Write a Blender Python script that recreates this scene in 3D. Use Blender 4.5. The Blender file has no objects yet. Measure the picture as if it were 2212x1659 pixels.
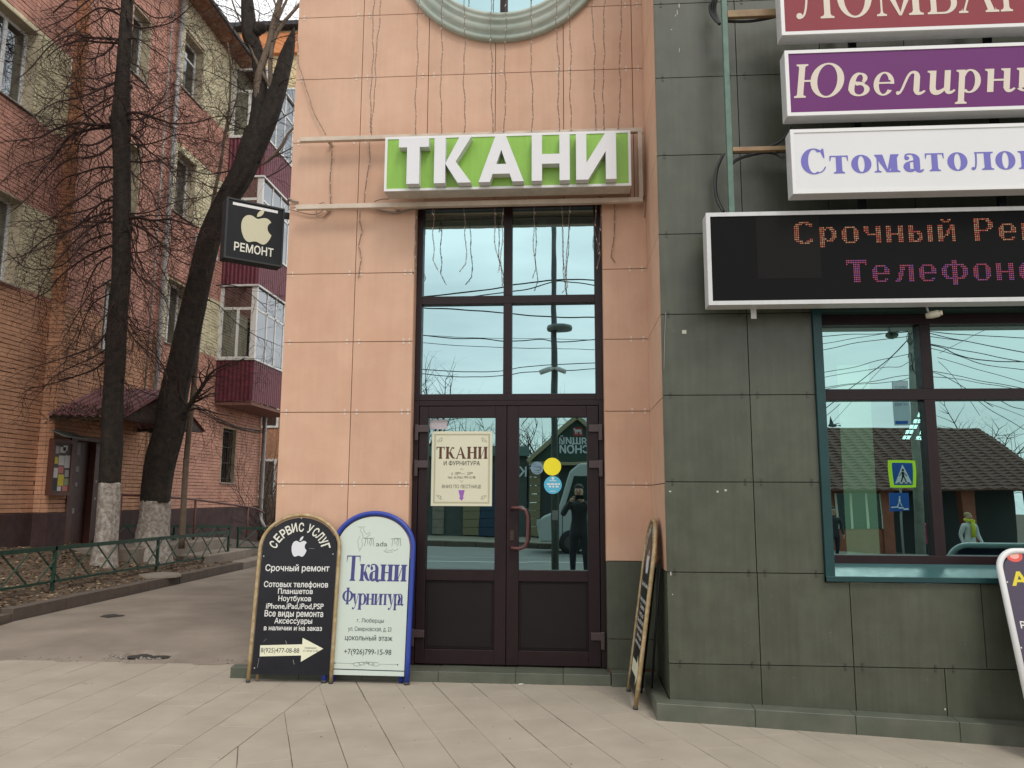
import bpy, math, random
from mathutils import Vector, Matrix
random.seed(7)
PI = math.pi
scene = bpy.context.scene
col = scene.collection

# ---------------------------------------------------------------- camera
CAM_Z, FPX, PITCH, YAW, ROLL = 1.55, 1690.0, math.radians(8.17), math.radians(4.1), math.radians(0.24)
fwd = Vector((-math.sin(YAW)*math.cos(PITCH), math.cos(YAW)*math.cos(PITCH), math.sin(PITCH)))
r0 = Vector((math.cos(YAW), math.sin(YAW), 0)); u0 = r0.cross(fwd)
rgt = r0*math.cos(ROLL) + u0*math.sin(ROLL); upv = u0*math.cos(ROLL) - r0*math.sin(ROLL)
cam_pos = Vector((0, 0, CAM_Z))
cd = bpy.data.cameras.new('camera'); cam = bpy.data.objects.new('camera', cd); col.objects.link(cam)
cam.matrix_world = Matrix(((rgt.x, upv.x, -fwd.x, 0), (rgt.y, upv.y, -fwd.y, 0), (rgt.z, upv.z, -fwd.z, CAM_Z), (0, 0, 0, 1)))
cd.sensor_width = 36; cd.lens = FPX/2212*36; cd.clip_start = .05; cd.clip_end = 1000
scene.camera = cam

# ---------------------------------------------------------------- sky, sun, exposure (overcast)
SUN_EL, SUN_AZ = math.radians(52), math.radians(152)     # azimuth clockwise from +Y
world = bpy.data.worlds.new('World'); scene.world = world; world.use_nodes = True
nt = world.node_tree; nt.nodes.clear()
def wn(t, **k):
    n = nt.nodes.new(t)
    for a, b in k.items(): setattr(n, a, b)
    return n
sky = wn('ShaderNodeTexSky', sky_type='NISHITA', sun_disc=False, sun_elevation=SUN_EL, sun_rotation=SUN_AZ)
sky.dust_density = 4; sky.air_density = 1.4
tc = wn('ShaderNodeTexCoord'); mp = wn('ShaderNodeMapping'); mp.inputs['Scale'].default_value = (1.4, 1.4, 6)
ns = wn('ShaderNodeTexNoise'); ns.inputs['Scale'].default_value = 2.1; ns.inputs['Detail'].default_value = 6
ramp = wn('ShaderNodeValToRGB'); ramp.color_ramp.elements[0].position = .34; ramp.color_ramp.elements[1].position = .68
ramp.color_ramp.elements[0].color = (7.3, 7.45, 7.5, 1); ramp.color_ramp.elements[1].color = (10.6, 10.55, 10.4, 1)
mx = wn('ShaderNodeMix', data_type='RGBA'); mx.inputs[0].default_value = .88
bg = wn('ShaderNodeBackground'); bg.inputs[1].default_value = .118
out = wn('ShaderNodeOutputWorld')
L = nt.links.new
L(tc.outputs['Generated'], mp.inputs[0]); L(mp.outputs[0], ns.inputs[0]); L(ns.outputs[0], ramp.inputs[0])
L(sky.outputs[0], mx.inputs[6]); L(ramp.outputs[0], mx.inputs[7]); L(mx.outputs[2], bg.inputs[0]); L(bg.outputs[0], out.inputs[0])
sd = bpy.data.lights.new('sun', 'SUN'); sd.energy = .9; sd.angle = math.radians(16); sd.color = (1, .955, .89)
so = bpy.data.objects.new('sun', sd); col.objects.link(so)
sdir = Vector((math.sin(SUN_AZ)*math.cos(SUN_EL), math.cos(SUN_AZ)*math.cos(SUN_EL), math.sin(SUN_EL)))
so.rotation_euler = sdir.to_track_quat('Z', 'Y').to_euler()
scene.view_settings.view_transform = 'Standard'; scene.view_settings.look = 'None'
scene.view_settings.gamma = 1; scene.view_settings.exposure = .47; scene.view_settings.use_curve_mapping = False

# ---------------------------------------------------------------- helpers
def ray(x, y): return fwd + rgt*((x-1106)/FPX) + upv*((829.5-y)/FPX)
def on(x, y, ax, v):
    d = ray(x, y); t = (v-cam_pos[ax])/d[ax]; return cam_pos + d*t
def onY(x, y, Y): return on(x, y, 1, Y)
def onX(x, y, X): return on(x, y, 0, X)
def mirror_pt(x, y, Yreal, Yglass):
    p = onY(x, y, 2*Yglass-Yreal); return Vector((p.x, Yreal, p.z))

MATS = {}
def mat(name, c, rough=.7, metal=0., var=.0, vscale=6., bump=0., bscale=60., rand=0., streak=0., c2=None, spec=.5, emit=None, spots=0.):
    if name in MATS: return MATS[name]
    m = bpy.data.materials.new(name); m.use_nodes = True; t = m.node_tree; N = t.nodes; K = t.links.new
    b = N['Principled BSDF']; b.inputs['Roughness'].default_value = rough; b.inputs['Metallic'].default_value = metal
    b.inputs['Specular IOR Level'].default_value = spec
    c = tuple(c)+(1,)
    b.inputs['Base Color'].default_value = c
    src = None
    if var or streak or rand or spots:
        g = N.new('ShaderNodeNewGeometry')
        rgb = N.new('ShaderNodeRGB'); rgb.outputs[0].default_value = c; src = rgb.outputs[0]
        def mul(src, fac_sock, lo, hi, a=.0, bb=1.):
            mr = N.new('ShaderNodeMapRange'); mr.inputs[1].default_value = a; mr.inputs[2].default_value = bb
            mr.inputs[3].default_value = lo; mr.inputs[4].default_value = hi; K(fac_sock, mr.inputs[0])
            v = N.new('ShaderNodeVectorMath'); v.operation = 'SCALE'; K(src, v.inputs[0]); K(mr.outputs[0], v.inputs['Scale']); return v.outputs[0]
        if c2:
            n = N.new('ShaderNodeTexNoise'); n.inputs['Scale'].default_value = vscale*.7; n.inputs['Detail'].default_value = 5; K(g.outputs['Position'], n.inputs[0])
            mr = N.new('ShaderNodeMapRange'); mr.inputs[1].default_value = .38; mr.inputs[2].default_value = .66; K(n.outputs[0], mr.inputs[0])
            mm = N.new('ShaderNodeMix'); mm.data_type = 'RGBA'; K(mr.outputs[0], mm.inputs[0]); K(src, mm.inputs[6]); mm.inputs[7].default_value = tuple(c2)+(1,); src = mm.outputs[2]
        if var:
            n = N.new('ShaderNodeTexNoise'); n.inputs['Scale'].default_value = vscale; n.inputs['Detail'].default_value = 7; n.inputs['Roughness'].default_value = .65
            K(g.outputs['Position'], n.inputs[0]); src = mul(src, n.outputs[0], 1-var, 1+var, .25, .75)
        if streak:
            mpn = N.new('ShaderNodeMapping'); mpn.inputs['Scale'].default_value = (14, 14, .9); K(g.outputs['Position'], mpn.inputs[0])
            n = N.new('ShaderNodeTexNoise'); n.inputs['Scale'].default_value = 2.2; n.inputs['Detail'].default_value = 6; K(mpn.outputs[0], n.inputs[0])
            src = mul(src, n.outputs[0], 1-streak, 1+streak*.6, .3, .7)
        if rand:
            oi = N.new('ShaderNodeObjectInfo'); src = mul(src, oi.outputs['Random'], 1-rand, 1+rand)
        if spots:
            n = N.new('ShaderNodeTexVoronoi'); n.inputs['Scale'].default_value = spots; K(g.outputs['Position'], n.inputs[0])
            n2 = N.new('ShaderNodeTexNoise'); n2.inputs['Scale'].default_value = spots*.23; K(g.outputs['Position'], n2.inputs[0])
            ad = N.new('ShaderNodeMath'); ad.operation = 'ADD'; K(n.outputs['Distance'], ad.inputs[0])
            s2 = N.new('ShaderNodeMath'); s2.operation = 'MULTIPLY'; s2.inputs[1].default_value = 1.1; K(n2.outputs[0], s2.inputs[0]); K(s2.outputs[0], ad.inputs[1])
            mr = N.new('ShaderNodeMapRange'); mr.inputs[1].default_value = .46; mr.inputs[2].default_value = .53; K(ad.outputs[0], mr.inputs[0])
            mm = N.new('ShaderNodeMix'); mm.data_type = 'RGBA'; K(mr.outputs[0], mm.inputs[0]); mm.inputs[6].default_value = tuple(min(1, q*1.9+.03) for q in c[:3])+(1,); K(src, mm.inputs[7]); src = mm.outputs[2]
        K(src, b.inputs['Base Color'])
        if rough > .3:
            n = N.new('ShaderNodeTexNoise'); n.inputs['Scale'].default_value = vscale*1.7; K(g.outputs['Position'], n.inputs[0])
            mr = N.new('ShaderNodeMapRange'); mr.inputs[3].default_value = rough-.12; mr.inputs[4].default_value = min(1, rough+.12); K(n.outputs[0], mr.inputs[0]); K(mr.outputs[0], b.inputs['Roughness'])
    if bump:
        g2 = N.new('ShaderNodeNewGeometry'); n = N.new('ShaderNodeTexNoise'); n.inputs['Scale'].default_value = bscale; n.inputs['Detail'].default_value = 5; K(g2.outputs['Position'], n.inputs[0])
        bp = N.new('ShaderNodeBump'); bp.inputs['Strength'].default_value = bump; bp.inputs['Distance'].default_value = .01; K(n.outputs[0], bp.inputs['Height']); K(bp.outputs[0], b.inputs['Normal'])
    if emit:
        b.inputs['Emission Color'].default_value = tuple(emit[:3])+(1,); b.inputs['Emission Strength'].default_value = emit[3]
    MATS[name] = m; return m
def srgb(r, g, b):
    f = lambda v: (v/255/12.92) if v/255 <= .04045 else ((v/255+.055)/1.055)**2.4
    return (f(r), f(g), f(b))
def glass_mat(name, tint, refl=.78, trans=(.25, .45, .4), wob=.0):
    m = bpy.data.materials.new(name); m.use_nodes = True; t = m.node_tree; N = t.nodes; K = t.links.new; N.clear()
    o = N.new('ShaderNodeOutputMaterial'); mxs = N.new('ShaderNodeMixShader'); mxs.inputs[0].default_value = refl
    a = N.new('ShaderNodeBsdfTransparent'); a.inputs[0].default_value = tuple(trans)+(1,)
    g = N.new('ShaderNodeBsdfGlossy'); g.inputs['Color'].default_value = tuple(tint)+(1,); g.inputs['Roughness'].default_value = .0
    if wob:
        ge = N.new('ShaderNodeNewGeometry'); n = N.new('ShaderNodeTexNoise'); n.inputs['Scale'].default_value = 2.2; n.inputs['Detail'].default_value = 1; K(ge.outputs['Position'], n.inputs[0])
        bp = N.new('ShaderNodeBump'); bp.inputs['Strength'].default_value = wob; bp.inputs['Distance'].default_value = .01; K(n.outputs[0], bp.inputs['Height']); K(bp.outputs[0], g.inputs['Normal'])
    ge2 = N.new('ShaderNodeNewGeometry'); m2 = N.new('ShaderNodeMixShader'); w2 = N.new('ShaderNodeBsdfTransparent')
    K(a.outputs[0], mxs.inputs[1]); K(g.outputs[0], mxs.inputs[2]); K(ge2.outputs['Backfacing'], m2.inputs[0]); K(mxs.outputs[0], m2.inputs[1]); K(w2.outputs[0], m2.inputs[2]); K(m2.outputs[0], o.inputs[0]); MATS[name] = m; return m

class MB:
    def __init__(s): s.v = []; s.f = []; s.m = []; s.smooth = []
    def add(s, vs, fs, mi=0, sm=False):
        o = len(s.v); s.v += [tuple(v) for v in vs]; s.f += [tuple(i+o for i in f) for f in fs]; s.m += [mi]*len(fs); s.smooth += [sm]*len(fs); return s
    def box(s, x0, x1, y0, y1, z0, z1, mi=0):
        if x0 > x1: x0, x1 = x1, x0
        if y0 > y1: y0, y1 = y1, y0
        if z0 > z1: z0, z1 = z1, z0
        return s.add([(x0,y0,z0),(x1,y0,z0),(x1,y1,z0),(x0,y1,z0),(x0,y0,z1),(x1,y0,z1),(x1,y1,z1),(x0,y1,z1)],
              [(0,3,2,1),(4,5,6,7),(0,1,5,4),(1,2,6,5),(2,3,7,6),(3,0,4,7)], mi)
    def prism(s, pts, d, mi=0):       # pts: list of 3D points (planar polygon), d: offset vector
        n = len(pts); P = [Vector(p) for p in pts]; d = Vector(d); Q = [p+d for p in P]
        nrm = Vector((0,0,0))
        for i in range(n): nrm += P[i].cross(P[(i+1) % n])
        if nrm.dot(d) > 0: P.reverse(); Q = [p+d for p in P]
        return s.add(P+Q, [tuple(range(n)), tuple(range(2*n-1, n-1, -1))]+[(i, i+n, (i+1) % n+n, (i+1) % n) for i in range(n)], mi)
    def bar(s, a, b, w, h=None, mi=0, up=(0,0,1)):
        h = h or w; a = Vector(a); b = Vector(b); d = (b-a).normalized(); upq = Vector(up)
        if abs(d.dot(upq)) > .99: upq = Vector((0,1,0))
        sx = d.cross(upq).normalized()*w/2; sz = sx.cross(d).normalized()*h/2
        c = [-sx-sz, sx-sz, sx+sz, -sx+sz]
        vs = [a+q for q in c]+[b+q for q in c]
        return s.add(vs, [(3,2,1,0),(4,5,6,7),(0,1,5,4),(1,2,6,5),(2,3,7,6),(3,0,4,7)], mi)
    def tube(s, pts, r, n=8, mi=0, caps=True, smooth=True):
        P = [Vector(p) for p in pts]; m = len(P)
        if m < 2: return s
        R = r if isinstance(r, (list, tuple)) else [r]*m
        t = [(P[min(i+1, m-1)]-P[max(i-1, 0)]).normalized() for i in range(m)]
        a = t[0].orthogonal().normalized(); vs = []
        for i in range(m):
            a = (a-t[i]*a.dot(t[i])); a = a.normalized() if a.length > 1e-6 else t[i].orthogonal().normalized()
            b = t[i].cross(a)
            for k in range(n):
                an = 2*PI*k/n; vs.append(P[i]+(a*math.cos(an)+b*math.sin(an))*R[i])
        fs = [(i*n+k, i*n+(k+1) % n, (i+1)*n+(k+1) % n, (i+1)*n+k) for i in range(m-1) for k in range(n)]
        s.add(vs, fs, mi, smooth)
        if caps and n > 2:
            o = len(s.v)-len(vs); s.f += [tuple(o+k for k in range(n-1, -1, -1)), tuple(o+(m-1)*n+k for k in range(n))]; s.m += [mi, mi]; s.smooth += [False, False]
        return s
    def lathe(s, prof, c, axis='y', n=64, mi=0, a0=0, a1=2*PI, smooth=True):   # prof: (radius, offset along axis)
        c = Vector(c); vs = []; full = abs(a1-a0-2*PI) < 1e-6; k = n if full else n+1
        for i in range(k):
            an = a0+(a1-a0)*i/n; ca, sa = math.cos(an), math.sin(an)
            for (r, h) in prof:
                vs.append(c+(Vector((r*ca, h, r*sa)) if axis == 'y' else Vector((r*ca, r*sa, h)) if axis == 'z' else Vector((h, r*ca, r*sa))))
        p = len(prof); fs = []
        for i in range(n):
            j = (i+1) % k
            for q in range(p-1): fs.append((i*p+q, j*p+q, j*p+q+1, i*p+q+1))
        return s.add(vs, fs, mi, smooth)
    def disc(s, c, r, axis='y', n=24, mi=0, th=.004):
        pts = []
        for k in range(n):
            a = 2*PI*k/n
            pts.append(Vector(c)+(Vector((r*math.cos(a), 0, r*math.sin(a))) if axis == 'y' else Vector((r*math.cos(a), r*math.sin(a), 0)) if axis == 'z' else Vector((0, r*math.cos(a), r*math.sin(a)))))
        d = {'y': (0, th, 0), 'z': (0, 0, th), 'x': (th, 0, 0)}[axis]
        return s.prism(pts, d, mi)
    def ball(s, c, r, n=8, mi=0, sc=(1,1,1)):
        vs = []; fs = []
        for i in range(n//2+1):
            th = PI*i/(n//2)
            for k in range(n):
                a = 2*PI*k/n; vs.append((c[0]+r*sc[0]*math.sin(th)*math.cos(a), c[1]+r*sc[1]*math.sin(th)*math.sin(a), c[2]+r*sc[2]*math.cos(th)))
        for i in range(n//2):
            for k in range(n): fs.append((i*n+k, (i+1)*n+k, (i+1)*n+(k+1) % n, i*n+(k+1) % n))
        return s.add(vs, fs, mi, True)
    def mesh(s, name):
        me = bpy.data.meshes.new(name); me.from_pydata(s.v, [], s.f)
        if any(s.m): me.polygons.foreach_set('material_index', s.m)
        if any(s.smooth): me.polygons.foreach_set('use_smooth', s.smooth)
        me.update(); return me

def link(o, parent=None):
    col.objects.link(o)
    if parent is not None:
        o.parent = parent
        o.matrix_parent_inverse = parent.matrix_world.inverted() if parent.get('_w') is None else Matrix(parent['_w']).inverted()
    return o
WM = {}
def ob(name, mb, m, parent=None, label=None, cat=None, group=None, kind=None, bevel=0):
    me = mb if isinstance(mb, bpy.types.Mesh) else mb.mesh(name)
    if not me.materials:
        for q in (m if isinstance(m, (list, tuple)) else [m]): me.materials.append(q)
    o = bpy.data.objects.new(name, me); col.objects.link(o)
    if parent is not None:
        o.parent = parent; o.matrix_parent_inverse = WM.get(parent.name, Matrix()).inverted()
    if bevel:
        b = o.modifiers.new('bevel', 'BEVEL'); b.width = bevel; b.segments = 2; b.limit_method = 'ANGLE'
    return tag(o, label, cat, group, kind)
def tag(o, label=None, cat=None, group=None, kind=None):
    if label: o['label'] = label
    if cat: o['category'] = cat
    if group: o['group'] = group
    if kind: o['kind'] = kind
    return o
def thing(name, loc, label, cat, group=None):
    o = bpy.data.objects.new(name, None); col.objects.link(o); o.location = loc; o.empty_display_size = .2
    WM[o.name] = Matrix.Translation(Vector(loc)); return tag(o, label, cat, group)
_unit = None
def piece(name, x0, x1, y0, y1, z0, z1, m, parent, label=None):   # a box piece that shares one mesh per material
    global _unit
    key = 'unit_'+m.name
    me = bpy.data.meshes.get(key)
    if me is None:
        b = MB().box(-.5, .5, -.5, .5, -.5, .5); me = b.mesh(key); me.materials.append(m)
    o = bpy.data.objects.new(name, me); col.objects.link(o)
    o.location = ((x0+x1)/2, (y0+y1)/2, (z0+z1)/2); o.scale = (abs(x1-x0), abs(y1-y0), abs(z1-z0))
    o.parent = parent; o.matrix_parent_inverse = WM.get(parent.name, Matrix()).inverted()
    if label: o['label'] = label
    return o

# ---- text with Blender's built-in font, laid on a plane: origin o, unit axes u (reading direction), v (up)
from mathutils.geometry import delaunay_2d_cdt
def fill_shape(contours, rule='wind'):
    """triangulate the union of closed contours (non-zero winding, or any-of for convex pieces)"""
    vs, es = [], []
    for c_ in contours:
        o_ = len(vs); n_ = len(c_); vs += [Vector(p) for p in c_]; es += [(o_+i, o_+(i+1) % n_) for i in range(n_)]
    r = delaunay_2d_cdt(vs, es, [], 0, 1e-5); V = [tuple(v) for v in r[0]]; T = []
    for t in r[2]:
        x = sum(V[i][0] for i in t)/3; y = sum(V[i][1] for i in t)/3; w = 0; hit = False
        for c_ in contours:
            k = 0; n_ = len(c_)
            for i in range(n_):
                x0, y0 = c_[i]; x1, y1 = c_[(i+1) % n_]
                if (y0 <= y) != (y1 <= y):
                    xi = x0+(y-y0)/(y1-y0)*(x1-x0)
                    if xi > x: k += 1 if y1 > y0 else -1
            w += k
            if k: hit = True
        if (w if rule == 'wind' else hit):
            a_ = (V[t[1]][0]-V[t[0]][0])*(V[t[2]][1]-V[t[0]][1])-(V[t[2]][0]-V[t[0]][0])*(V[t[1]][1]-V[t[0]][1])
            T.append(tuple(t) if a_ > 0 else tuple(reversed(t)))
    return V, T
def text_splines(s):
    c = bpy.data.curves.new('t', 'FONT'); c.body = s; o = bpy.data.objects.new('t', c); col.objects.link(o)
    bpy.context.view_layer.objects.active = o; o.select_set(True); bpy.ops.object.convert(target='CURVE'); o = bpy.context.view_layer.objects.active
    res = []
    for sp in o.data.splines:
        B = sp.bezier_points; P = []; n_ = len(B)
        for i in range(n_):
            p0, p3 = B[i].co, B[(i+1) % n_].co; p1, p2 = B[i].handle_right, B[(i+1) % n_].handle_left; d = p3-p0; L_ = d.length or 1e-9
            bend = abs((p1-p0).cross(d).length)/L_+abs((p2-p0).cross(d).length)/L_; k = 1 if bend < .004 else 5
            for j in range(k):
                t = j/k; q = 1-t; v = p0*q**3+p1*3*q*q*t+p2*3*q*t*t+p3*t**3; P.append((v.x, v.y))
        res.append(P)
    bpy.data.objects.remove(o); return res
_gc = {}
def char_shape(ch, bold):
    key = (ch, round(bold, 4))
    if key not in _gc:
        S = text_splines(ch); cs = []
        areas = [sum(P[i][0]*P[(i+1) % len(P)][1]-P[(i+1) % len(P)][0]*P[i][1] for i in range(len(P)))/2 for P in S]
        sg = 1 if (not areas or max(areas, key=abs) < 0) else -1
        for P in S:
            n_ = len(P); Q = []
            for i in range(n_):
                a_, b_, c_ = P[i-1], P[i], P[(i+1) % n_]; e1 = Vector((b_[0]-a_[0], b_[1]-a_[1])); e2 = Vector((c_[0]-b_[0], c_[1]-b_[1]))
                if e1.length < 1e-7 or e2.length < 1e-7: Q.append(b_); continue
                e1.normalize(); e2.normalize(); m_ = Vector((-e1.y-e2.y, e1.x+e2.x)); m_ = m_/max(m_.length_squared, .7)*2 if m_.length > 1e-6 else m_
                Q.append((b_[0]+m_.x*bold*sg, b_[1]+m_.y*bold*sg))
            cs.append(Q)
        V, T = fill_shape(cs) if cs else ([], []); _gc[key] = (V, T, len(S), min((p[0] for P in S for p in P), default=0))
    return _gc[key]
def text_mesh(s, bold=0., extrude=0., spacing=1.):
    S = text_splines(s); k = 0; V, F = [], []
    for ch in s:
        if ch == ' ': continue
        cv, ct, n_, x0 = char_shape(ch, max(bold, 0))
        g = S[k:k+n_]; k += n_
        if not g: continue
        dx = min(p[0] for P in g for p in P)-x0; o_ = len(V)
        V += [(x+dx, y, 0) for x, y in cv]; F += [tuple(i+o_ for i in t) for t in ct]
    me = bpy.data.meshes.new('t'); me.from_pydata(V, [], F); return me
_cap = []
def lay(me, o, u, v, w=None, h=None, x0=0., lift=.002, align='l'):
    """place a text mesh: its lower left at o (+x0 along u), width w, height h"""
    xs = [q.co.x for q in me.vertices]; ys = [q.co.y for q in me.vertices]
    ax, bx, ay, by = min(xs), max(xs), min(ys), max(ys)
    if not _cap: q_ = text_mesh('Н'); _cap.append(max(p.co.y for p in q_.vertices))
    ay, by = 0, _cap[0]
    sx = w/(bx-ax) if w else None; sy = h/(by-ay) if h else None
    sx = sx or sy; sy = sy or sx
    u = Vector(u).normalized(); v = Vector(v).normalized(); n = u.cross(v)
    W = (bx-ax)*sx; sh = x0-(W/2 if align == 'c' else 0)
    for q in me.vertices:
        x, y, z = q.co; q.co = Vector(o)+u*((x-ax)*sx+sh)+v*((y-ay)*sy)+n*(lift+z*sx)
    return me
def words(name, s, o, u, v, w, h, m, parent, bold=0., align='c', lift=.002, label=None, extrude=0.):
    me = lay(text_mesh(s, bold, extrude), o, u, v, w, h, 0, lift, align)
    return ob(name, me, m, parent, label)
# ---------------------------------------------------------------- serif glyphs drawn from strokes (cap height 1)
S_, H_ = .17, .055
class Gl:
    def __init__(s, S=S_, H=H_, sl=.09): s.p = []; s.S = S; s.H = H; s.sl = sl
    def poly(s, pts): s.p.append([tuple(q) for q in pts]); return s
    def rect(s, x0, y0, x1, y1): return s.poly([(x0,y0),(x1,y0),(x1,y1),(x0,y1)])
    def serif(s, x0, x1, y, up=True, l=True, r=True):
        h = s.H; a = x0-(s.sl if l else 0); b = x1+(s.sl if r else 0); d = 1 if up else -1
        s.poly([(a,y),(b,y),(b,y+d*h),(a,y+d*h)])
        k = s.sl*.75
        if l: s.poly([(x0,y+d*h),(x0,y+d*(h+k)),(x0-k*.3,y+d*(h+k*.3)),(x0-k,y+d*h)])
        if r: s.poly([(x1,y+d*h),(x1,y+d*(h+k)),(x1+k*.3,y+d*(h+k*.3)),(x1+k,y+d*h)])
        return s
    def stem(s, x, y0, y1, w=None, b='lr', t='lr'):
        w = w or s.S; s.rect(x, y0, x+w, y1)
        if b is not None: s.serif(x, x+w, y0, True, 'l' in b, 'r' in b)
        if t is not None: s.serif(x, x+w, y1, False, 'l' in t, 'r' in t)
        return s
    def ring(s, cx, cy, rx, ry, a0=0, a1=360, S=None, H=None, n=28):
        S = S or s.S*1.05; H = H or s.H; pr = None
        for i in range(n+1):
            a = math.radians(a0+(a1-a0)*i/n); c, q = math.cos(a), math.sin(a)
            o = (cx+rx*c, cy+ry*q); ii = (cx+(rx-S)*c, cy+(ry-H)*q)
            if pr: s.poly([pr[0], o, ii, pr[1]])
            pr = (o, ii)
        return s
    def path(s, pts):      # pts: (x, y, half width) strip with smooth joints
        L_, R_ = [], []
        for i, (x, y, w) in enumerate(pts):
            a = pts[max(i-1, 0)]; b = pts[min(i+1, len(pts)-1)]
            dx, dy = b[0]-a[0], b[1]-a[1]; d = math.hypot(dx, dy) or 1
            nx, ny = -dy/d*w, dx/d*w; L_.append((x+nx, y+ny)); R_.append((x-nx, y-ny))
        for i in range(len(pts)-1): s.poly([R_[i], R_[i+1], L_[i+1], L_[i]])
        return s
    def ball(s, cx, cy, r):
        return s.poly([(cx+r*math.cos(k*PI/8), cy+r*math.sin(k*PI/8)) for k in range(16)])
def bez(a, b, c, d, w0, w1, n=12, wm=None):
    r = []
    for i in range(n+1):
        t = i/n; q = 1-t
        x = q**3*a[0]+3*q*q*t*b[0]+3*q*t*t*c[0]+t**3*d[0]; y = q**3*a[1]+3*q*q*t*b[1]+3*q*t*t*c[1]+t**3*d[1]
        w = w0*q+w1*t if wm is None else (w0*q*q+2*wm*q*t+w1*t*t)
        r.append((x, y, w))
    return r
def glyph(ch, S=.17, H=.055, xh=.68, sl=.09):
    g = Gl(S, H, sl); C = 1.
    low = ch.lower() == ch and ch.isalpha(); T = xh if low else C; k = .82 if low else 1.
    c = ch.upper()
    if c == 'Л':
        W = .92*k; x = W-S-sl
        g.stem(x, 0, T, b='lr', t='r'); g.rect(.22*k, T-H, x, T); g.rect(.17*k, T-H, .22*k, T)
        g.path(bez((x*.42, T-H*.5), (x*.42, T*.35), (x*.36, 0.03), (.10*k, .03), H*.62, H*.5, 16)); g.ball(.085*k, .075*k, .075*k)
        return g.p, W+sl*.2
    if c == 'Д':
        W = .95*k; x = W-S-sl*1.4; g.rect(x, H, x+S, T); g.rect(.3*k, T-H, x+S+sl, T); g.poly([(.14*k, H), (.14*k+H*1.2, H), (.36*k+H, T-H), (.36*k, T-H)]); g.rect(.02, 0, W, H); g.rect(.02, -.18, .02+H, 0); g.rect(W-H, -.18, W, 0)
        return g.p, W
    if c == 'О': W = .86*k; g.ring(W/2, T/2, W/2, T/2+.015, S=S*1.1); return g.p, W
    if c == 'С':
        W = .8*k; g.ring(W*.53, T/2, W*.53, T/2+.015, 48, 300, S=S*1.1)
        g.path(bez((W*.9, T*.16), (W*.97, T*.2), (W, T*.24), (W, T*.3), H*.5, H*.35, 5)) if 0 else None
        g.poly([(W*.86, T*.99), (W*.95, T*.99), (W*.98, T*.62), (W*.93, T*.62), (W*.82, T*.86)])
        if low: g.ball(W*.83, T*.74, .07)
        g.path(bez((W*.78, T*.06), (W*.86, T*.08), (W*.95, T*.14), (W, T*.28), H*.5, H*.4, 6)); return g.p, W
    if c == 'Т':
        W = .8*k; g.stem(W/2-S/2, 0, T, t=None); g.rect(0, T-H, W, T)
        g.poly([(0, T-H), (H*1.2, T-H), (H*.5, T-.26*k), (0, T-.26*k)]); g.poly([(W, T-H), (W, T-.26*k), (W-H*.5, T-.26*k), (W-H*1.2, T-H)]); return g.p, W
    if c == 'М':
        W = 1.06*k; a = sl; b = W-S-sl
        g.stem(a, 0, T, w=H, t=None) if not low else g.stem(a, 0, T, w=H*1.1, t=None)
        g.stem(b, 0, T, t=None); mid = W*.49
        g.poly([(a-sl*.9, T), (a+S*.95, T), (mid+H, 0), (mid-H*.3, 0)]); g.poly([(b+S+sl*.9, T), (b, T), (mid-H*.1, 0), (mid+H*.9, 0.0)])
        return g.p, W
    if c == 'Б':
        W = .78; g.stem(sl, 0, T, b='l', t='l'); g.rect(sl+S, T-H, W*.9, T); g.poly([(W*.9, T), (W*.9, T-.24), (W*.9-H*.5, T-.24), (W*.9-H*1.2, T-H), (W*.8, T-H)])
        g.rect(sl+S, 0, W*.55, H); g.rect(sl+S, T*.54-H, W*.55, T*.54); g.ring(W*.55, T*.27, W*.45, T*.27, -90, 90); return g.p, W
    if c == 'А' and not low:
        W = .98; g.serif(sl, sl+H, 0); g.serif(W-sl-S, W-sl, 0)
        g.poly([(sl, 0), (sl+H*1.15, 0), (W*.47+H*.4, T*.93), (W*.43, T*.93)]); g.poly([(W-sl-S*1.1, 0), (W-sl, 0), (W*.52, T), (W*.42, T)]); g.rect(W*.25, T*.31, W*.68, T*.31+H); return g.p, W
    if ch == 'а':
        W = .66*k*1.05; x = W*.55
        g.rect(x, T*.17, x+S*.95, T*.66); g.ring(x-.06, T*.66, .06+S*.95, T*.36, 0, 90, S=S*.9); g.path(bez((x-.06, T*.99), (x-.2, T*1.), (.06, T*.98), (.08, T*.76), H*.55, H*.6, 8)); g.ball(.12, T*.76, .075)
        g.ring(x*.68, T*.28, x*.68, T*.3, 90, 330, S=S*.95); g.path(bez((x*.6, T*.56), (x*.8, T*.57), (x, T*.58), (x+.03, T*.62), H*.5, H*.5, 4))
        g.path(bez((x+S*.5, T*.2), (x+S*.5, T*.0), (x+S*1.1, T*-.04), (W+.05, T*.12), S*.47, H*.45, 8)); return g.p, W+.03
    if c == 'Р' and not low:
        W = .74; g.stem(sl, 0, T, t='l'); g.rect(sl+S, T-H, W*.5, T); g.rect(sl+S, T*.46, W*.5, T*.46+H); g.ring(W*.5, T*.73, W*.5, T*.27, -90, 90); return g.p, W
    if ch == 'р':
        W = .66; g.stem(sl*.8, -.3, T, t='l'); g.ring(W*.52, T/2, W*.48, T/2+.012, -140, 140, S=S); return g.p, W
    if c == 'Ю':
        W = 1.2; g.stem(sl, 0, T); g.rect(sl+S, T*.47, .42, T*.47+H*1.1); g.ring(.8, T/2, .42, T/2+.02, S=S*1.1); return g.p, W+.03
    if c == 'Н':
        W = (.92 if not low else .82*.9); g.stem(sl, 0, T); g.stem(W-S-sl, 0, T); g.rect(sl+S, T*.48, W-S-sl, T*.48+H); return g.p, W
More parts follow.
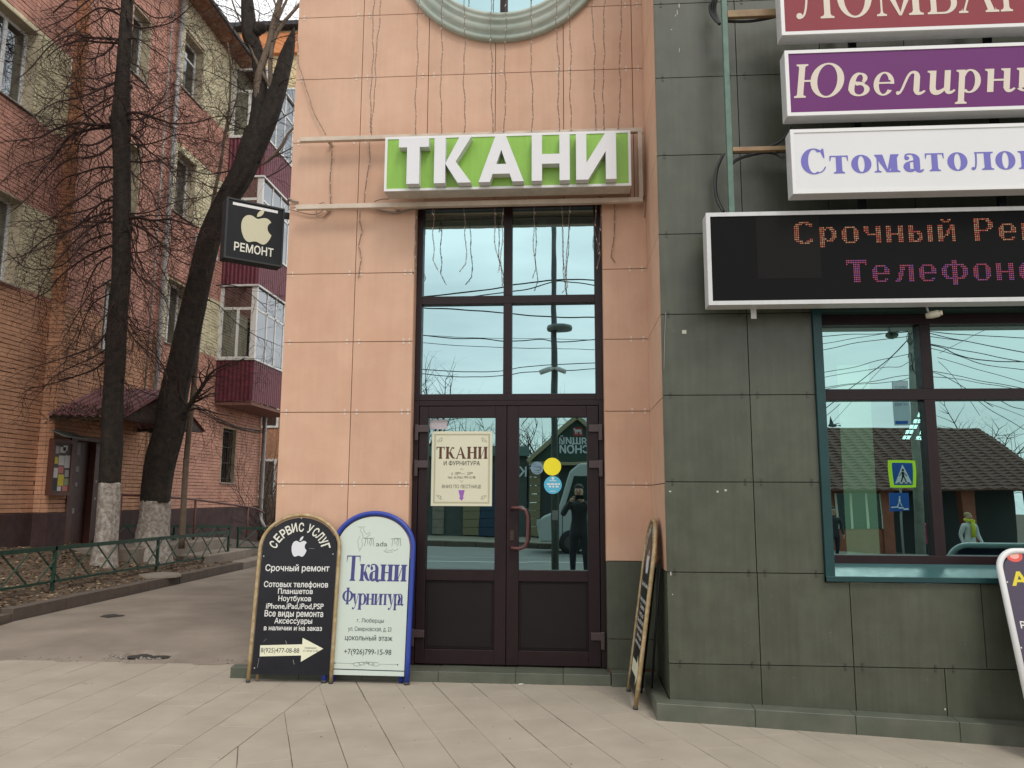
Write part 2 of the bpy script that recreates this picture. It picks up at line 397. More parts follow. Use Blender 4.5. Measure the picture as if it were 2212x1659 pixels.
    if c == 'И':
        W = (.92 if not low else .82*.9); g.stem(sl, 0, T); g.stem(W-S-sl, 0, T); g.poly([(sl+S, H), (sl+S, H+.12*k), (W-S-sl, T-H), (W-S-sl, T-H-.12*k)]); return g.p, W
    if c == 'К':
        W = (.9 if not low else .72); g.stem(sl, 0, T)
        g.path(bez((sl+S, T*.47), (W*.55, T*.5), (W*.55, T*.97), (W*.78, T*.95), H*.6, H*.5, 8)); g.ball(W*.82, T*.89, .075*k)
        g.path(bez((W*.42, T*.5), (W*.62, T*.46), (W*.6, T*.04), (W*.98, T*.05), S*.42, H*.4, 10, S*.62)); return g.p, W
    if c == 'Ф':
        W = .98; g.stem(W/2-S/2, 0, T); g.ring(W*.5, T*.5, W*.5, T*.34, 0, 360); return g.p, W
    if ch == 'у' or ch == 'У':
        W = .74*k; b = -.32 if low else 0
        g.serif(.06, .06+S, T, False); g.serif(W-.1, W-.05, T, False); g.poly([(.04, T), (.04+S*1.15, T), (W*.58, T*.12), (W*.46, T*.02)])
        g.path(bez((W-.07, T), (W*.62, T*.2), (W*.5, b+.04), (.14, b+.06), H*.5, H*.5, 12)); g.ball(.12, b+.1, .07); return g.p, W
    if ch == 'г' or ch == 'Г':
        W = .62*k; g.stem(sl, 0, T, t='l'); g.rect(sl+S, T-H, W, T); g.poly([(W, T-H), (W, T-.24*k), (W-H*.5, T-.24*k), (W-H*1.4, T-H)]); return g.p, W
    if ch == 'в':
        W = .58; g.rect(0.02, .0, S, T) if 0 else None
        g.ring(.30, T*.27, .28, T*.28, -180, 120, S=S*.95); g.path(bez((.16, T*.60), (.24, T*.56), (.34, T*.56), (.42, T*.50), H*.6, S*.35, 6)); g.ring(.30, T*.77, .20, T*.24, -50, 100, S=S*.8)
        g.path(bez((.30, T*.98), (.12, T*.98), (.08, T*.62), (.08, T*.24), H*.55, S*.52, 10, S*.6)); return g.p, W
    if ch == 'е':
        W = .6; g.ring(W/2, T/2, W/2, T/2+.012, 20, 325, S=S); g.rect(S*.7, T*.5, W-.03, T*.5+H); g.ring(W/2, T/2, W/2, T/2+.012, -2, 22, S=S*.7); return g.p, W
    return g.p, .4
def italic_glyph(ch):
    g = Gl(.155, .05, .07); T = .68; S = .155
    if ch == 'и':
        g.stem(.05, .14, T, b=None, t='l'); g.path(bez((.05+S/2, .2), (.05+S/2, -.02), (.3, -.02), (.45, .16), S*.5, .03, 10, .09)); g.rect(.42, .1, .42+S, T); g.path(bez((.42+S/2, .14), (.42+S/2, 0), (.6, -.02), (.7, .1), S*.48, .025, 8)); return g.p, .7
    if ch == 'л':
        g.path(bez((.0, .03), (.16, -.03), (.2, .6), (.36, T-.03), .03, .035, 12)); g.ball(.03, .06, .05); g.path(bez((.34, T-.03), (.45, T), (.5, T*.9), (.5, T*.75), .03, S*.5, 6)); g.rect(.5-S/2, .1, .5+S/2, T*.78); g.path(bez((.5, .14), (.5, 0), (.6, -.02), (.72, .1), S*.48, .025, 8)); return g.p, .72
    if ch == 'р':
        g.stem(.1, -.32, T, t='l'); g.ring(.38, T/2, .28, T/2+.01, -130, 150, S=S*.95); return g.p, .68
    if ch == 'н':
        g.stem(.06, .0, T, b=None, t='l'); g.rect(.06+S, T*.47, .48, T*.47+.055); g.rect(.46, .1, .46+S, T); g.serif(.46, .46+S, T, False, True, False); g.path(bez((.46+S/2, .14), (.46+S/2, 0), (.64, -.02), (.74, .1), S*.48, .025, 8)); return g.p, .74
    if ch == 'ы':
        g.stem(.06, .1, T, b=None, t='l'); g.ring(.24, T*.26, .26, T*.28, -150, 130, S=S*.9); g.rect(.6, 0, .6+S, T); return g.p, .8
    return glyph(ch, S=.155, H=.05, sl=.07)
_gl = {}
def glyph_text(name, items, o, u, v, m, parent, lift=.002, shear=0., S=.17, H=.055, sl=.09, italic=False, xh=.68, one=True):
    """items: (char, x0, x1, baseline, cap height) in metres along u and v"""
    u = Vector(u).normalized(); v = Vector(v).normalized(); n = u.cross(v)
    for ch, x0, x1, bl, ch_h in items:
        mb = MB(); ps, W = italic_glyph(ch) if italic else glyph(ch, S, H, xh, sl)
        xs = [q[0] for p in ps for q in p]; a, b = min(xs), max(xs); sx = (x1-x0)/(b-a)
        key = (ch, italic, S, H, xh, sl)
        if key not in _gl:
            cc_ = []
            for p in ps:
                ar = sum((p[j][0]*p[(j+1) % len(p)][1]-p[(j+1) % len(p)][0]*p[j][1]) for j in range(len(p)))
                if abs(ar) > 1e-6: cc_.append(p if ar > 0 else p[::-1])
            _gl[key] = fill_shape(cc_, 'any')
        V, T = _gl[key]
        mb.add([Vector(o)+u*(x0+(q[0]-a)*sx+shear*q[1]*ch_h)+v*(bl+q[1]*ch_h)+n*lift for q in V], T)
        ob('letter', mb, m, parent)
def apple_polys():
    """bitten apple outline + leaf in a unit box (x 0..1, y 0..1.2)"""
    def B(a, b, c, d, n=10): return [(q[0], q[1]) for q in bez(a, b, c, d, 0, 0, n)][:-1]
    o = []
    o += B((.52, .86), (.60, .86), (.68, .94), (.80, .94)); o += B((.80, .94), (.90, .94), (.96, .88), (.99, .82))
    o += B((.99, .82), (.84, .72), (.82, .50), (1.02, .38)); o += B((1.02, .38), (.96, .16), (.84, .0), (.74, .0))
    o += B((.74, .0), (.64, .0), (.60, .06), (.50, .06)); o += B((.50, .06), (.40, .06), (.36, 0), (.27, .0))
    o += B((.27, .0), (.12, .0), (0, .28), (0, .54)); o += B((0, .54), (0, .80), (.14, .94), (.29, .94)); o += B((.29, .94), (.38, .94), (.46, .86), (.52, .86))
    lf = B((.50, .93), (.50, 1.08), (.60, 1.20), (.74, 1.22)) + B((.74, 1.22), (.74, 1.06), (.64, .94), (.50, .93))
    return o, lf
def apple(name, o, u, v, w, h, m, parent, lift=.002):
    u = Vector(u).normalized(); v = Vector(v).normalized(); n = u.cross(v); mb = MB()
    for poly in apple_polys():
        pts = [Vector(o)+u*(p[0]*w)+v*(p[1]*h/1.22) for p in poly]
        if sum(poly[j][0]*poly[(j+1) % len(poly)][1]-poly[(j+1) % len(poly)][0]*poly[j][1] for j in range(len(poly))) < 0: pts.reverse()
        mb.prism([p+n*.0005 for p in pts], n*lift)
    return ob(name, mb, m, parent)
# ---------------------------------------------------------------- materials
M_pink = mat('terracotta_tile', (.58, .370, .260), .5, var=.07, vscale=3, rand=.05, streak=.03, bump=.05, bscale=160, c2=(.545, .33, .225), spec=.3)
M_dark = mat('dark_green_tile', (.070, .078, .054), .38, var=.12, vscale=6, rand=.06, streak=.10, bump=.10, bscale=140, c2=(.060, .065, .045), spec=.5)
M_darkstep = mat('dark_green_plinth', (.085, .098, .072), .38, var=.2, vscale=7, rand=.06, c2=(.105, .11, .085), spec=.6)
M_core = mat('joint_dark', (.05, .035, .03), .9)
M_corep = mat('joint_brown', (.25, .12, .08), .9)
M_frame = mat('maroon_frame', (.017, .0075, .0095), .42, spec=.3, var=.12, vscale=9, streak=.1)
M_panel = mat('door_panel', (.0105, .0075, .0078), .5, spec=.25, var=.15, vscale=5)
M_teal = mat('teal_metal', (.012, .048, .050), .4, spec=.35, var=.12, vscale=6)
M_sill = mat('teal_sill', (.028, .085, .088), .35, var=.12, vscale=9)
M_white = mat('white_plastic', (.68, .68, .67), .4, var=.03, vscale=4)
M_alu = mat('white_aluminium', (.56, .56, .56), .35, var=.06, vscale=8, streak=.04)
M_aludirty = mat('grimy_white_metal', (.50, .46, .40), .5, var=.16, vscale=8, streak=.12)
M_clip = mat('steel_clip', (.62, .52, .44), .35)
M_clipd = mat('grey_clip', (.06, .06, .05), .4, metal=.3)
M_black = mat('black_plastic', (.009, .010, .012), .5, spec=.25, var=.1, vscale=8)
M_cable = mat('black_cable', (.02, .021, .022), .5)
M_glass = glass_mat('mirror_glass', (.435, .62, .645), .88, (.30, .55, .50), .05)
M_glassd = glass_mat('teal_mirror_glass', (.35, .545, .54), .84, (.30, .55, .48), .05)
M_int = mat('interior_dark', (.03, .035, .033), .9)
M_sidewalk = mat('paving_slab', (.345, .303, .245), .85, var=.08, vscale=3.1, rand=.022, bump=.12, bscale=220, c2=(.31, .27, .218), spec=.25)
M_joint = mat('joint_sand', (.25, .216, .175), .95, var=.2, vscale=14)
M_asph = mat('old_asphalt', (.255, .215, .175), .93, var=.16, vscale=1.7, bump=.45, bscale=150, c2=(.205, .170, .138), spec=.2)
M_road = mat('road_asphalt', (.20, .19, .18), .9, var=.12, vscale=1.1, bump=.2, bscale=120)
M_kerb = mat('kerb_concrete', (.105, .082, .065), .9, var=.25, vscale=5, bump=.4, bscale=60)
M_soil = mat('soil', (.085, .058, .038), .95, var=.4, vscale=5, bump=.8, bscale=30, c2=(.12, .085, .055))
M_conc = mat('worn_concrete', (.22, .185, .15), .9, var=.22, vscale=4, bump=.3, bscale=50)

# ---------------------------------------------------------------- ground
def gz(x, y):
    z = 0.
    if x > .6: z -= .048*min(x-.6, 24)
    if y > 7.3 and x < -2.5: z += min(.09, (y-7.3)*.05)
    return z
def sheet(xs, ys, dz, f=gz):
    b = MB(); n = len(xs)
    b.add([(x, y, f(x, y)+dz) for y in ys for x in xs], [(j*n+i, j*n+i+1, (j+1)*n+i+1, (j+1)*n+i) for j in range(len(ys)-1) for i in range(n-1)]); return b
def fr(a, b, s): n = max(1, round((b-a)/s)); return [a+(b-a)*i/n for i in range(n+1)]
ob('ground', sheet([-150, -60, -20]+fr(-12, 26, 1)[0:]+[60, 150], [-150, -80]+fr(-40, 60, 4)+[150], -.45), M_soil, kind='structure')
pav = sheet(fr(-14, 26, .8), fr(-3.1, 7.32, .5), -.012)
sidewalk = ob('sidewalk', pav, [M_joint], kind='structure')
plain = ob('sidewalk_surface', sheet(fr(-14, 26, .8), fr(-3.1, 3.45, .5), -.002), M_sidewalk, sidewalk)
def clip(poly, a, b, c):     # keep a*x+b*y<=c
    out_ = []
    for i in range(len(poly)):
        p, q = poly[i], poly[(i+1) % len(poly)]; dp = a*p[0]+b*p[1]-c; dq = a*q[0]+b*q[1]-c
        if dp <= 0: out_.append(p)
        if dp*dq < 0: t = dp/(dp-dq); out_.append((p[0]+(q[0]-p[0])*t, p[1]+(q[1]-p[1])*t))
    return out_
def area(p): return abs(sum(p[i][0]*p[(i+1) % len(p)][1]-p[(i+1) % len(p)][0]*p[i][1] for i in range(len(p))))/2
def slab(poly):
    if len(poly) < 3 or area(poly) < .006: return
    if sum(poly[i][0]*poly[(i+1) % len(poly)][1]-poly[(i+1) % len(poly)][0]*poly[i][1] for i in range(len(poly))) < 0: poly = poly[::-1]
    cx = sum(p[0] for p in poly)/len(poly); cy = sum(p[1] for p in poly)/len(poly)
    tx, ty, tz = random.uniform(-.002, .002), random.uniform(-.002, .002), random.uniform(-.001, .0012)
    top = [(x, y, gz(x, y)+tz+tx*(x-cx)+ty*(y-cy)) for x, y in poly]
    ins = [(cx+(x-cx)*(1-.008), cy+(y-cy)*(1-.008), z+.0) for x, y, z in top]
    n = len(poly); b = MB(); b.add(ins+[(x, y, z-.0018) for x, y, z in top]+[(x, y, z-.035) for x, y, z in top], [tuple(range(n))]+[(i+n, (i+1) % n+n, (i+1) % n, i) for i in range(n)]+[(i+2*n, (i+1) % n+2*n, (i+1) % n+n, i+n) for i in range(n)])
    ob('paving_slab', b, M_sidewalk, sidewalk)
gap = .0024
def bound(x): return 7.36 + .05*math.sin(x*3.1)+.04*math.sin(x*7.7)       # where the slabs stop and the asphalt starts
i = 0; x = -2.062
while x > -6.4:                                 # left field: rows run away from the viewer
    y = 3.44+((i*.37) % 1)*.66
    ys = [3.44]+[y+k*.66 for k in range(0, 8)]
    for a, b_ in zip(ys, ys[1:]):
        b2 = min(b_, 7.33)
        g1, g2, g3, g4 = [random.choice((.0006, .0012, .0022, .0034)) for _ in range(4)]
        if b2-a > .08: slab([(x-.333+g1, a+g2), (x-g3, a+g2), (x-g3, b2-g4), (x-.333+g1, b2-g4)])
    x -= .333; i += 1
th = math.radians(-67.7); du = Vector((math.cos(th), math.sin(th))); dv = Vector((-du.y, du.x)); P0 = Vector((-1.863, 6.939))
for i in range(-8, 16):                         # right field: rows run obliquely
    v0 = -i*-.305; off = random.random()*.64
    for k in range(-3, 8):
        u0_, u1_ = -1.2+k*.66+off-.4, -1.2+(k+1)*.66+off-.4
        g1, g2, g3, g4 = [random.choice((.0006, .0012, .0022, .0034)) for _ in range(4)]
        q = [P0+du*(u0_+g1)+dv*(v0+g2), P0+du*(u1_-g3)+dv*(v0+g2), P0+du*(u1_-g3)+dv*(v0+.305-g4), P0+du*(u0_+g1)+dv*(v0+.305-g4)]
        p = [(a.x, a.y) for a in q]
        for (a, b_, c) in ((-1, 0, 2.058), (0, -1, -3.45), (0, 1, 6.98), (1, 0, 4.4)): p = clip(p, a, b_, c) if len(p) > 2 else p
        if len(p) > 2: slab(p)
# alley
xs = fr(-6.46, -2.3, .05); ys = fr(7.28, 8.4, .035)+fr(8.4, 9.0, .2)[1:]+fr(9.0, 60, 3)[1:]
hole = (-4.12, 7.60)
def alleyz(x, y):
    z = gz(x, y); d = math.hypot((x-hole[0])/.30, (y-hole[1])/.15)+.25*math.sin(x*23)+.15*math.sin(x*41+y*30)
    if d < 1: z -= .05*min(1, (1-d)*3)
    return z+.004*math.sin(x*2.3+1)*math.sin(y*1.7)+.003*math.sin(x*9)*math.sin(y*8)
alley = ob('alley_road', sheet(xs, ys, -.001, alleyz), M_asph, kind='structure')
b = MB(); rr = random.Random(3)
for k in range(170):
    t = rr.uniform(-1, 1); x = hole[0]+t*.30; y = hole[1]+rr.uniform(-.16, .0)-.0; s = rr.uniform(.006, .02)
    if k > 110: x = rr.uniform(-6.2, -2.9); y = 7.36+rr.uniform(-.07, .12); s *= .7
    b.ball((x, y, alleyz(x, y)+s*.3), s, 6, 0, (1, rr.uniform(.7, 1.2), .6))
tag(ob('gravel', b, mat('gravel_stone', (.25, .22, .19), .9, var=.3, vscale=30)), 'loose gravel round the pothole at the edge of the asphalt', 'gravel', kind='stuff')
b = MB()
for (cx, cy, rx, ry) in ((hole[0], hole[1]+.02, .26, .115), (-5.55, 9.45, .13, .12)):
    pts = [(cx+rx*math.cos(a)*(1+.18*math.sin(3*a+1)), cy+ry*math.sin(a)*(1+.25*math.sin(4*a)), (gz(cx, cy)-.022 if cy < 8 else alleyz(cx, cy)+.004)) for a in [2*PI*k/40 for k in range(40)]]
    b.add(pts, [tuple(range(40))])
ob('pothole_bottom', b, mat('dark_soil', (.03, .024, .019), .8, var=.3, vscale=30), alley)  # flat dark brown patches: pothole floor and a mark on the asphalt
b = MB(); yy = 8.0
kerb = ob('kerb', MB().box(-6.63, -6.60, 7.2, 7.3, .0, .1), M_kerb, kind='structure')
y = 5.0; k = 0
while y < 15.6:
    L_ = min(1.0, 15.6-y); q = rr.uniform(-.008, .008)
    piece('kerb_stone', -6.66+q, -6.49+q, y+.006, y+L_-.006, -.08, gz(-6.5, max(y, 7.4))+.13+rr.uniform(-.006, .006), M_kerb, kerb); y += L_
# garden soil rising to the wall
def soilz(x, y): return .19+max(0, (-6.66-x))*.19*min(1, (y-6)/5)+.02*math.sin(x*5)*math.sin(y*4)+.012*math.sin(x*13+y*9)
garden = ob('garden_soil', sheet(fr(-9.3, -6.64, .14), fr(6.0, 16.6, .2), 0, soilz), M_soil, kind='structure')
b = MB()
for k in range(5200):
    x, y = rr.uniform(-9.2, -6.68), rr.uniform(8, 15.6); s = rr.uniform(.015, .045); a = rr.uniform(0, 6.28); z = soilz(x, y)+rr.uniform(.002, .02); t = rr.uniform(-.5, .5)
    dx, dy = math.cos(a)*s, math.sin(a)*s
    b.add([(x-dx, y-dy, z), (x+dy*.4, y-dx*.4, z+t*s), (x+dx, y+dy, z+.004), (x-dy*.4, y+dx*.4, z+.008)], [(0, 1, 2, 3)], k % 3)
tag(ob('leaf_litter', b, [mat('dead_leaf_brown', (.16, .09, .045), .8), mat('dead_leaf_dark', (.08, .05, .03), .8), mat('dead_leaf_pale', (.33, .24, .15), .8)]), 'dead brown leaves lying on the soil behind the low green fence', 'leaf litter', kind='stuff')
# street behind the viewer, seen in the window glass
def farkerb(x): return -11.6 if x < 6 else -8.9
ob('road', sheet(fr(-60, 60, 2), [-12.2, -10, -8, -6, -4.5, -3.0], -.10), M_road, kind='structure')
b = MB()
M_mark = mat('road_paint', (.62, .62, .6), .7, var=.15, vscale=4)
for (x0, x1, y, w) in ((-40, 8, -6.2, .14), (-40, 8, -7.6, .05)):
    n = 24
    for i in range(n):
        a, c = x0+(x1-x0)*i/n, x0+(x1-x0)*(i+1)/n
        b.add([(a, y, gz(a, y)-.094), (c, y, gz(c, y)-.094), (c, y+w, gz(c, y)-.094), (a, y+w, gz(a, y)-.094)], [(0, 1, 2, 3)])
ob('road_markings', b, M_mark, kind='structure')
b = MB()
for i in range(60):
    x = -30+i
    z = gz(x+.5, -12); b.box(x+.01, x+.99, -12.2, -11.7, z-.2, z+.06)
ob('far_kerb', b, M_kerb, kind='structure')
ob('far_sidewalk', sheet(fr(-60, 60, 2), [-30, -25, -20, -16, -12.2], .04), M_sidewalk, kind='structure')

# ---------------------------------------------------------------- shop building: wall, tiles, glazing
YP, YD = 6.9, 5.95
shop = thing('shop_building', (-1, 7, 0), 'shop building with terracotta tiled bay and darker green tiled wing', 'building')
XL, XC, XE = -2.605, .735, .718
OX0, OX1, OZ = -1.40, .322, 4.24
c = MB()
c.box(XL+.01, OX0-.012, YP+.024, 16, -.3, 9); c.box(OX1+.012, .95, YP+.024, 8.2, -.3, 9); c.box(OX0-.012, OX1+.012, YP+.024, 8.2, OZ+.012, 9)
c.box(OX0-.012, OX1+.012, 7.9, 16, -.3, 9); c.box(OX1+.012, 1.9, 8.21, 16, -.3, 9)
pw = ob('pink_wall', c, M_corep, shop)
rows = [1.005+.6455*k for k in range(0, 13)]
colsL = [XL, -1.952, -1.307, -.664, -.021, .622, XC-.004]
G = .0032
def tilebox(x0, x1, z0, z1, par, m, y=YP, nm='tile', th_=.02):
    if x1-x0 > .02 and z1-z0 > .02: piece(nm, x0+G, x1-G, y, y+th_, z0+G, z1-G, m, par)
for a, b_ in zip(rows, rows[1:]):
    for x0, x1 in zip(colsL, colsL[1:]):
        if a < OZ-.01:       # beside the opening
            if x0 >= -1.5 and x1 < .63: continue
            if x0 == -1.952: x1 = OX0
            if x0 == .622: x0 = OX1
            b2 = b_
            tilebox(x0, x1, a, b2, pw, M_pink)
            if b_ > OZ+.05 and x0 == XL: pass
        else: tilebox(x0, x1, a, b_, pw, M_pink)
for x0, x1 in zip(colsL[1:6], colsL[2:6]): pass
# strip over the opening between its head and the next joint
zt = [r for r in rows if r > OZ-.05][0]
for x0, x1 in ((OX0, -1.307), (-1.307, -.664), (-.664, -.021), (-.021, OX1)):
    if zt-OZ > .03: tilebox(x0, x1, OZ, zt, pw, M_pink)
# dark base below the pink tiles
for z0, z1 in ((.114, .36), (.36, 1.005)):
    tilebox(XL, -1.952, z0, z1, pw, M_dark); tilebox(-1.952, OX0, z0, z1, pw, M_dark); tilebox(OX1, XC-.004, z0, z1, pw, M_dark)
# reveals of the opening
ob('lower_reveal', MB().box(OX0-.012, OX0, YP+.022, 7.9, .1, 1.0), M_dark, shop); ob('lower_reveal', MB().box(OX1, OX1+.012, YP+.022, 7.9, .1, 1.0), M_dark, shop)
jb = MB(); jb.box(OX0-.012, OX0, YP+.022, 7.9, 1.0, OZ); jb.box(OX1, OX1+.012, YP+.022, 7.9, 1.0, OZ); jb.box(OX0, OX1, YP+.022, 7.9, OZ, OZ+.012)
ob('reveal', jb, M_pink, shop)
# side of the green wing where it steps forward of the pink bay (pink tiles facing left)
for a, b_ in zip(rows, rows[1:]): piece('tile', XE, XE+.014, YD+.024, YP-.004, a+G, b_-G, M_pink, pw)
for z0, z1 in ((.117, .36), (.36, 1.005)): piece('tile', XE, XE+.014, YD+.024, YP-.004, z0+G, z1-G, M_dark, pw)
# metal clips at the joints
cl = MB(); cd_ = MB()
def clip_at(mb, x, z, y, s=.0135): mb.box(x-s*.55, x+s*.55, y-.004, y, z-s*1.9, z-s*.4); mb.box(x-s*.55, x+s*.55, y-.004, y, z+s*.4, z+s*1.9)
for z in rows[1:]:
    for x in colsL[1:6]:
        if z < OZ and (x > -1.9 and x < .6): continue
        clip_at(cl, x-.055, z, YP); clip_at(cl, x+.055, z, YP)
    clip_at(cl, XL+.06, z, YP)
    if z < OZ: clip_at(cl, OX0-.085, z, YP); clip_at(cl, OX0-.03, z, YP)
ob('tile_clips', cl, M_clip, pw, kind='stuff')
# green wing
WX0 = 1.85; drows = [.36, 1.005, 1.662, 2.313, 2.94, 3.58, 4.228, 4.885, 5.53, 6.18, 6.83, 7.5]
c = MB(); c.box(XE+.016, WX0+.05, YD+.024, 8.2, -.6, 9); c.box(WX0+.05, 6.6, YD+.024, 6.3, 3.02, 9); c.box(WX0+.05, 6.6, YD+.024, 6.3, -.6, .94); c.box(5.3, 6.6, YD+.024, 6.3, .94, 3.02)
gw = ob('green_wall', c, M_core, shop)
def prow(z0, z1, cols):
    for x0, x1 in zip(cols, cols[1:]): tilebox(x0, x1, z0, z1, gw, M_dark, YD, 'panel')
for x0, x1 in zip([XE, 1.37, 2.02, 2.64, 3.3, 4, 4.7, 5.4], [1.37, 2.02, 2.64, 3.3, 4, 4.7, 5.4, 6.1]): tilebox(x0, x1, -.35, .36, gw, M_dark, YD, 'panel')
prow(.36, 1.005-.06, [2.02, 2.93, 3.3]); prow(.36, .945, [3.3, 4, 4.7, 5.4, 6.1]); prow(.36, 1.005, [XE, 1.37]); tilebox(1.37, 2.02, .36, .945, gw, M_dark, YD, 'panel'); tilebox(1.37, WX0, .945-2*G, 1.005, gw, M_dark, YD, 'panel')
for a, b_ in zip(drows[1:], drows[2:]):
    if b_ < 3.0: prow(a, b_, [XE, 1.368, WX0])
    elif a < 3.0: prow(a, b_, [XE, 1.368]); tilebox(1.368, WX0, a, b_, gw, M_dark, YD, 'panel'); prow(3.03, b_, [WX0, 2.6, 3.3, 4, 4.7, 5.4, 6.1])
    else: prow(a, b_, [XE, 1.365, 2.02, 2.67, 3.32, 4, 4.7, 5.4, 6.1])
for z in drows[1:]:
    for x in (XE+.06, 1.31, 1.425, 1.79): clip_at(cd_, x, z, YD)
for x in (.8, 1.31, 1.43, 1.96, 2.08, 2.58, 2.70): clip_at(cd_, x, .36, YD)
ob('panel_clips', cd_, M_clipd, gw, kind='stuff')
# plinth slabs along the green wing, following the falling pavement
def ptop(x): return .115-.0385*(x-.72)
def pslab(x0, x1, y0, y1, zt0, zt1, name, par, zb=-.5, m=M_darkstep):
    b = MB(); b.add([(x0,y0,zb),(x1,y0,zb),(x1,y1,zb),(x0,y1,zb),(x0,y0,zt0-.006),(x1,y0,zt1-.006),(x1,y1,zt1),(x0,y1,zt0)], [(0,3,2,1),(4,5,6,7),(0,1,5,4),(1,2,6,5),(2,3,7,6),(3,0,4,7)]); return ob(name, b, m, par, bevel=.004)
for x0, x1 in ((.61, 1.29), (1.29, 1.97), (1.97, 2.66), (2.66, 3.34), (3.34, 4.02), (4.02, 4.7), (4.7, 5.4)):
    pslab(x0+.0015, x1-.0015, YD-.125, YD-.001, ptop(x0), ptop(x1), 'plinth_slab', gw)
pslab(.61+.0015, XE-.002, YD+.001, YP-.105, .119, .119, 'plinth_slab', gw)
# door step
stp = [(-2.9, -2.3), (-2.3, -1.75), (-1.75, -1.1), (-1.1, -.45), (-.45, -.05), (-.05, .345)]
for x0, x1 in stp: pslab(x0+.0015, x1-.0015, YP-.10, YP-.002 if x1 < OX0+.1 or x0 < -1.8 else 7.05, .096, .092, 'step_slab', pw)
pslab(.35, .61, YP-.13, YP-.002, .115, .115, 'step_slab', pw)

# entrance glazing: frame, four upper panes, double door
GY = 7.06
def pane(name, x0, x1, z0, z1, y, m, par, th_=.006):
    return ob(name, MB().box(x0, x1, y, y+th_, z0, z1), m, par)
win = ob('upper_window', MB().box(OX0, OX0+.055, GY-.05, GY+.06, 2.41, OZ).box(OX1-.07, OX1, GY-.05, GY+.06, 2.41, OZ)
         .box(-.585, -.506, GY-.05, GY+.06, 2.41+.06, 3.31).box(-.585, -.506, GY-.05, GY+.06, 3.385, OZ).box(OX0+.055, OX1-.07, GY-.051, GY+.06, 3.31, 3.385)
         .box(OX0+.055, OX1-.07, GY-.05, GY+.06, 2.41, 2.47).box(OX0+.055, OX1-.07, GY-.05, GY+.06, 4.225, OZ), M_frame, shop, bevel=.003)
for x0, x1 in ((-1.345, -.585), (-.506, .252)):
    for z0, z1 in ((2.47, 3.31), (3.385, 4.225)): pane('pane', x0, x1, z0, z1, GY, M_glass, win)
dfr = ob('door_frame', MB().box(OX0, OX0+.05, GY-.05, GY+.06, .094, 2.408).box(OX1-.045, OX1, GY-.05, GY+.06, .094, 2.408).box(OX0+.05, OX1-.045, GY-.049, GY+.06, 2.362, 2.408), M_frame, shop, bevel=.003)
def leaf(x0, x1, gx0, gx1, px0, px1, side):
    y0, y1 = GY-.058, GY+.03; z0, z1 = .108, 2.355
    b = MB(); b.box(x0, gx0, y0, y1, z0, z1).box(gx1, x1, y0, y1, z0, z1).box(gx0, gx1, y0+.0005, y1, z0, .231).box(gx0, gx1, y0+.0005, y1, .814, .911).box(gx0, gx1, y0+.0005, y1, 2.255, z1)
    lf = ob('door_leaf', b, M_frame, shop, bevel=.004)
    pane('glass', gx0, gx1, .911, 2.255, GY-.02, M_glassd, lf)
    ob('lower_panel', MB().box(gx0, gx1, GY-.03, GY, .231, .814).box(gx0+.02, gx1-.02, GY-.036, GY-.029, .25, .795), M_panel, lf, bevel=.003)
    hx = x0-.02 if side < 0 else x1+.0
    for hz in (2.12, 1.80, .33):
        b = MB()
        if side < 0: b.box(x0-.035, x0+.085, y0-.028, y0-.001, hz+.0, hz+.065).box(x0-.035, x0-.004, y0-.03, y0-.0, hz-.075, hz+.07)
        else: b.box(x1-.085, x1+.03, y0-.028, y0-.001, hz+.0, hz+.065).box(x1+.0, x1+.034, y0-.03, y0-.0, hz-.075, hz+.07)
        ob('hinge', b, mat('hinge_brown', (.055, .036, .038), .4), lf, bevel=.004)
    return lf
lf1 = leaf(-1.343, -.549, -1.261, -.651, -1.275, -.658, -1)
lf2 = leaf(-.544, .272, -.438, .169, -.432, .17, 1)
hp = [(-.50, GY-.06, 1.44), (-.49, GY-.10, 1.45), (-.42, GY-.125, 1.45), (-.375, GY-.13, 1.43), (-.355, GY-.132, 1.38), (-.353, GY-.132, 1.28), (-.355, GY-.132, 1.17), (-.375, GY-.13, 1.12), (-.42, GY-.125, 1.10), (-.49, GY-.10, 1.10), (-.50, GY-.06, 1.11)]
ob('handle', MB().tube(hp, .0165, 12), mat('handle_maroon', (.085, .028, .028), .3), lf2)
ob('lock_plate', MB().box(-.513, -.48, GY-.066, GY-.059, 1.165, 1.25).box(-.50, -.493, GY-.07, GY-.066, 1.19, 1.225), mat('lock_brown', (.07, .045, .035), .35, metal=.5), lf2, bevel=.002)
# rooms behind the glass
rm = MB(); rm.box(OX0, OX1, 7.86, 7.88, .09, OZ)
ob('entrance_room', rm, M_int, shop)
# round window with moulded ring
RC = Vector((-.588, 0, 6.87)); prof = [(1.04, YP-.001), (1.04, YP-.05), (1.015, YP-.065), (.985, YP-.05), (.97, YP-.075), (.93, YP-.10), (.90, YP-.085), (.885, YP-.11), (.865, YP-.12), (.845, YP-.11), (.835, YP-.125), (.812, YP-.13), (.80, YP-.115), (.795, YP-.09), (.793, YP-.03)]
rw = ob('round_window', MB().lathe(prof, RC, 'y', 96), mat('pale_green_stone', (.42, .46, .40), .6, var=.14, vscale=5, c2=(.33, .39, .33)), shop)
ob('pane', MB().disc((RC.x, YP-.035, RC.z), .80, 'y', 64), M_glass, rw)
ob('glazing_bar', MB().box(RC.x-.03, RC.x+.04, YP-.07, YP-.036, RC.z-.79, RC.z+.79), M_frame, rw)
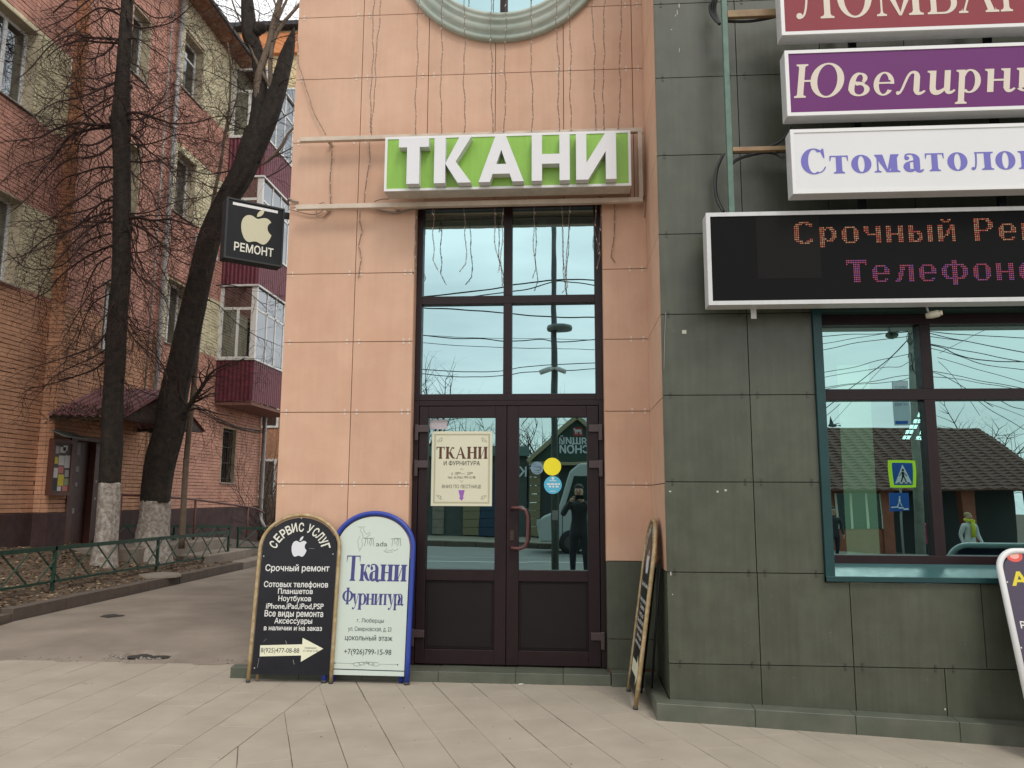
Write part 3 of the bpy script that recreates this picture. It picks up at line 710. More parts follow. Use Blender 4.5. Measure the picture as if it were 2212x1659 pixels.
# window of the green wing
GD = 6.15
wf = ob('shop_window', MB().box(WX0, WX0+.065, YD-.03, YD+.16, .952, 3.03).box(WX0, 5.3, YD-.035, YD-.001, .952, .99), M_teal, shop, bevel=.003)
ob('sill', MB().add([(WX0+.066, YD-.03, .991), (5.3, YD-.03, .991), (5.3, GD-.06, 1.068), (WX0+.066, GD-.06, 1.068), (WX0+.066, YD-.03, .96), (5.3, YD-.03, .96), (5.3, GD-.06, 1.0), (WX0+.066, GD-.06, 1.0)], [(0,1,2,3), (7,6,5,4), (0,4,5,1), (2,6,7,3), (1,5,6,2), (3,7,4,0)]), M_sill, wf)
fb = MB(); FX0 = WX0+.066
fb.box(FX0, 5.3, GD-.06, GD+.04, 1.066, 1.13).box(FX0, FX0+.045, GD-.06, GD+.04, 1.13, 2.9).box(FX0, 5.3, GD-.06, GD+.04, 2.872, 2.95)
for x in (2.735, 3.6, 4.4): fb.box(x-.04, x+.04, GD-.06, GD+.04, 1.13, 2.287).box(x-.04, x+.04, GD-.06, GD+.04, 2.372, 2.872)
fb.box(FX0+.045, 5.3, GD-.062, GD+.04, 2.287, 2.372)
ob('window_frame', fb, M_frame, wf, bevel=.003)
ob('window_head', MB().box(WX0+.066, 5.3, YD-.02, GD-.062, 2.95, 3.03).box(WX0+.066, 5.3, YD-.10, YD-.021, 2.965, 3.07), mat('dark_green_head', (.012, .035, .03), .5), wf)
for x0, x1 in ((FX0+.045, 2.695), (2.775, 3.56), (3.64, 4.36), (4.44, 5.3)):
    for z0, z1 in ((1.13, 2.287), (2.372, 2.872)): pane('pane', x0, x1, z0, z1, GD, M_glassd, wf)
# shop room: dark walls, self-lit pale curtain column, ceiling light panels

X0, X1, Y0, Y1, Z0, Z1 = 1.92, 16, 6.32, 22, .0, 2.98
rm = MB(); rm.box(X0-.1, X0, Y0, Y1, Z0, Z1).box(X1, X1+.1, Y0, Y1, Z0, Z1).box(X0, X1, Y1, Y1+.1, Z0, Z1).box(X0, X1, Y0, Y1, Z1, Z1+.1).box(X0, X1, Y0, Y1, Z0-.1, Z0)
ob('shop_room', rm, M_int, shop)
b = MB()
for (x, y, w, h) in ((1984, 896, 16, 9), (1975, 910, 15, 8), (1967, 922, 14, 8), (1958, 933, 14, 8), (1952, 945, 14, 8), (2001, 921, 9, 7), (1989, 934, 13, 8), (1981, 946, 13, 8)):
    for dx in (0, w*.62):
        q = [on(x+dx-w*.0+e*2, y+f, 2, 2.97) for e, f in ((-.5, 0), (0, h))]
        a = on(x+dx, y-h/2, 2, 2.97); c = on(x+dx-3, y+h/2, 2, 2.97); w2 = w*.5/FPX*a.y
        b.add([(c.x, c.y, 2.97), (c.x+w2, c.y, 2.97), (a.x+w2, a.y, 2.97), (a.x, a.y, 2.97)], [(0, 1, 2, 3)])
ob('ceiling_lights', b, mat('lit_panel', (.8, .8, .8), emit=(.9, 1, 1, 9)), shop)
cp = [onY(1826, 1000, 8.5), onY(1889, 1000, 8.5)]
ob('curtain', MB().box(cp[0].x, cp[1].x, 8.5, 8.6, .3, 2.96), mat('glowing_curtain', (.5, .52, .40), .9, emit=(.5, .6, .4, 1.1)), shop)  # curtain is no lamp; added emission brightens it behind the glass
UX, UZ, DN = Vector((1, 0, 0)), Vector((0, 0, 1)), Vector((0, -1, 0))
# ---------------------------------------------------------------- green shop sign with raised letters
ts = thing('shop_sign', (-.53, 6.6, 4.23), 'lime green sign with raised white letters above the glazed entrance', 'sign')
y0 = 6.55
ob('cabinet', MB().box(-1.62, .565, y0+.012, y0+.19, 4.232, 4.742), M_aludirty, ts, bevel=.004)
f = .022
ob('frame', MB().box(-1.62, .565, y0, y0+.011, 4.72, 4.742).box(-1.62, .565, y0, y0+.011, 4.232, 4.254).box(-1.62, -1.62+f, y0, y0+.011, 4.254, 4.72).box(.565-f, .565, y0, y0+.011, 4.254, 4.72), M_white, ts)
ob('green_panel', MB().box(-1.62+f, .565-f, y0+.006, y0+.011, 4.254, 4.72), mat('lime_panel', (.225, .44, .055), .45, var=.07, vscale=5, streak=.06), ts)
def fx(zx): return 590+zx*.38337     # zoomed-picture columns to photo pixels
def PF(zx, zy, Y): return onY(fx(zx), zy*.38337, Y)
yl = y0-.085
M_let = mat('white_letter', (.66, .66, .68), .35, var=.03, vscale=3)
M_ret = mat('letter_return', (.5, .5, .5), .5, var=.1, vscale=9)
def letter(polys, xa, xb, za, zb):
    b = MB()
    for i, p in enumerate(polys):
        pts = [(xa+(xb-xa)*q[0], yl-.0004*i, za+(zb-za)*q[1]) for q in p]; b.prism(pts, (0, y0+.004-yl+.0004*i, 0))
    return ob('letter', b, M_let, ts)
zb_, zt_ = 4.300, 4.742
zbs = PF(800, 1035, yl).z
LT = [('T', 703, 873, [[(0,.80),(1,.80),(1,1),(0,1)], [(.28,0),(.70,0),(.70,.80),(.28,.80)]], 1.0),
      ('K', 905, 1115, [[(0,0),(.30,0),(.30,1),(0,1)], [(.30,.42),(.68,1),(1,1),(.58,.46),(.30,.42)], [(.30,.42),(.40,.53),(.58,.46),(1,0),(.64,0)]], 1.0),
      ('A', 1157, 1412, [[(0,0),(.25,0),(.54,.80),(.46,1),(.37,1)], [(.46,1),(.60,1),(1,0),(.75,0),(.46,.80)], [(.27,.17),(.73,.17),(.66,.38),(.34,.38)]], 1.0),
      ('N', 1457, 1672, [[(0,0),(.27,0),(.27,1),(0,1)], [(.73,0),(1,0),(1,1),(.73,1)], [(.27,.36),(.73,.36),(.73,.57),(.27,.57)]], 1.0),
      ('I', 1708, 1935, [[(0,0),(.26,0),(.26,1),(0,1)], [(.74,0),(1,0),(1,1),(.74,1)], [(.26,.0),(.26,.36),(.74,1),(.74,.60),(.30,.0)]], 1.0)]
for nm, xa, xb, ps, k in LT:
    A_ = PF(xa, 1035, yl).x; B_ = PF(xb, 1000, yl).x
    letter(ps, A_, B_, zbs, zbs+.425)
# steel bars that carry the sign
sb = thing('sign_rails', (-.9, 6.8, 4.2), 'cream painted steel rails fixed across the pink tiles behind the green sign', 'rail')
YB = YP-.14
a1 = onY(647, 301, YB); a2 = onY(1387, 279, YB); b1 = onY(639, 446, YB); b2 = onY(1389, 431, YB)
zU, zL_ = (a1.z+a2.z)/2, (b1.z+b2.z)/2
M_rail = mat('cream_steel', (.56, .47, .38), .5, var=.12, vscale=8, c2=(.48, .39, .31))
ob('rail', MB().box(a1.x, a2.x, YB, YB+.05, zU-.02, zU+.02), M_rail, sb, bevel=.003)
ob('rail', MB().box(b1.x, b2.x, YB, YB+.05, zL_-.022, zL_+.022), M_rail, sb, bevel=.003)
ob('post', MB().box(a2.x-.04, a2.x-.001, YB-.001, YB+.049, zL_+.0225, zU-.0205), M_rail, sb, bevel=.003)
ob('post', MB().box(a2.x-.135, a2.x-.11, YB+.01, YB+.05, zL_+.0225, zU-.0205), mat('rust_brown', (.22, .12, .09), .7, var=.3, vscale=20), sb)
for (x, y) in ((711.5, 307), (704.9, 449.6), (853, 448), (1297, 428)):
    p = onY(x, y, YP-.055); st = MB().tube([(p.x, p.y, p.z), (p.x+.012, YP+.01, p.z-.012)], .0175, 12, caps=False).tube([(p.x, p.y+.001, p.z), (p.x+.012, YP+.01, p.z-.012)], .012, 12, caps=False).disc((p.x, p.y+.02, p.z-.003), .0135, 'y', 12, 1)
    ob('pipe_stub', st, [M_rail, M_core], sb)
# cables on the pink bay
def cable(label, pts, r=.007, m=M_cable, name='cable', cat='cable', group=None):
    P = [Vector(p) for p in pts]; Q = []
    for i in range(len(P)-1):
        p0, p1, p2, p3 = P[max(i-1, 0)], P[i], P[i+1], P[min(i+2, len(P)-1)]
        for k in range(6):
            t = k/6; Q.append(.5*((2*p1)+(p2-p0)*t+(2*p0-5*p1+4*p2-p3)*t*t+(3*p1-p0-3*p2+p3)*t**3))
    Q.append(P[-1]); return ob(name, MB().tube(Q, r, 6), m, None, label, cat, group)
z8 = lambda x, y, Y=YP-.02: onY(619.4+x*.16447, 258+y*.16447, Y)
Mtan = mat('tan_cable', (.25, .17, .12), .6)
cable('grey brown cable drooping under the lower rail beside the entrance head', [z8(590, 1150), z8(900, 1150), z8(1100, 1160), z8(1300, 1210), z8(1450, 1225), z8(1650, 1180), z8(1838, 1160), onY(1010, 443, YP-.03), onY(1200, 437, YP-.03), onY(1340, 436, YP-.03), onY(1390, 425, YP-.02), onY(1400, 424, YP-.02)], .010, mat('grey_brown_cable', (.24, .19, .16), .6))
cable('thin cable running from the hanging black sign along the tile joint', [z8(30, 1180), z8(150, 1210), z8(300, 1245), z8(400, 1240), z8(480, 1190)], .005, Mtan)
cable('short grey conduit bending round the bay corner above the hanging sign', [(-2.68, 7.05, 4.34), z8(30, 1045), z8(80, 1070), z8(150, 1088)], .011, mat('grey_brown_cable', (.24, .19, .16), .6))
cable('thin looped wire on the lower rail at the left', [z8(600, 1100), z8(590, 1180), z8(500, 1270), z8(420, 1290), z8(390, 1220), z8(400, 1130), z8(490, 1085)], .004, Mtan)
cable('thin brown wire curving off the lower left corner of the green sign', [z8(1150, 1080, YP-.1), z8(1230, 1050, YP-.1), z8(1340, 1042, YP-.1)], .005, Mtan)
cable('loose thin wire on the tiles right of the entrance head', [onY(1399, 300, YP-.02), onY(1396, 420, YP-.02), onY(1392, 470, YP-.01)], .004, Mtan)

# string lights hanging down the bay
M_wire = mat('light_wire', (.16, .115, .085), .6); M_bulb = mat('tiny_bulb', (.60, .52, .46), .3)
rs = random.Random(5)
def string_light(ptsx, label, twist=1.):
    P = [Vector(p) for p in ptsx]; dense = []
    for a, b_ in zip(P, P[1:]):
        n = max(2, int((b_-a).length/.03))
        for k in range(n): dense.append(a+(b_-a)*(k/n))
    dense.append(P[-1]); w1, w2 = [], []; bb = MB(); ph = rs.uniform(0, 6)
    for i, p in enumerate(dense):
        s = i*.03
        j = Vector((.006*math.sin(s*9+ph)+.004*math.sin(s*23+ph*2), .002, 0)); c_, s_ = math.cos(s*38+ph)*.0042, math.sin(s*38+ph)*.0042
        w1.append(p+j+Vector((c_, s_, 0))); w2.append(p+j-Vector((c_, s_, 0)))
        if i % 4 == 2:
            q = p+j; d = Vector((rs.uniform(-1, 1)*.012, -.004, -.018)); bb.tube([q, q+d*.6, q+d*1.25], [.0035, .0035, .002], 5)
    o = ob('light_string', MB().tube(w1, .0024, 4).tube(w2, .0024, 4), M_wire, None, label, 'string lights', 'string lights hanging down the pink bay')
    ob('bulbs', bb, M_bulb, o, kind='stuff')
YS = YP-.16
ends = {0: (570, 545, 750), 1: (610, 555, 760), 2: (820, 800, 757), 3: (955, 945, 752), 4: (1082, 1078, 748), 5: (1225, 1238, 748), 6: (1312, 1305, 746), 7: (1452, 1462, 742), 8: (1590, 1612, 740), 9: (1672, 1678, 738), 10: (1797, 1817, 736), 11: (1870, 1862, 732), 12: (1962, 1950, 728)}
ordn = ['leftmost', 'second from left', 'third from left', 'fourth from left', 'fifth from left', 'sixth from left', 'seventh from left', 'eighth from left', 'ninth from left', 'fourth from right', 'third from right', 'second from right', 'rightmost']
for k, (a, b_, zb2) in ends.items():
    p, q = PF(a, -60, YS), PF(b_, zb2, YS-.02)
    m1 = p.lerp(q, .5)+Vector((rs.uniform(-.01, .01), 0, 0))
    string_light([p+Vector((0, 0, .4)), p, m1, q], f'straight string of tiny bulbs above the green sign, {ordn[k]} of those strings')
string_light([PF(133, 200, YP-.03), PF(150, 380, YP-.03), PF(210, 590, YP-.03), PF(260, 690, YP-.03), PF(300, 760, YP-.05)], 'string of tiny bulbs slanting across the top left tile to the upper rail')
string_light([PF(335, 845, YP-.02), PF(322, 940, YP-.02), PF(318, 1060, YP-.02), PF(330, 1150, YP-.02)], 'short string of bulbs between the two rails at their left end')
string_light([PF(540, 800, YP-.03), PF(545, 900, YP-.03), PF(535, 1000, YP-.03), PF(515, 1080, YP-.04), PF(515, 1140, YP-.04)], 'doubled string of bulbs between the rails beside the green sign')
Z9 = lambda x, y, Y: onY(847.9+x*.31111, 405.5+y*.31111, Y)
string_light([onY(779, 456, YP-.02), onY(776, 480, YP-.02), onY(781, 500, YP-.02), onY(774, 530, YP-.02), onY(780, 560, YP-.02), onY(777, 600, YP-.02)], 'tangled string of bulbs hanging on the tiles left of the entrance')
YH = YP-.06
hang = [([(168,155),(162,330),(148,450),(165,540),(135,600)], 'string of bulbs hanging at the left jamb of the entrance'),
 ([(290,130),(285,300),(290,420),(278,500),(312,570)], 'string of bulbs curling right in front of the upper left pane'),
 ([(500,130),(498,320),(510,440),(512,530),(470,585)], 'string of bulbs hooked left in front of the upper left pane'),
 ([(708,125),(712,320),(722,440),(742,520),(738,575)], 'string of bulbs just left of the centre mullion'),
 ([(772,125),(766,320),(745,500),(755,600),(770,680)], 'string of bulbs hanging over the centre mullion'),
 ([(980,120),(984,330),(985,460),(995,560),(970,630)], 'string of bulbs in the middle of the upper right pane'),
 ([(1175,115),(1178,330),(1185,480),(1205,580),(1215,690),(1178,730)], 'longest string of bulbs, hanging over the upper right pane'),
 ([(1225,110),(1220,330),(1215,480),(1195,600),(1205,640)], 'string of bulbs crossing the longest one over the upper right pane'),
 ([(1413,105),(1410,300),(1428,400),(1440,470),(1415,570)], 'string of bulbs down the right end of the upper window'),
 ([(1445,130),(1446,260),(1440,380),(1420,450)], 'short thick string of bulbs at the right jamb of the entrance'),
 ([(1535,90),(1540,250),(1530,420),(1525,480),(1552,520)], 'string of bulbs hanging on the pink tile right of the entrance')]
for pts, lab in hang: string_light([Z9(x, y, YH if x < 1500 else YP-.02) for x, y in pts], lab)
string_light([Z9(284, 120, YH), Z9(268, 200, YH)], 'shortest scrap of light string under the lower rail')

# ---------------------------------------------------------------- hanging repair sign at the bay corner
ux = Vector((.7776, .6288, 0)); nrm = Vector((.6288, -.7776, 0)); hs0 = Vector((-3.087, 6.616, 0))
hs = thing('hanging_sign', (-2.85, 7.0, 3.77), 'black box sign with pale fruit emblem hanging off the bay corner', 'sign')
w_, z0_, z1_, dp = .534, 3.671, 4.243, .14
def hq(a, z, d=0.): p = hs0+ux*a-nrm*d; return Vector((p.x, p.y, z))
ob('box', MB().prism([hq(0, z0_), hq(w_, z0_), hq(w_, z1_), hq(0, z1_)], -nrm*dp), M_black, hs, bevel=.006)
b = MB(); e = .016
for (a0, a1, q0, q1) in ((0, w_, z0_, z0_+e), (0, w_, z1_-e, z1_), (0, e, z0_+e, z1_-e), (w_-e, w_, z0_+e, z1_-e)):
    b.prism([hq(a0, q0, -.001), hq(a1, q0, -.001), hq(a1, q1, -.001), hq(a0, q1, -.001)], nrm*.008)
ob('rim', b, mat('dark_rim', (.014, .016, .017), .5), hs)
M_cream = mat('cream_print', (.54, .51, .36), .5)
apple('emblem', hq(.14, z0_+.185, -.001), ux, UZ, .275, .335, M_cream, hs)
words('lettering', 'РЕМОНТ', hq(.267, z0_+.085, -.001), ux, UZ, .36, .078, mat('cream_white', (.66, .65, .56), .5), hs, .02, 'c')
ob('paper_strip', MB().prism([hq(.055, z1_-.062, -.0015), hq(.47, z1_-.058, -.0015), hq(.47, z1_-.032, -.0015), hq(.055, z1_-.036, -.0015)], nrm*.001), mat('torn_paper', (.7, .7, .7), .7, var=.15, vscale=60), hs)
ob('bracket', MB().bar(hq(w_-.02, 4.2, .06), (-2.6, 7.06, 4.2), .05, .05).tube([hq(w_, 4.1, .06), hq(w_, 4.16, .06)], .01), mat('bracket_black', (.03, .03, .03), .5), hs)
cable('white wire looping out of the hanging black sign', [hq(w_, 4.15, .03), hq(w_+.01, 4.27, .03), hq(w_+.02, 4.30, .05), hq(w_+.0, 4.25, .09)], .005, mat('white_wire', (.6, .6, .6), .5))

# ---------------------------------------------------------------- three light boxes and the steel that carries them
YF = 5.5
def lightbox(name, label, z0, z1, x0, face, dpt=.13):
    t = thing(name, (x0+1.2, YF+dpt, z0), label, 'sign')
    x1 = 4.6
    ob('cabinet', MB().box(x0, x1, YF+.01, YF+dpt, z0, z1), M_alu, t, bevel=.005)
    fr_ = .026
    ob('frame', MB().box(x0, x1, YF-.004, YF+.0095, z0, z0+fr_).box(x0, x1, YF-.004, YF+.0095, z1-fr_, z1).box(x0, x0+fr_, YF-.004, YF+.0095, z0+fr_, z1-fr_).box(x1-fr_, x1, YF-.004, YF+.0095, z0+fr_, z1-fr_), M_white, t)
    ob('face', MB().box(x0+fr_, x1-fr_, YF+.002, YF+.0096, z0+fr_, z1-fr_), face, t)
    return t
def print_glyphs(par, y, items, m, **k):
    it = []
    for ch, xa, ya, xb, yb, h in items:       # px of left/right end on the baseline, cap height px at that place
        a = onY(xa, ya, y); b_ = onY(xb, yb, y); it.append((ch, a.x, b_.x, (a.z+b_.z)/2, h))
    # keep one common baseline
    base = sum(i[3] for i in it)/len(it); it = [(c_, a, b_, base, h) for c_, a, b_, _, h in it]
    return glyph_text('lettering', it, (0, y, 0), UX, UZ, m, par, lift=0.0008, **k)
lb1 = lightbox('light_box', 'burgundy light box with cream capital letters, topmost of the sign stack', 4.94, 5.47, 1.60, mat('burgundy_face', (.225, .030, .042), .45, spec=.25, var=.05, vscale=2))
zl_ = lambda x, y: (1695.8+x*.27554, y*.27554)
def its(rows_, h): return [(ch, *zl_(a, yb), *zl_(b_, yb2), h) for ch, a, b_, yb, yb2 in rows_]
print_glyphs(lb1, YF+.001, its([('Л', 90, 388, 150, 143), ('О', 415, 690, 138, 130), ('М', 722, 1088, 130, 116), ('Б', 1120, 1355, 117, 108), ('А', 1365, 1680, 105, 92), ('Р', 1692, 1905, 90, 80), ('Д', 1930, 2150, 78, 70)], .335), M_cream if 0 else mat('cream_letters', (.60, .53, .44), .5), S=.15, H=.045)
lb2 = lightbox('light_box', 'purple light box with slanted cream letters between burgundy and white ones', 4.303, 4.816, 1.612, mat('purple_face', (.125, .018, .130), .45, spec=.25, var=.05, vscale=2))
print_glyphs(lb2, YF+.001, its([('Ю', 70, 455, 775, 770), ('в', 492, 660, 758, 755), ('е', 688, 850, 750, 745), ('л', 868, 1100, 745, 740), ('и', 1108, 1335, 735, 730), ('р', 1335, 1530, 725, 718), ('н', 1560, 1805, 718, 710), ('ы', 1810, 2030, 710, 704)], .262), mat('cream_letters', (.60, .53, .44), .5), italic=True, shear=.12)
lb3 = lightbox('light_box', 'white light box with blue serif letters, lowest of the sign stack', 3.709, 4.198, 1.625, mat('white_face', (.66, .665, .67), .45, spec=.25, var=.02, vscale=2))
print_glyphs(lb3, YF+.001, its([('С', 130, 325, 1370, 1368), ('т', 355, 500, 1364, 1360), ('о', 523, 682, 1358, 1354), ('м', 703, 905, 1354, 1350), ('а', 932, 1093, 1350, 1346), ('т', 1105, 1252, 1343, 1338), ('о', 1278, 1436, 1336, 1332), ('л', 1462, 1640, 1332, 1328), ('о', 1655, 1812, 1328, 1322), ('г', 1835, 1960, 1322, 1318)], .192), mat('blue_violet', (.13, .12, .43), .5), S=.215, H=.05, xh=.70)
gp = thing('sign_scaffold', (1.25, 5.7, 3.6), 'green painted square steel tubes carrying the stacked light boxes', 'scaffold')
M_gp = mat('green_tube', (.07, .135, .105), .45, var=.2, vscale=14, c2=(.10, .17, .13))
M_oc = mat('ochre_tube', (.26, .20, .09), .6, var=.25, vscale=10, c2=(.24, .12, .075))
yq = 5.72
va, vb = onY(1563, 0, yq), onY(1576, 455, yq)
ob('post', MB().box(va.x-.02, va.x+.022, yq-.02, yq+.02, vb.z-.1, 6.2), M_gp, gp, bevel=.004)
for (yy, th_) in ((31.5, .058), (324, .034)):
    z = onY(1600, yy, yq).z; ob('rail', MB().box(va.x+.023, 4.4, yq-.02, yq+.02, z-th_/2, z+th_/2), M_oc, gp, bevel=.004)
for z in (5.75,): ob('standoff', MB().box(va.x-.012, va.x+.012, yq+.021, YD-.001, z-.015, z+.015), M_gp, gp)
for x in (2.2, 3.2, 4.2): ob('post', MB().box(x-.025, x+.025, yq+.021, yq+.06, 3.3, 6), M_black, gp)
zz = lambda x, y, Y=yq+.05: onY(1437.8+x*.22222, y*.22222, Y)
cable('thick black cable arching from the scaffold post to the white light box', [zz(630, 1680), zz(640, 1600), zz(720, 1540), zz(860, 1500), zz(980, 1480), zz(1060, 1490), zz(1140, 1530, 5.6)], .014)
cable('black cable bowing left behind the scaffold post above the display', [zz(560, 1500, 5.85), zz(500, 1640, 5.85), onY(1545, 400, 5.85), onY(1549, 430, 5.85), onY(1563, 458, 5.8)], .013)
cable('black cable rising to the lower left corner of the purple light box', [zz(880, 1460), zz(1020, 1420), zz(1120, 1370), zz(1190, 1290), zz(1215, 1230)], .010)
for k, dx in enumerate((0, 22, 45)):
    cable(['outermost', 'middle', 'innermost'][k]+' black cable of the bundle left of the scaffold post', [zz(520-dx*.2, -60, 5.8), zz(440+dx, 30, 5.82), zz(435+dx, 110, 5.84), zz(470+dx*.7, 180, 5.84), zz(525, 235, 5.82)], .012)
cable('black cable hanging under the upper ochre rail', [zz(570, 205), zz(700, 210), zz(830, 205), zz(960, 185), zz(1080, 160)], .012)

# ---------------------------------------------------------------- running-text display
ld = thing('led_display', (2.3, 5.85, 2.935), 'wide black running-text display with a white frame above the window', 'display')
lx0, lx1, lz0, lz1, ly = 1.03, 4.6, 2.935, 3.636, 5.65
ob('case', MB().box(lx0, lx1, ly+.012, ly+.15, lz0, lz1), M_alu, ld, bevel=.006)
e = .03
ob('frame', MB().box(lx0, lx1, ly-.003, ly+.0115, lz0, lz0+e).box(lx0, lx1, ly-.003, ly+.0115, lz1-e, lz1).box(lx0, lx0+e, ly-.003, ly+.0115, lz0+e, lz1-e).box(lx1-e, lx1, ly-.003, ly+.0115, lz0+e, lz1-e), M_alu, ld)
MLb = mat('led_black', (.0085, .0085, .009), .9, spec=.12)
ob('screen', MB().box(lx0+e, lx1-e, ly+.004, ly+.0116, lz0+e, lz1-e), MLb, ld)
for (xa, ya, xb, yb) in ((1632, 466, 1776, 600),):
    a, b_ = onY(xa, ya, ly), onY(xb, yb, ly)
    ob('led_module', MB().box(a.x, b_.x, ly+.0030, ly+.0036, b_.z, a.z), mat('led_module_grey', (.0115, .0115, .0112), .9, spec=.15), ld)
pt, pz_ = .0121, .0142   # dot pitch
font = {'С': (12, ['...######...', '.####..####.', '###......##.', '###.........', '###.........', '###.........', '###.........', '###.........', '###.........', '###......##.', '.####..####.', '...######...']),
 'р': (10, ['..........','..........','..........', '###.####..', '####..###.', '###....###', '###....###', '###....###', '###....###', '####..###.', '###.####..', '###.......', '###.......', '###.......']),
 'о': (10, ['','','', '..######..', '.##....##.', '###....###', '###....###', '###....###', '###....###', '###....###', '.##....##.', '..######..']),
 'ч': (10, ['','','', '###....###', '###....###', '###....###', '.##....###', '..########', '.......###', '.......###', '.......###', '.......###']),
 'н': (10, ['','','', '###....###', '###....###', '###....###', '###....###', '##########', '###....###', '###....###', '###....###', '###....###']),
 'ы': (14, ['','','', '###........###', '###........###', '###........###', '#######....###', '###..###...###', '###...##...###', '###...##...###', '###..###...###', '#######....###']),
 'й': (10, ['..##..##..','...####...','', '###....###', '###....###', '###...####', '###..##.##', '###..##.##', '###.##..##', '####....##', '###.....##', '###.....##']),
 'Р': (11, ['#########..', '###....###.', '###.....###', '###.....###', '###.....###', '###....###.', '########...', '###........', '###........', '###........', '###........', '###........']),
 'е': (10, ['','','', '..######..', '.##....##.', '###....###', '###....###', '##########', '###.......', '###.......', '.##....##.', '..######..']),
 'м': (12, ['','','', '###......###', '####....####', '#####..#####', '###.####.###', '###..##..###', '###......###', '###......###', '###......###', '###......###']),
 'Т': (12, ['############', '############', '#...####...#', '....####....', '....####....', '....####....', '....####....', '....####....', '....####....', '....####....', '....####....', '....####....']),
 'л': (11, ['','','', '...########', '...###..###', '...###..###', '...##...###', '..###...###', '..###...###', '..##....###', '.###....###', '###.....###']),
 'ф': (15, ['','......###......','......###......', '..###########..', '.###..###..###.', '###...###...###', '###...###...###', '###...###...###', '###...###...###', '.###..###..###.', '..###########..', '......###......', '......###......', '......###......']),
 'т': (10, ['','','', '##########', '#..####..#', '...####...', '...####...', '...####...', '...####...', '...####...', '...####...', '...####...']),
 'в': (10, ['','','', '########..', '###...###.', '###...###.', '########..', '###....###', '###....###', '###....###', '###...###.', '########..']),
 ' ': (5, [''])}
def dots(text, x, ztop, cols_, gapd, seed):
    r_ = random.Random(seed); bs = [MB() for _ in cols_]; cx = x
    for ch in text:
        w, rws = font[ch]
        for j, row in enumerate(rws):
            for i_, c_ in enumerate(row):
                if c_ == '#':
                    px, pz = cx+i_*pt, ztop-j*pz_; k = r_.random(); k = 0 if k < .5 else (1 if k < .85 else 2)
                    if ch in 'ф' or ch == 'н' and len(cols_) > 3: k = (k+ (1 if r_.random() < .4 else 0)) % 3
                    bs[k].box(px, px+pt*.56, ly+.0012, ly+.0036, pz-pz_*.55, pz)
        cx += (w+gapd)*pt
        if cx > lx1-.1: break
    for b_, m in zip(bs, cols_): ob('lit_dots', b_, m, ld, kind='stuff')
def em(name, c, s): return mat(name, (.05, .03, .03), .5, emit=(*c, s))
ta = onY(1715, 480, ly); tb = onY(1828, 562, ly)
dots('Срочный Ремонт', ta.x, ta.z, [em('led_orange', (1, .20, .05), .28), em('led_yellow', (1, .55, .25), .28), em('led_red', (.8, .04, .03), .27)], 3, 1)
dots('Телефонов', tb.x, tb.z, [em('led_pink', (.8, .03, .16), .28), em('led_violet', (.35, .05, .6), .28), em('led_rose', (.8, .12, .22), .27)], 3, 2)
ob('bracket', MB().box(1.365, 1.405, 5.80, 5.806, 2.865, 2.934).box(1.365, 1.405, 5.79, 5.83, 2.932, 2.934), M_alu, ld)
fl = thing('spot_lamp', (2.66, 5.84, 2.87), 'small cream bullet lamp under the black running-text display', 'lamp')
p = onY(2012, 680, 5.78)
ob('housing', MB().tube([(p.x-.03, 5.80, p.z-.005), (p.x+.0, 5.78, p.z), (p.x+.045, 5.76, p.z+.006), (p.x+.05, 5.758, p.z+.007)], [.02, .028, .026, .018], 14), mat('lamp_cream', (.55, .52, .42), .4), fl)
ob('cap', MB().tube([(p.x+.05, 5.758, p.z+.007), (p.x+.065, 5.752, p.z+.009)], [.020, .017], 14), mat('lamp_lens', (.7, .6, .45), .3), fl)
ob('arm', MB().bar((p.x-.01, 5.80, p.z+.02), (p.x-.02, 5.80, 2.935), .018, .006), M_alu, fl)
ob('paint_fleck', MB().box(0, 0, 0, 0, 0, 0), M_white) if 0 else None
p = onY(1478, 717, YD-.001); ob('paper_scrap', MB().box(p.x-.016, p.x+.016, YD-.002, YD-.0005, p.z-.014, p.z+.014), mat('scrap', (.5, .5, .42), .7), gw)
# paint splashes and scratches on the green tiles
b = MB(); rq = random.Random(11)
for (x, y, w, h) in ((1466, 8, 2, 10), (1462, 22, 1.5, 12), (1458, 32, 2, 4), (1449, 63, 3, 2), (1467, 104, 1, 10), (1445, 1060, 5, 3), (1452, 1283+0, 2, 2), (2040, 1530, 3, 4), (1968, 1551, 3, 4), (1548, 1060, 4, 4), (1565, 1057, 5, 4), (1448, 1235, 2, 8), (1455, 715+0, 1, 1)):
    p = onY(x, y, YD-.0012); s = .0042*.8; b.box(p.x, p.x+w*s, YD-.0016, YD-.0006, p.z-h*s, p.z)
for k in range(60):
    p = onY(rq.uniform(1450, 2200), rq.uniform(1300, 1540), YD); 
    if p.z > .13 and (p.x < 1.84 or p.z < .93): s = rq.uniform(.0008, .0018); b.box(p.x, p.x+s, YD-.0016, YD-.0006, p.z, p.z+s*rq.uniform(.6, 2))
ob('paint_flecks', b, mat('fleck_white', (.45, .45, .40), .7), gw, kind='stuff')
cable('thin wire hanging from a clip at the green wing edge', [onY(1438, 676, YD-.01), onY(1436, 720, YD-.012), onY(1434, 800, YD-.01)], .0025, mat('thin_wire', (.25, .23, .2), .5))
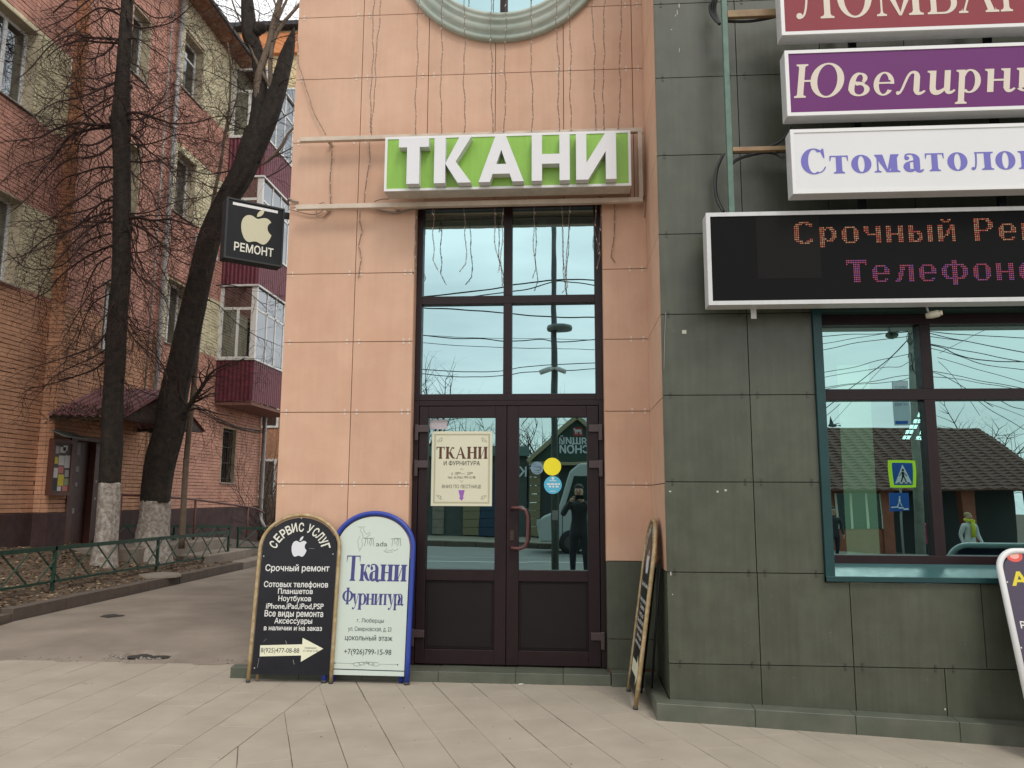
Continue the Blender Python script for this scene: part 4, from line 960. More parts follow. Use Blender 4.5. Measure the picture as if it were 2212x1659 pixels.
# ---------------------------------------------------------------- poster and stickers on the doors
PYq = GY-.021
ps = thing('poster', (-.96, PYq, 1.5), 'cream framed poster about fabrics on the left door glass', 'poster')
zp = lambda x, y, Y=PYq: onY(914.3+x*.1155, 914.3+y*.1155, Y)
c00 = zp(140, 1545); c11 = zp(1295, 150); px0, pz0, pw_, ph_ = c00.x, c00.z, c11.x-c00.x, c11.z-c00.z
ob('sheet', MB().prism([(px0, PYq-.002, pz0), (px0+pw_, PYq-.002, pz0), (px0+pw_, PYq-.002, pz0+ph_), (px0+.02, PYq-.002, pz0+ph_), (px0, PYq-.002, pz0+ph_-.02)], (0, .0015, 0)), mat('poster_cream', (.62, .61, .46), .5, var=.03, vscale=5), ps)
M_brn = mat('poster_brown', (.085, .028, .016), .6); M_bk = mat('poster_ink', (.03, .028, .02), .6); M_gold = mat('poster_line', (.20, .16, .07), .6)
b = MB()
for ins, w in ((.045, .0045), (.062, .002)):
    X0_, X1_, Z0_, Z1_ = px0+pw_*ins, px0+pw_*(1-ins), pz0+pw_*ins, pz0+ph_-pw_*ins; y_ = PYq-.0026
    b.box(X0_, X1_, y_, y_+.0005, Z0_, Z0_+w).box(X0_, X1_, y_, y_+.0005, Z1_-w, Z1_).box(X0_, X0_+w, y_, y_+.0005, Z0_+w, Z1_-w).box(X1_-w, X1_, y_, y_+.0005, Z0_+w, Z1_-w)
ob('border', b, M_gold, ps)
b = MB()
for sx in (0, 1):
    for sz in (0, 1):
        cx = px0+pw_*(.14 if sx == 0 else .86); cz = pz0+(pw_*.14 if sz == 0 else ph_-pw_*.14); dx = 1 if sx == 0 else -1; dz = 1 if sz == 0 else -1
        for (a, c_, s) in ((0, 0, .016), (-.018, .012, .010), (.014, -.016, .010)):
            pts = [(cx+dx*(a+s*math.cos(t)*(1-t*.09)), PYq-.003, cz+dz*(c_+s*math.sin(t)*(1-t*.09))) for t in [k*.5 for k in range(11)]]; b.tube(pts, .0011, 4)
        b.ball((cx+dx*.012, PYq-.003, cz+dz*.004), .004, 6)
for (cy_, d) in ((860, 1), (1085, -1)):
    for (dx, dy) in ((0, -14*d), (-22, 6*d), (22, 6*d)):
        q = zp(717+dx, cy_+dy); b.ball((q.x, PYq-.0026, q.z), .0035, 6, 0, (1, .3, 1))
ob('ornament', b, M_bk, ps, kind='stuff')
q0 = zp(250, 664); q1 = zp(1200, 664); hgt = zp(250, 440).z-q0.z
it = []
for ch, xa, xb in (('Т', 247, 398), ('К', 418, 592), ('А', 607, 800), ('Н', 818, 1008), ('И', 1022, 1202)): it.append((ch, zp(xa, 664).x, zp(xb, 664).x, q0.z, hgt))
glyph_text('lettering', it, (0, PYq-.0025, 0), UX, UZ, M_brn, ps, lift=.0006, S=.24, H=.075, sl=.06)
def pl(txt, xc, yb, w, h, m=M_bk, bold=.0):
    a = zp(xc-w/2, yb); b_ = zp(xc+w/2, yb-h); words('lettering', txt, ((a.x+b_.x)/2, PYq-.0025, a.z), UX, UZ, b_.x-a.x, b_.z-a.z, m, ps, bold, 'c', .0006)
pl('И ФУРНИТУРА', 722, 785, 680, 78, bold=.01); pl('с 10   —  21', 700, 965, 350, 56); pl('00', 676, 945, 50, 34); pl('00', 902, 945, 50, 34)
pl('тел.: 8 (926) 799-15-98', 715, 1035, 520, 48); pl('ВНИЗ ПО ЛЕСТНИЦЕ', 717, 1213, 735, 62)
ar = [(655, 1250), (775, 1250), (742, 1392), (768, 1388), (712, 1450), (662, 1388), (688, 1392)]
ob('arrow', MB().prism([zp(x, y, PYq-.0028) for x, y in ar][::-1], (0, .0006, 0)), mat('violet_print', (.28, .10, .42), .5), ps)
p0, p1 = onY(929, 906, PYq), onY(966, 927, PYq)
tag(ob('taped_note', MB().box(p0.x, p1.x, PYq-.0015, PYq-.0005, p1.z, p0.z), mat('faded_note', (.42, .38, .40), .6, var=.2, vscale=60)), 'faded note taped above the cream poster on the left door glass', 'note')
b = MB(); p = onY(1193, 1008, PYq); tag(ob('round_sticker', b.disc((p.x, PYq-.0015, p.z), .079, 'y', 40, th=.001), mat('yellow_sticker', (.80, .70, .015), .4)), 'plain yellow round sticker on the right door glass', 'sticker')
p = onY(1194.3, 1047.5, PYq)
st = tag(ob('round_sticker', MB().disc((p.x, PYq-.0015, p.z), .079, 'y', 40, th=.001), mat('blue_sticker', (.08, .42, .60), .4)), 'sky blue round sticker with tiny white marks below the yellow one', 'sticker')
b = MB(); b.disc((p.x, PYq-.0025, p.z+.058), .012, 'y', 14, th=.0005)
for (x, z, w) in ((-.052, 0, .03), (-.018, 0, .028), (.014, 0, .026), (.044, 0, .02), (-.035, -.022, .02), (-.004, -.022, .016), (.024, -.022, .026)): b.box(p.x+x, p.x+x+w, PYq-.0025, PYq-.002, p.z+z, p.z+z+.014)
b.box(p.x-.03, p.x+.03, PYq-.0025, PYq-.002, p.z+.034, p.z+.040); b.box(p.x-.03, p.x+.028, PYq-.0025, PYq-.002, p.z-.058, p.z-.053)
ob('marks', b, M_white, st)
p = onY(1160.3, 1011, PYq)
st = tag(ob('round_sticker', MB().disc((p.x, PYq-.0015, p.z), .057, 'y', 36, th=.001), mat('grey_blue_sticker', (.13, .22, .28), .45)), 'grey blue round sticker with a black line drawing left of the yellow one', 'sticker')
b = MB()
for (rx, rz, cx, cz, a0, a1) in ((.034, .022, .004, -.004, -2.6, 2.4), (.022, .013, .010, -.006, -2.4, 2.6), (.012, .012, -.022, .024, .5, 5.2), (.03, .006, 0, -.036, 3.3, 6.1)):
    b.tube([(p.x+cx+rx*math.cos(t), PYq-.002, p.z+cz+rz*math.sin(t)) for t in [a0+(a1-a0)*k/16 for k in range(17)]], .0016, 4)
ob('drawing', b, M_bk, st)

# ---------------------------------------------------------------- pavement sign boards
def mkboard(name, label, O, Rt, SL, SR, arch, rad, tubem, boardm, bottom=.06, leg=True, name_flip=False):
    """O, Rt: feet; SL, SR: where the arch springs; arch: height of the arch above that line"""
    O, Rt, SL, SR = map(Vector, (O, Rt, SL, SR))
    t = thing(name, (O+Rt)/2, label, 'sign')
    W = (SR-SL).length; u = (Rt-O).normalized(); up = ((SL+SR)/2-(O+Rt)/2); up = (up-u*up.dot(u)).normalized(); hgt_ = ((SL+SR)/2-(O+Rt)/2).dot(up)
    cc_ = (O+Rt)/2; O = cc_-u*W/2; Rt = cc_+u*W/2; SL = O+up*hgt_; SR = Rt+up*hgt_; n = u.cross(up).normalized()
    if name_flip: n = n
    c = (SL+SR)/2; ux_ = (SR-SL)/2
    arc = [c+ux_*math.cos(a)+up*arch*math.sin(a) for a in [PI-PI*k/28 for k in range(29)]]
    pts = [O+up*.0]+[O.lerp(SL, k/5) for k in range(1, 5)]+arc+[SR.lerp(Rt, k/5) for k in range(1, 5)]+[Rt]
    ob('tube_frame', MB().tube(pts, rad, 12), tubem, t)
    ob('foot_cap', MB().tube([O-up*.0, O+up*.02], rad*1.12, 12), mat('rubber', (.05, .045, .04), .7), t)
    ob('foot_cap', MB().tube([Rt-up*.0, Rt+up*.02], rad*1.12, 12), mat('rubber', (.05, .045, .04), .7), t)
    k = 1-rad*1.4/(W/2); f = bottom
    a = O.lerp(SL, f); b_ = Rt.lerp(SR, f); ins = u*rad*1.25
    prof_ = [a+ins, b_-ins]+[c+ux_*k*math.cos(q)+up*(arch-rad*1.4)*math.sin(q) for q in [PI*j/28 for j in range(29)]]
    ob('board', MB().prism([p+n*.004 for p in prof_], -n*.008), boardm, t)
    if leg:   # folded rear frame
        back = -n; q0 = O+u*.06+back*.05+Vector((0, 0, .01)); q1 = Rt-u*.06+back*.05+Vector((0, 0, .01))
        t1 = c-ux_*.82+back*.028; t2 = c+ux_*.82+back*.028
        ob('rear_leg', MB().tube([q0, t1], rad*.9, 10), tubem, t); ob('rear_leg', MB().tube([q1, t2], rad*.9, 10), tubem, t)
    return t, O, u, up, n, c, W
M_goldt = mat('worn_gold_paint', (.34, .235, .105), .45, var=.3, vscale=26, c2=(.42, .33, .20), metal=.25)
M_bluet = mat('blue_paint', (.018, .045, .30), .38, var=.12, vscale=20)
M_blkb = mat('black_board', (.012, .012, .016), .35, spec=.3, var=.3, vscale=4)
M_mint = mat('pale_mint_board', (.52, .59, .53), .4, var=.02, vscale=3)
M_w = mat('white_print', (.66, .66, .63), .5); M_navy = mat('navy_print', (.045, .045, .19), .5); M_dk = mat('dark_print', (.035, .045, .05), .5)
def board_px(x, y, O, u, up):      # zoomed-picture pixel to coordinates on a board plane
    n = u.cross(up); d = ray(516+x*.26663, 1069.1+y*.26663); t = (Vector(O)-cam_pos).dot(n)/d.dot(n); p = cam_pos+d*t-Vector(O); return p.dot(u), p.dot(up)
# black one
O1, R1 = (-2.678, 6.66, .0), (-1.985, 6.68, .0)
bt, O, u, up, n, c, W = mkboard('pavement_sign', 'black arched pavement sign with gold tube and white arrow, left of the blue one', O1, R1, (-2.70, 6.80, 1.085), (-2.00, 6.80, 1.085), .295, .0165, M_goldt, M_blkb)
def bw(par, txt, xa, ya, xb, yt, m, bold=.0, cx=True):   # text whose baseline runs from (xa,ya) to the right end xb, cap top yt
    a = board_px(xa, ya, O, u, up); b_ = board_px(xb, yt, O, u, up)
    words('lettering', txt, O+u*a[0]+up*a[1]+n*.0042, u, up, b_[0]-a[0], (b_[1]-a[1])*.80, m, par, bold, 'l', .0008)
for txt, xa, ya, xb, yt, bo in (('Срочный ремонт', 215, 615, 738, 555, .016), ('Сотовых телефонов', 203, 745, 727, 692, .016), ('Планшетов', 317, 800, 603, 750, .016), ('Ноутбуков', 320, 858, 590, 808, .016), ('iPhone,iPad,iPod,PSP', 220, 920, 690, 868, .012), ('Все виды ремонта', 208, 983, 687, 925, .016), ('Аксессуары', 288, 1040, 598, 988, .016), ('в наличии и на заказ', 203, 1095, 677, 1052, .016)):
    bw(bt, txt, xa, ya, xb, yt, M_w, bo)
a = board_px(423, 500, O, u, up); b_ = board_px(556, 335, O, u, up)
apple('emblem', O+u*a[0]+up*a[1]+n*.0045, u, up, b_[0]-a[0], b_[1]-a[1], mat('silver_print', (.62, .63, .66), .35), bt, .0006)
M_cr2 = mat('cream_arrow', (.70, .69, .52), .5)
arw = [board_px(x, y, O, u, up) for x, y in ((175, 1218), (515, 1210), (518, 1158), (685, 1245), (503, 1352), (506, 1300), (170, 1308))]
pp = [O+u*x+up*y+n*.0043 for x, y in arw][::-1]; ob('arrow', MB().prism(pp, n*.0006), M_cr2, bt)
for txt, xa, ya, xb, yt in (('8(925)477-08-88', 178, 1275, 492, 1240), ('Ежедневно', 535, 1245, 630, 1232), ('с11.00 до 21.00', 520, 1268, 642, 1256)):
    a = board_px(xa, ya, O, u, up); b_ = board_px(xb, yt, O, u, up)
    words('lettering', txt, O+u*a[0]+up*a[1]+n*.0052, u, up, b_[0]-a[0], b_[1]-a[1], M_dk, bt, .004, 'l', .0006)
# arched heading, letter by letter
cc = board_px(500, 520, O, u, up); lets = 'СЕРВИС УСЛУГ'
pos = {0: (283, 402), 1: (318, 350), 2: (362, 312), 3: (405, 285), 4: (452, 266), 5: (508, 262), 7: (580, 275), 8: (625, 302), 9: (660, 333), 10: (686, 375), 11: (705, 418)}
rot = {0: 58, 1: 50, 2: 38, 3: 27, 4: 14, 5: 0, 7: -22, 8: -36, 9: -46, 10: -58, 11: -70}
for i, ch in enumerate(lets):
    if ch == ' ': continue
    x, y = pos[i]; q = board_px(x, y, O, u, up); an = math.radians(rot[i]); h = .074; w = .046
    u2 = u*math.cos(an)+up*math.sin(an); v2 = up*math.cos(an)-u*math.sin(an)
    words('heading_letter', ch, O+u*q[0]+up*q[1]-u2*w/2-v2*h/2+n*.0042, u2, v2, w, h, mat('cream_white', (.66, .65, .56), .5), bt, .025, 'l', .0008)
b = MB()
for (x, y, x2, y2, w) in ((380, 1180, 388, 1208, 2.5), (570, 434, 612, 436, 1.5), (440, 1335, 450, 1372, 2), (150, 1400, 165, 1320, 1.5), (470, 1080, 520, 1040, 2), (200, 1190, 225, 1165, 1.2)):
    a = board_px(x, y, O, u, up); b_ = board_px(x2, y2, O, u, up); b.bar(O+u*a[0]+up*a[1]+n*.0046, O+u*b_[0]+up*b_[1]+n*.0046, w*.0011, .0006, up=n)
ob('scratches', b, mat('scratch', (.4, .4, .4), .6), bt, kind='stuff')
b = MB()
for x, y in ((203, 497), (764, 480), (508, 190), (128, 1403)):
    a = board_px(x, y, O, u, up); b.ball(O+u*a[0]+up*a[1]+n*.005, .006, 6)
ob('rivets', b, M_alu, bt, kind='stuff')
# blue one
O2, R2 = (-2.045, 6.70, .0), (-1.344, 6.69, .0)
bt, O, u, up, n, c, W = mkboard('pavement_sign', 'pale arched pavement sign with thick blue tube, beside the left door', O2, R2, (-2.005, 6.835, 1.095), (-1.302, 6.835, 1.105), .30, .0215, M_bluet, M_mint)
def bg_(items, m, **k):
    its_ = []
    for ch, xa, ya, xb, yb, yt in items:
        a = board_px(xa, ya, O, u, up); b_ = board_px(xb, yb, O, u, up); t = board_px(xa, yt, O, u, up); its_.append((ch, a[0], b_[0], (a[1]+b_[1])/2, t[1]-a[1]))
    bs = sum(i_[3] for i_ in its_)/len(its_); its_ = [(i_[0], i_[1], i_[2], bs, i_[4]) for i_ in its_]
    return glyph_text('lettering', its_, O+n*.0042, u, up, m, bt, lift=.0006, **k)
bg_([('Т', 865, 697, 975, 697, 492), ('к', 975, 697, 1062, 697, 490), ('а', 1055, 698, 1145, 698, 492), ('н', 1142, 700, 1248, 700, 494), ('и', 1250, 702, 1358, 702, 496)], M_navy, S=.21, H=.045, sl=.06, xh=.66)
bg_([('Ф', 835, 888, 922, 888, 752), ('у', 915, 888, 972, 888, 752), ('р', 965, 889, 1032, 889, 752), ('н', 1028, 890, 1096, 890, 753), ('и', 1094, 891, 1160, 891, 754), ('т', 1155, 892, 1212, 892, 755), ('у', 1205, 893, 1262, 893, 756), ('р', 1252, 894, 1308, 894, 757), ('а', 1285, 895, 1335, 895, 758)], M_navy, S=.20, H=.045, sl=.05, xh=.66)
for txt, xa, ya, xb, yt, bo, m in (('г. Люберцы', 957, 1032, 1177, 995, .006, M_dk), ('ул. Смирновская, д. 23', 885, 1100, 1238, 1062, .004, M_dk), ('цокольный этаж', 860, 1175, 1248, 1130, .012, M_dk), ('+7(926)799-15-98', 852, 1288, 1238, 1240, .008, M_dk)):
    bw(bt, txt, xa, ya, xb, yt, m, bo)
b = MB()
def bp(x, y, l=.0048): a = board_px(x, y, O, u, up); return O+u*a[0]+up*a[1]+n*l
b.tube([bp(790, 1361), bp(935, 1366)], .0008, 4).tube([bp(1135, 1370), bp(1280, 1374)], .0008, 4)
for s in (-1, 1):
    for (cx, cy, r_) in ((1035+s*75, 1372, 24), (1035+s*38, 1366, 20), (1035+s*14, 1360, 10)): b.tube([bp(cx+r_*1.3*math.cos(t), cy+r_*.6*math.sin(t)) for t in [k*.5 for k in range(12)]], .0013, 4)
b.tube([bp(1035, 1365), bp(1037, 1342)], .0012, 4)
for x, y in ((780, 1361), (1287, 1375)): b.ball(bp(x, y), .0055, 8)
# slender figure and script words near the top
fig = [(965, 258), (995, 262), (1025, 258)], [(992, 268), (985, 292), (1002, 310), (1008, 340), (996, 370), (1005, 400), (992, 430), (975, 460)], [(1008, 272), (1018, 300), (1040, 318), (1062, 302), (1064, 320), (1030, 350), (1012, 345)], [(985, 330), (965, 370), (968, 415), (978, 445)]
for f_ in fig: b.tube([bp(x, y) for x, y in f_], .0010, 4)
for x0 in (1020, 1240):     # looped capitals
    b.tube([bp(x0, 415), bp(x0+10, 355), bp(x0+22, 352), bp(x0+26, 400)], .0014, 4); b.tube([bp(x0+28, 352), bp(x0+50, 352), bp(x0+58, 385), bp(x0+48, 412), bp(x0+38, 385), bp(x0+50, 356), bp(x0+70, 356), bp(x0+74, 415)], .0014, 4)
b.tube([bp(1012, 352), bp(1100, 350)], .0012, 4); b.tube([bp(1230, 356), bp(1312, 354)], .0012, 4)
b.tube([bp(1175, 455), bp(1200, 432), bp(1190, 462), bp(1215, 450), bp(1235, 452), bp(1250, 440), bp(1262, 455), bp(1292, 438)], .0009, 4); b.tube([bp(1175, 455), bp(1200, 468), bp(1250, 462)], .0009, 4)
ob('ornament', b, M_dk, bt, kind='stuff')
words('lettering', 'ada', bp(1112, 416, .0042), u, up, .098, .042, M_dk, bt, 0, 'l', .0006)
b = MB(); pr = [bp(718, 1412, .0044), bp(1340, 1432, .0044), bp(1338, 1424, .0044), bp(722, 1404, .0044)]; ob('edge_line', MB().prism(pr, n*.0004), M_dk, bt)
# third one, seen nearly edge on beside the green wing
F1, F2 = Vector((.485, 6.088, .0)), Vector((.474, 6.64, .0))
bt, O, u, up, n, c, W = mkboard('pavement_sign', 'narrow looking gold framed pavement sign leaning on the green wing', F2, F1, (.632, 6.44, 1.09), (.645, 5.90, 1.09), .285, .0165, M_goldt, M_blkb, leg=False)
ob('rear_strut', MB().tube([F2+Vector((.1, -.05, .0)), (.68, 6.35, 1.0)], .008, 6).tube([F1+Vector((.13, .1, .13)), (.69, 6.1, 1.05)], .008, 6), M_black, bt)
wsum = (SR := Vector((.645, 5.90, 1.09)))-Vector((.632, 6.44, 1.09))
def b3(txt, fx0, fx1, z, h, m, bo=.016): words('lettering', txt, O+u*(fx0*.54)+up*z+n*.0042, u, up, (fx1-fx0)*.54, h, m, bt, bo, 'l', .0008)
for txt, a, b_, z in (('Срочный ремонт', .12, .9, .86), ('Сотовых телефонов', .1, .9, .74), ('Планшетов', .27, .73, .685), ('Ноутбуков', .27, .73, .63), ('iPhone,iPad,iPod,PSP', .13, .87, .575), ('Все виды ремонта', .12, .88, .52), ('Аксессуары', .25, .75, .465), ('в наличии и на заказ', .12, .88, .41)): b3(txt, a, b_, z, .034, M_w)
apple('emblem', O+u*.19+up*.96+n*.0045, u, up, .16, .19, mat('silver_print', (.62, .63, .66), .35), bt, .0006)
b = MB(); pa = [(.07, .19), (.36, .19), (.36, .13), (.50, .24), (.36, .35), (.36, .29), (.07, .29)]
ob('arrow', MB().prism([O+u*x+up*z+n*.0043 for x, z in pa], n*.0006), M_cr2, bt)
for k, ch in enumerate('СЕРВИС УСЛУГ'):
    if ch != ' ':
        an = PI*(.90-.80*k/11); q = c+(u*math.cos(an))*.215+up*(math.sin(an)*.235-.02); a2 = an-PI/2
        u2 = u*math.cos(a2)+up*math.sin(a2); v2 = up*math.cos(a2)-u*math.sin(a2); words('heading_letter', ch, q-u2*.018-v2*.03+n*.0042, u2, v2, .036, .06, mat('cream_white', (.66, .65, .56), .5), bt, .025, 'l', .0008)
# fourth: white tube, cut by the right edge of the picture
t4 = thing('pavement_sign', (3.3, 5.5, -.12), 'purple board with white tube and yellow letter, cut by the right picture edge', 'sign')
A0 = Vector((2.985, 5.48, -.115)); A1 = Vector((2.985, 5.815, 1.186)); wid = .72; upq = (A1-A0).normalized(); uq = Vector((1, 0, 0)); nq = uq.cross(upq)
rr_ = .13; arc1 = [A1+uq*rr_-upq*rr_+(-uq*math.cos(t)+upq*math.sin(t))*rr_ for t in [PI/2*k/8 for k in range(9)]]; arc2 = [A1+uq*(wid-rr_)-upq*rr_+(uq*math.sin(t)+upq*math.cos(t))*rr_ for t in [PI/2*k/8 for k in range(9)]]
ob('tube_frame', MB().tube([A0]+arc1+arc2+[A0+uq*wid], .021, 14), M_white, t4)
hh = (A1-A0).length
bd = [A0+upq*.12+uq*.025, A0+upq*.12+uq*(wid-.025)]+[p-upq*.022-uq*.022 for p in arc2[::-1]]+[p-upq*.022+uq*.022 for p in arc1[::-1]]
ob('board', MB().prism([p+nq*.004 for p in bd], -nq*.008), mat('aubergine_board', (.045, .030, .062), .4), t4)
def t4q(x, y): d = ray(2101.4+x*.3107, 1142.8+y*.3107); t = (A0-cam_pos).dot(nq)/d.dot(nq); return cam_pos+d*t
q = t4q(272, 392); q2 = t4q(385, 300); words('lettering', 'А', q+nq*.0042, uq, upq, .115, (q2-q).dot(upq), mat('yellow_print', (.62, .52, .02), .5), t4, .03, 'l', .001)
q = t4q(333, 690); words('lettering', 'Р', q+nq*.0042, uq, upq, None, .045, M_w, t4, .02, 'l', .001)
q = t4q(285, 185); b = MB().disc((0, 0, 0), .052, 'y', 24); 
b = MB(); b.add([q+uq*.055*math.cos(a)+upq*.045*math.sin(a)+nq*.005 for a in [2*PI*k/28 for k in range(28)]], [tuple(range(28))]); ob('red_print', b, mat('red_print', (.62, .08, .06), .5), t4)
b = MB(); b.add([q+uq*.032*math.cos(a)+upq*.024*math.sin(a)+nq*.0056 for a in [2*PI*k/20 for k in range(20)]], [tuple(range(20))]); ob('pale_print', b, mat('pale_red_print', (.75, .35, .30), .5), t4)
b = MB()
for x, y in ((237, 370), (333, 826)): q = t4q(x, y); b.ball(q+nq*.005, .006, 8)
ob('rivets', b, M_white, t4, kind='stuff')
# crumbs on the pavement
b = MB(); rk = random.Random(21)
for k in range(70):
    x, y = rk.uniform(-4.5, 3.2), rk.uniform(4.7, 6.9)
    if y > 5.7 and x > .55: continue
    s = rk.uniform(.002, .005); z = gz(x, y)+.001; b.add([(x-s, y, z+.001), (x, y-s*1.4, z+.002), (x+s*1.6, y+s*.2, z+.001), (x, y+s, z+.004)], [(0, 1, 2, 3)], 0 if rk.random() < .6 else 1)
tag(ob('litter_crumbs', b, [mat('crumb_dark', (.06, .05, .04), .8), mat('crumb_pale', (.55, .52, .45), .8)]), 'scattered crumbs and tiny scraps on the pavement', 'litter', kind='stuff')
q = onY(1125, 1480, 6.7); 
ob('cigarette_end', MB().tube([(-.42, 6.76, .008), (-.38, 6.772, .008)], .0045, 8), M_white, None, 'tiny white scrap on the pavement below the door step', 'scrap')
# ---------------------------------------------------------------- brick apartment house across the alley
XA, XB_ = -9.0, -9.27; YR = 13.12; YE = 22.45
ap = thing('apartment_house', (XA, 16, .5), 'painted brick apartment house in salmon and yellow across the alley', 'building')
def bm(n, c): return mat(n, c, .85, var=.16, vscale=3.2, bump=.35, bscale=45, spec=.2, streak=.10, c2=tuple(q*.82 for q in c))
B_sal, B_ora, B_yel, B_str = bm('salmon_brick', (.58, .305, .235)), bm('orange_brick', (.60, .335, .21)), bm('yellow_brick', (.72, .65, .44)), bm('rust_orange_brick', (.50, .245, .14))
B_low = bm('pale_salmon_brick', (.60, .33, .245))
M_mort = mat('brick_mortar', (.22, .11, .07), .95)  # brown mortar colour of the wall core between the bricks
def zone(face, y, z):
    if z < 4.95:
        if face == 'R': return 1 if y < 16.2 else 4
        return 1
    if face == 'ret': return 3
    yel = (5.0 < z < 6.5) or (8.05 < z < 9.62) or (11.02 < z < 13.3)
    if yel and (face == 'L' or y > 16.3): return 2
    return 0
BM = [B_sal, B_ora, B_yel, B_str, B_low]
# openings: (face, y0, y1, z0, z1)
W_R = [('R', 14.25, 15.12, 4.32, 5.72), ('R', 14.30, 15.16, 7.32, 8.80), ('R', 14.48, 15.2, 10.27, 11.75), ('R', 16.60, 17.52, 4.95, 6.45), ('R', 16.62, 17.56, 8.02, 9.53), ('R', 16.62, 17.60, 11.04, 12.5), ('R', 19.85, 20.72, 1.88, 3.33), ('R', 13.62, 15.3, .5, 2.62), ('R', 20.0, 21.6, 5.0, 7.0), ('R', 20.0, 21.6, 8.1, 9.9)]
W_L = [('L', 10.2, 12.2, 5.02, 6.52), ('L', 10.2, 12.2, 8.10, 9.62), ('L', 10.2, 12.2, 11.15, 12.6), ('L', 8.6, 11.45, 1.9, 3.2)]
OP = W_R+W_L
core = MB()
def wallgrid(x, y0, y1, face):
    ys = sorted(set([y0, y1]+[v for o in OP if o[0] == face for v in o[1:3] if y0 < v < y1])); zs = sorted(set([.0, 13.5]+[v for o in OP if o[0] == face for v in o[3:5]]))
    for a, b_ in zip(ys, ys[1:]):
        for c_, d in zip(zs, zs[1:]):
            my, mz = (a+b_)/2, (c_+d)/2
            if any(o[0] == face and o[1] < my < o[2] and o[3] < mz < o[4] for o in OP): continue
            core.box(x-.30, x-.022, a, b_, c_, d)
wallgrid(XA, YR+.022, YE, 'R'); wallgrid(XB_, 7.6, YR, 'L'); core.box(XA-.3, XA-.022, YR+.022, YR+.3, 0, 13.5) if 0 else None
core.box(-18, XA-.022, YE-.3, YE-.001, 0, 13.5); core.box(-18, -9.6, 7.6, 7.9, 0, 13.5)
wl = ob('brick_wall', core, M_mort, ap)
bricks = []; bz, bl = .0775, .262
def lay_bricks(face, a0, a1):
    k = 0; z = 1.235
    while z < 13.35:
        off = (k % 2)*.131+random.uniform(-.012, .012); y = a0-off
        while y < a1:
            p, q = max(y, a0), min(y+bl-.006, a1)
            if q-p > .03:
                segs = [(p, q)]
                for o in OP:
                    if o[0] == face and o[3]-.02 < z+bz/2 < o[4]+.02:
                        ns_ = []
                        for s in segs:
                            if s[1] <= o[1] or s[0] >= o[2]: ns_.append(s)
                            else:
                                if s[0] < o[1]: ns_.append((s[0], o[1]))
                                if s[1] > o[2]: ns_.append((o[2], s[1]))
                        segs = ns_
                for s in segs:
                    if s[1]-s[0] > .03: bricks.append((face, s[0]+.001, s[1], z+.0035+abs(random.gauss(0, .0035)), z+bz-.0035-abs(random.gauss(0, .0035))))
            y += bl
        z += bz; k += 1
lay_bricks('L', 10.2, YR-.003); lay_bricks('R', YR, YE-.01)
kret = [('ret', XB_+.001+i*.137, XB_+.001+(i+1)*.137-.008, z_, z_+bz-.009) for j in range(156) for i in (0, 1) for z_ in [1.24+j*bz]]
rb = random.Random(9)
def bxyz(f, a, b_, z0, z1, j):
    if f == 'R': return (XA-.024, XA+j, a, b_, z0, z1)
    if f == 'L': return (XB_-.024, XB_+j, a, b_, z0, z1)
    return (a, b_, YR+j*-1, YR+.021, z0, z1)
near = sorted([b_ for b_ in bricks if b_[0] == 'L' and 11.3 < b_[1] and b_[3] < 4.9 or b_[0] == 'R' and b_[1] < 14.2 and b_[3] < 3.2], key=lambda q: (q[1]**2+81+(q[3]-1.5)**2))[:300]
ns_ = set(near); rest = MB()
for q in near:
    f, a, b_, z0, z1 = q; x0, x1, y0, y1, c_, d = bxyz(f, a, b_, z0, z1, rb.uniform(-.004, .004)); piece('brick', x0, x1, y0, y1, c_, d, BM[zone(f, a, z0)], wl)
for q in bricks+kret:
    if q in ns_: continue
    f, a, b_, z0, z1 = q; x0, x1, y0, y1, c_, d = bxyz(f, a, b_, z0, z1, rb.uniform(-.004, .004)); rest.box(x0, x1, y0, y1, c_, d, zone(f, a, z0))
ob('brickwork', rest, BM, wl, kind='stuff')
M_pl = mat('maroon_render', (.052, .026, .023), .9, var=.4, vscale=4, bump=.3, bscale=30, c2=(.06, .035, .035))
for x, a, b_ in ((XB_+.03, 7.6, YR), (XA+.03, YR-.03, 13.62), (XA+.03, 15.3, YE)): 
    ob('plinth', MB().box(x-.3, x, a+.001, b_-.001, .2, 1.225), M_pl, ap, bevel=.01)
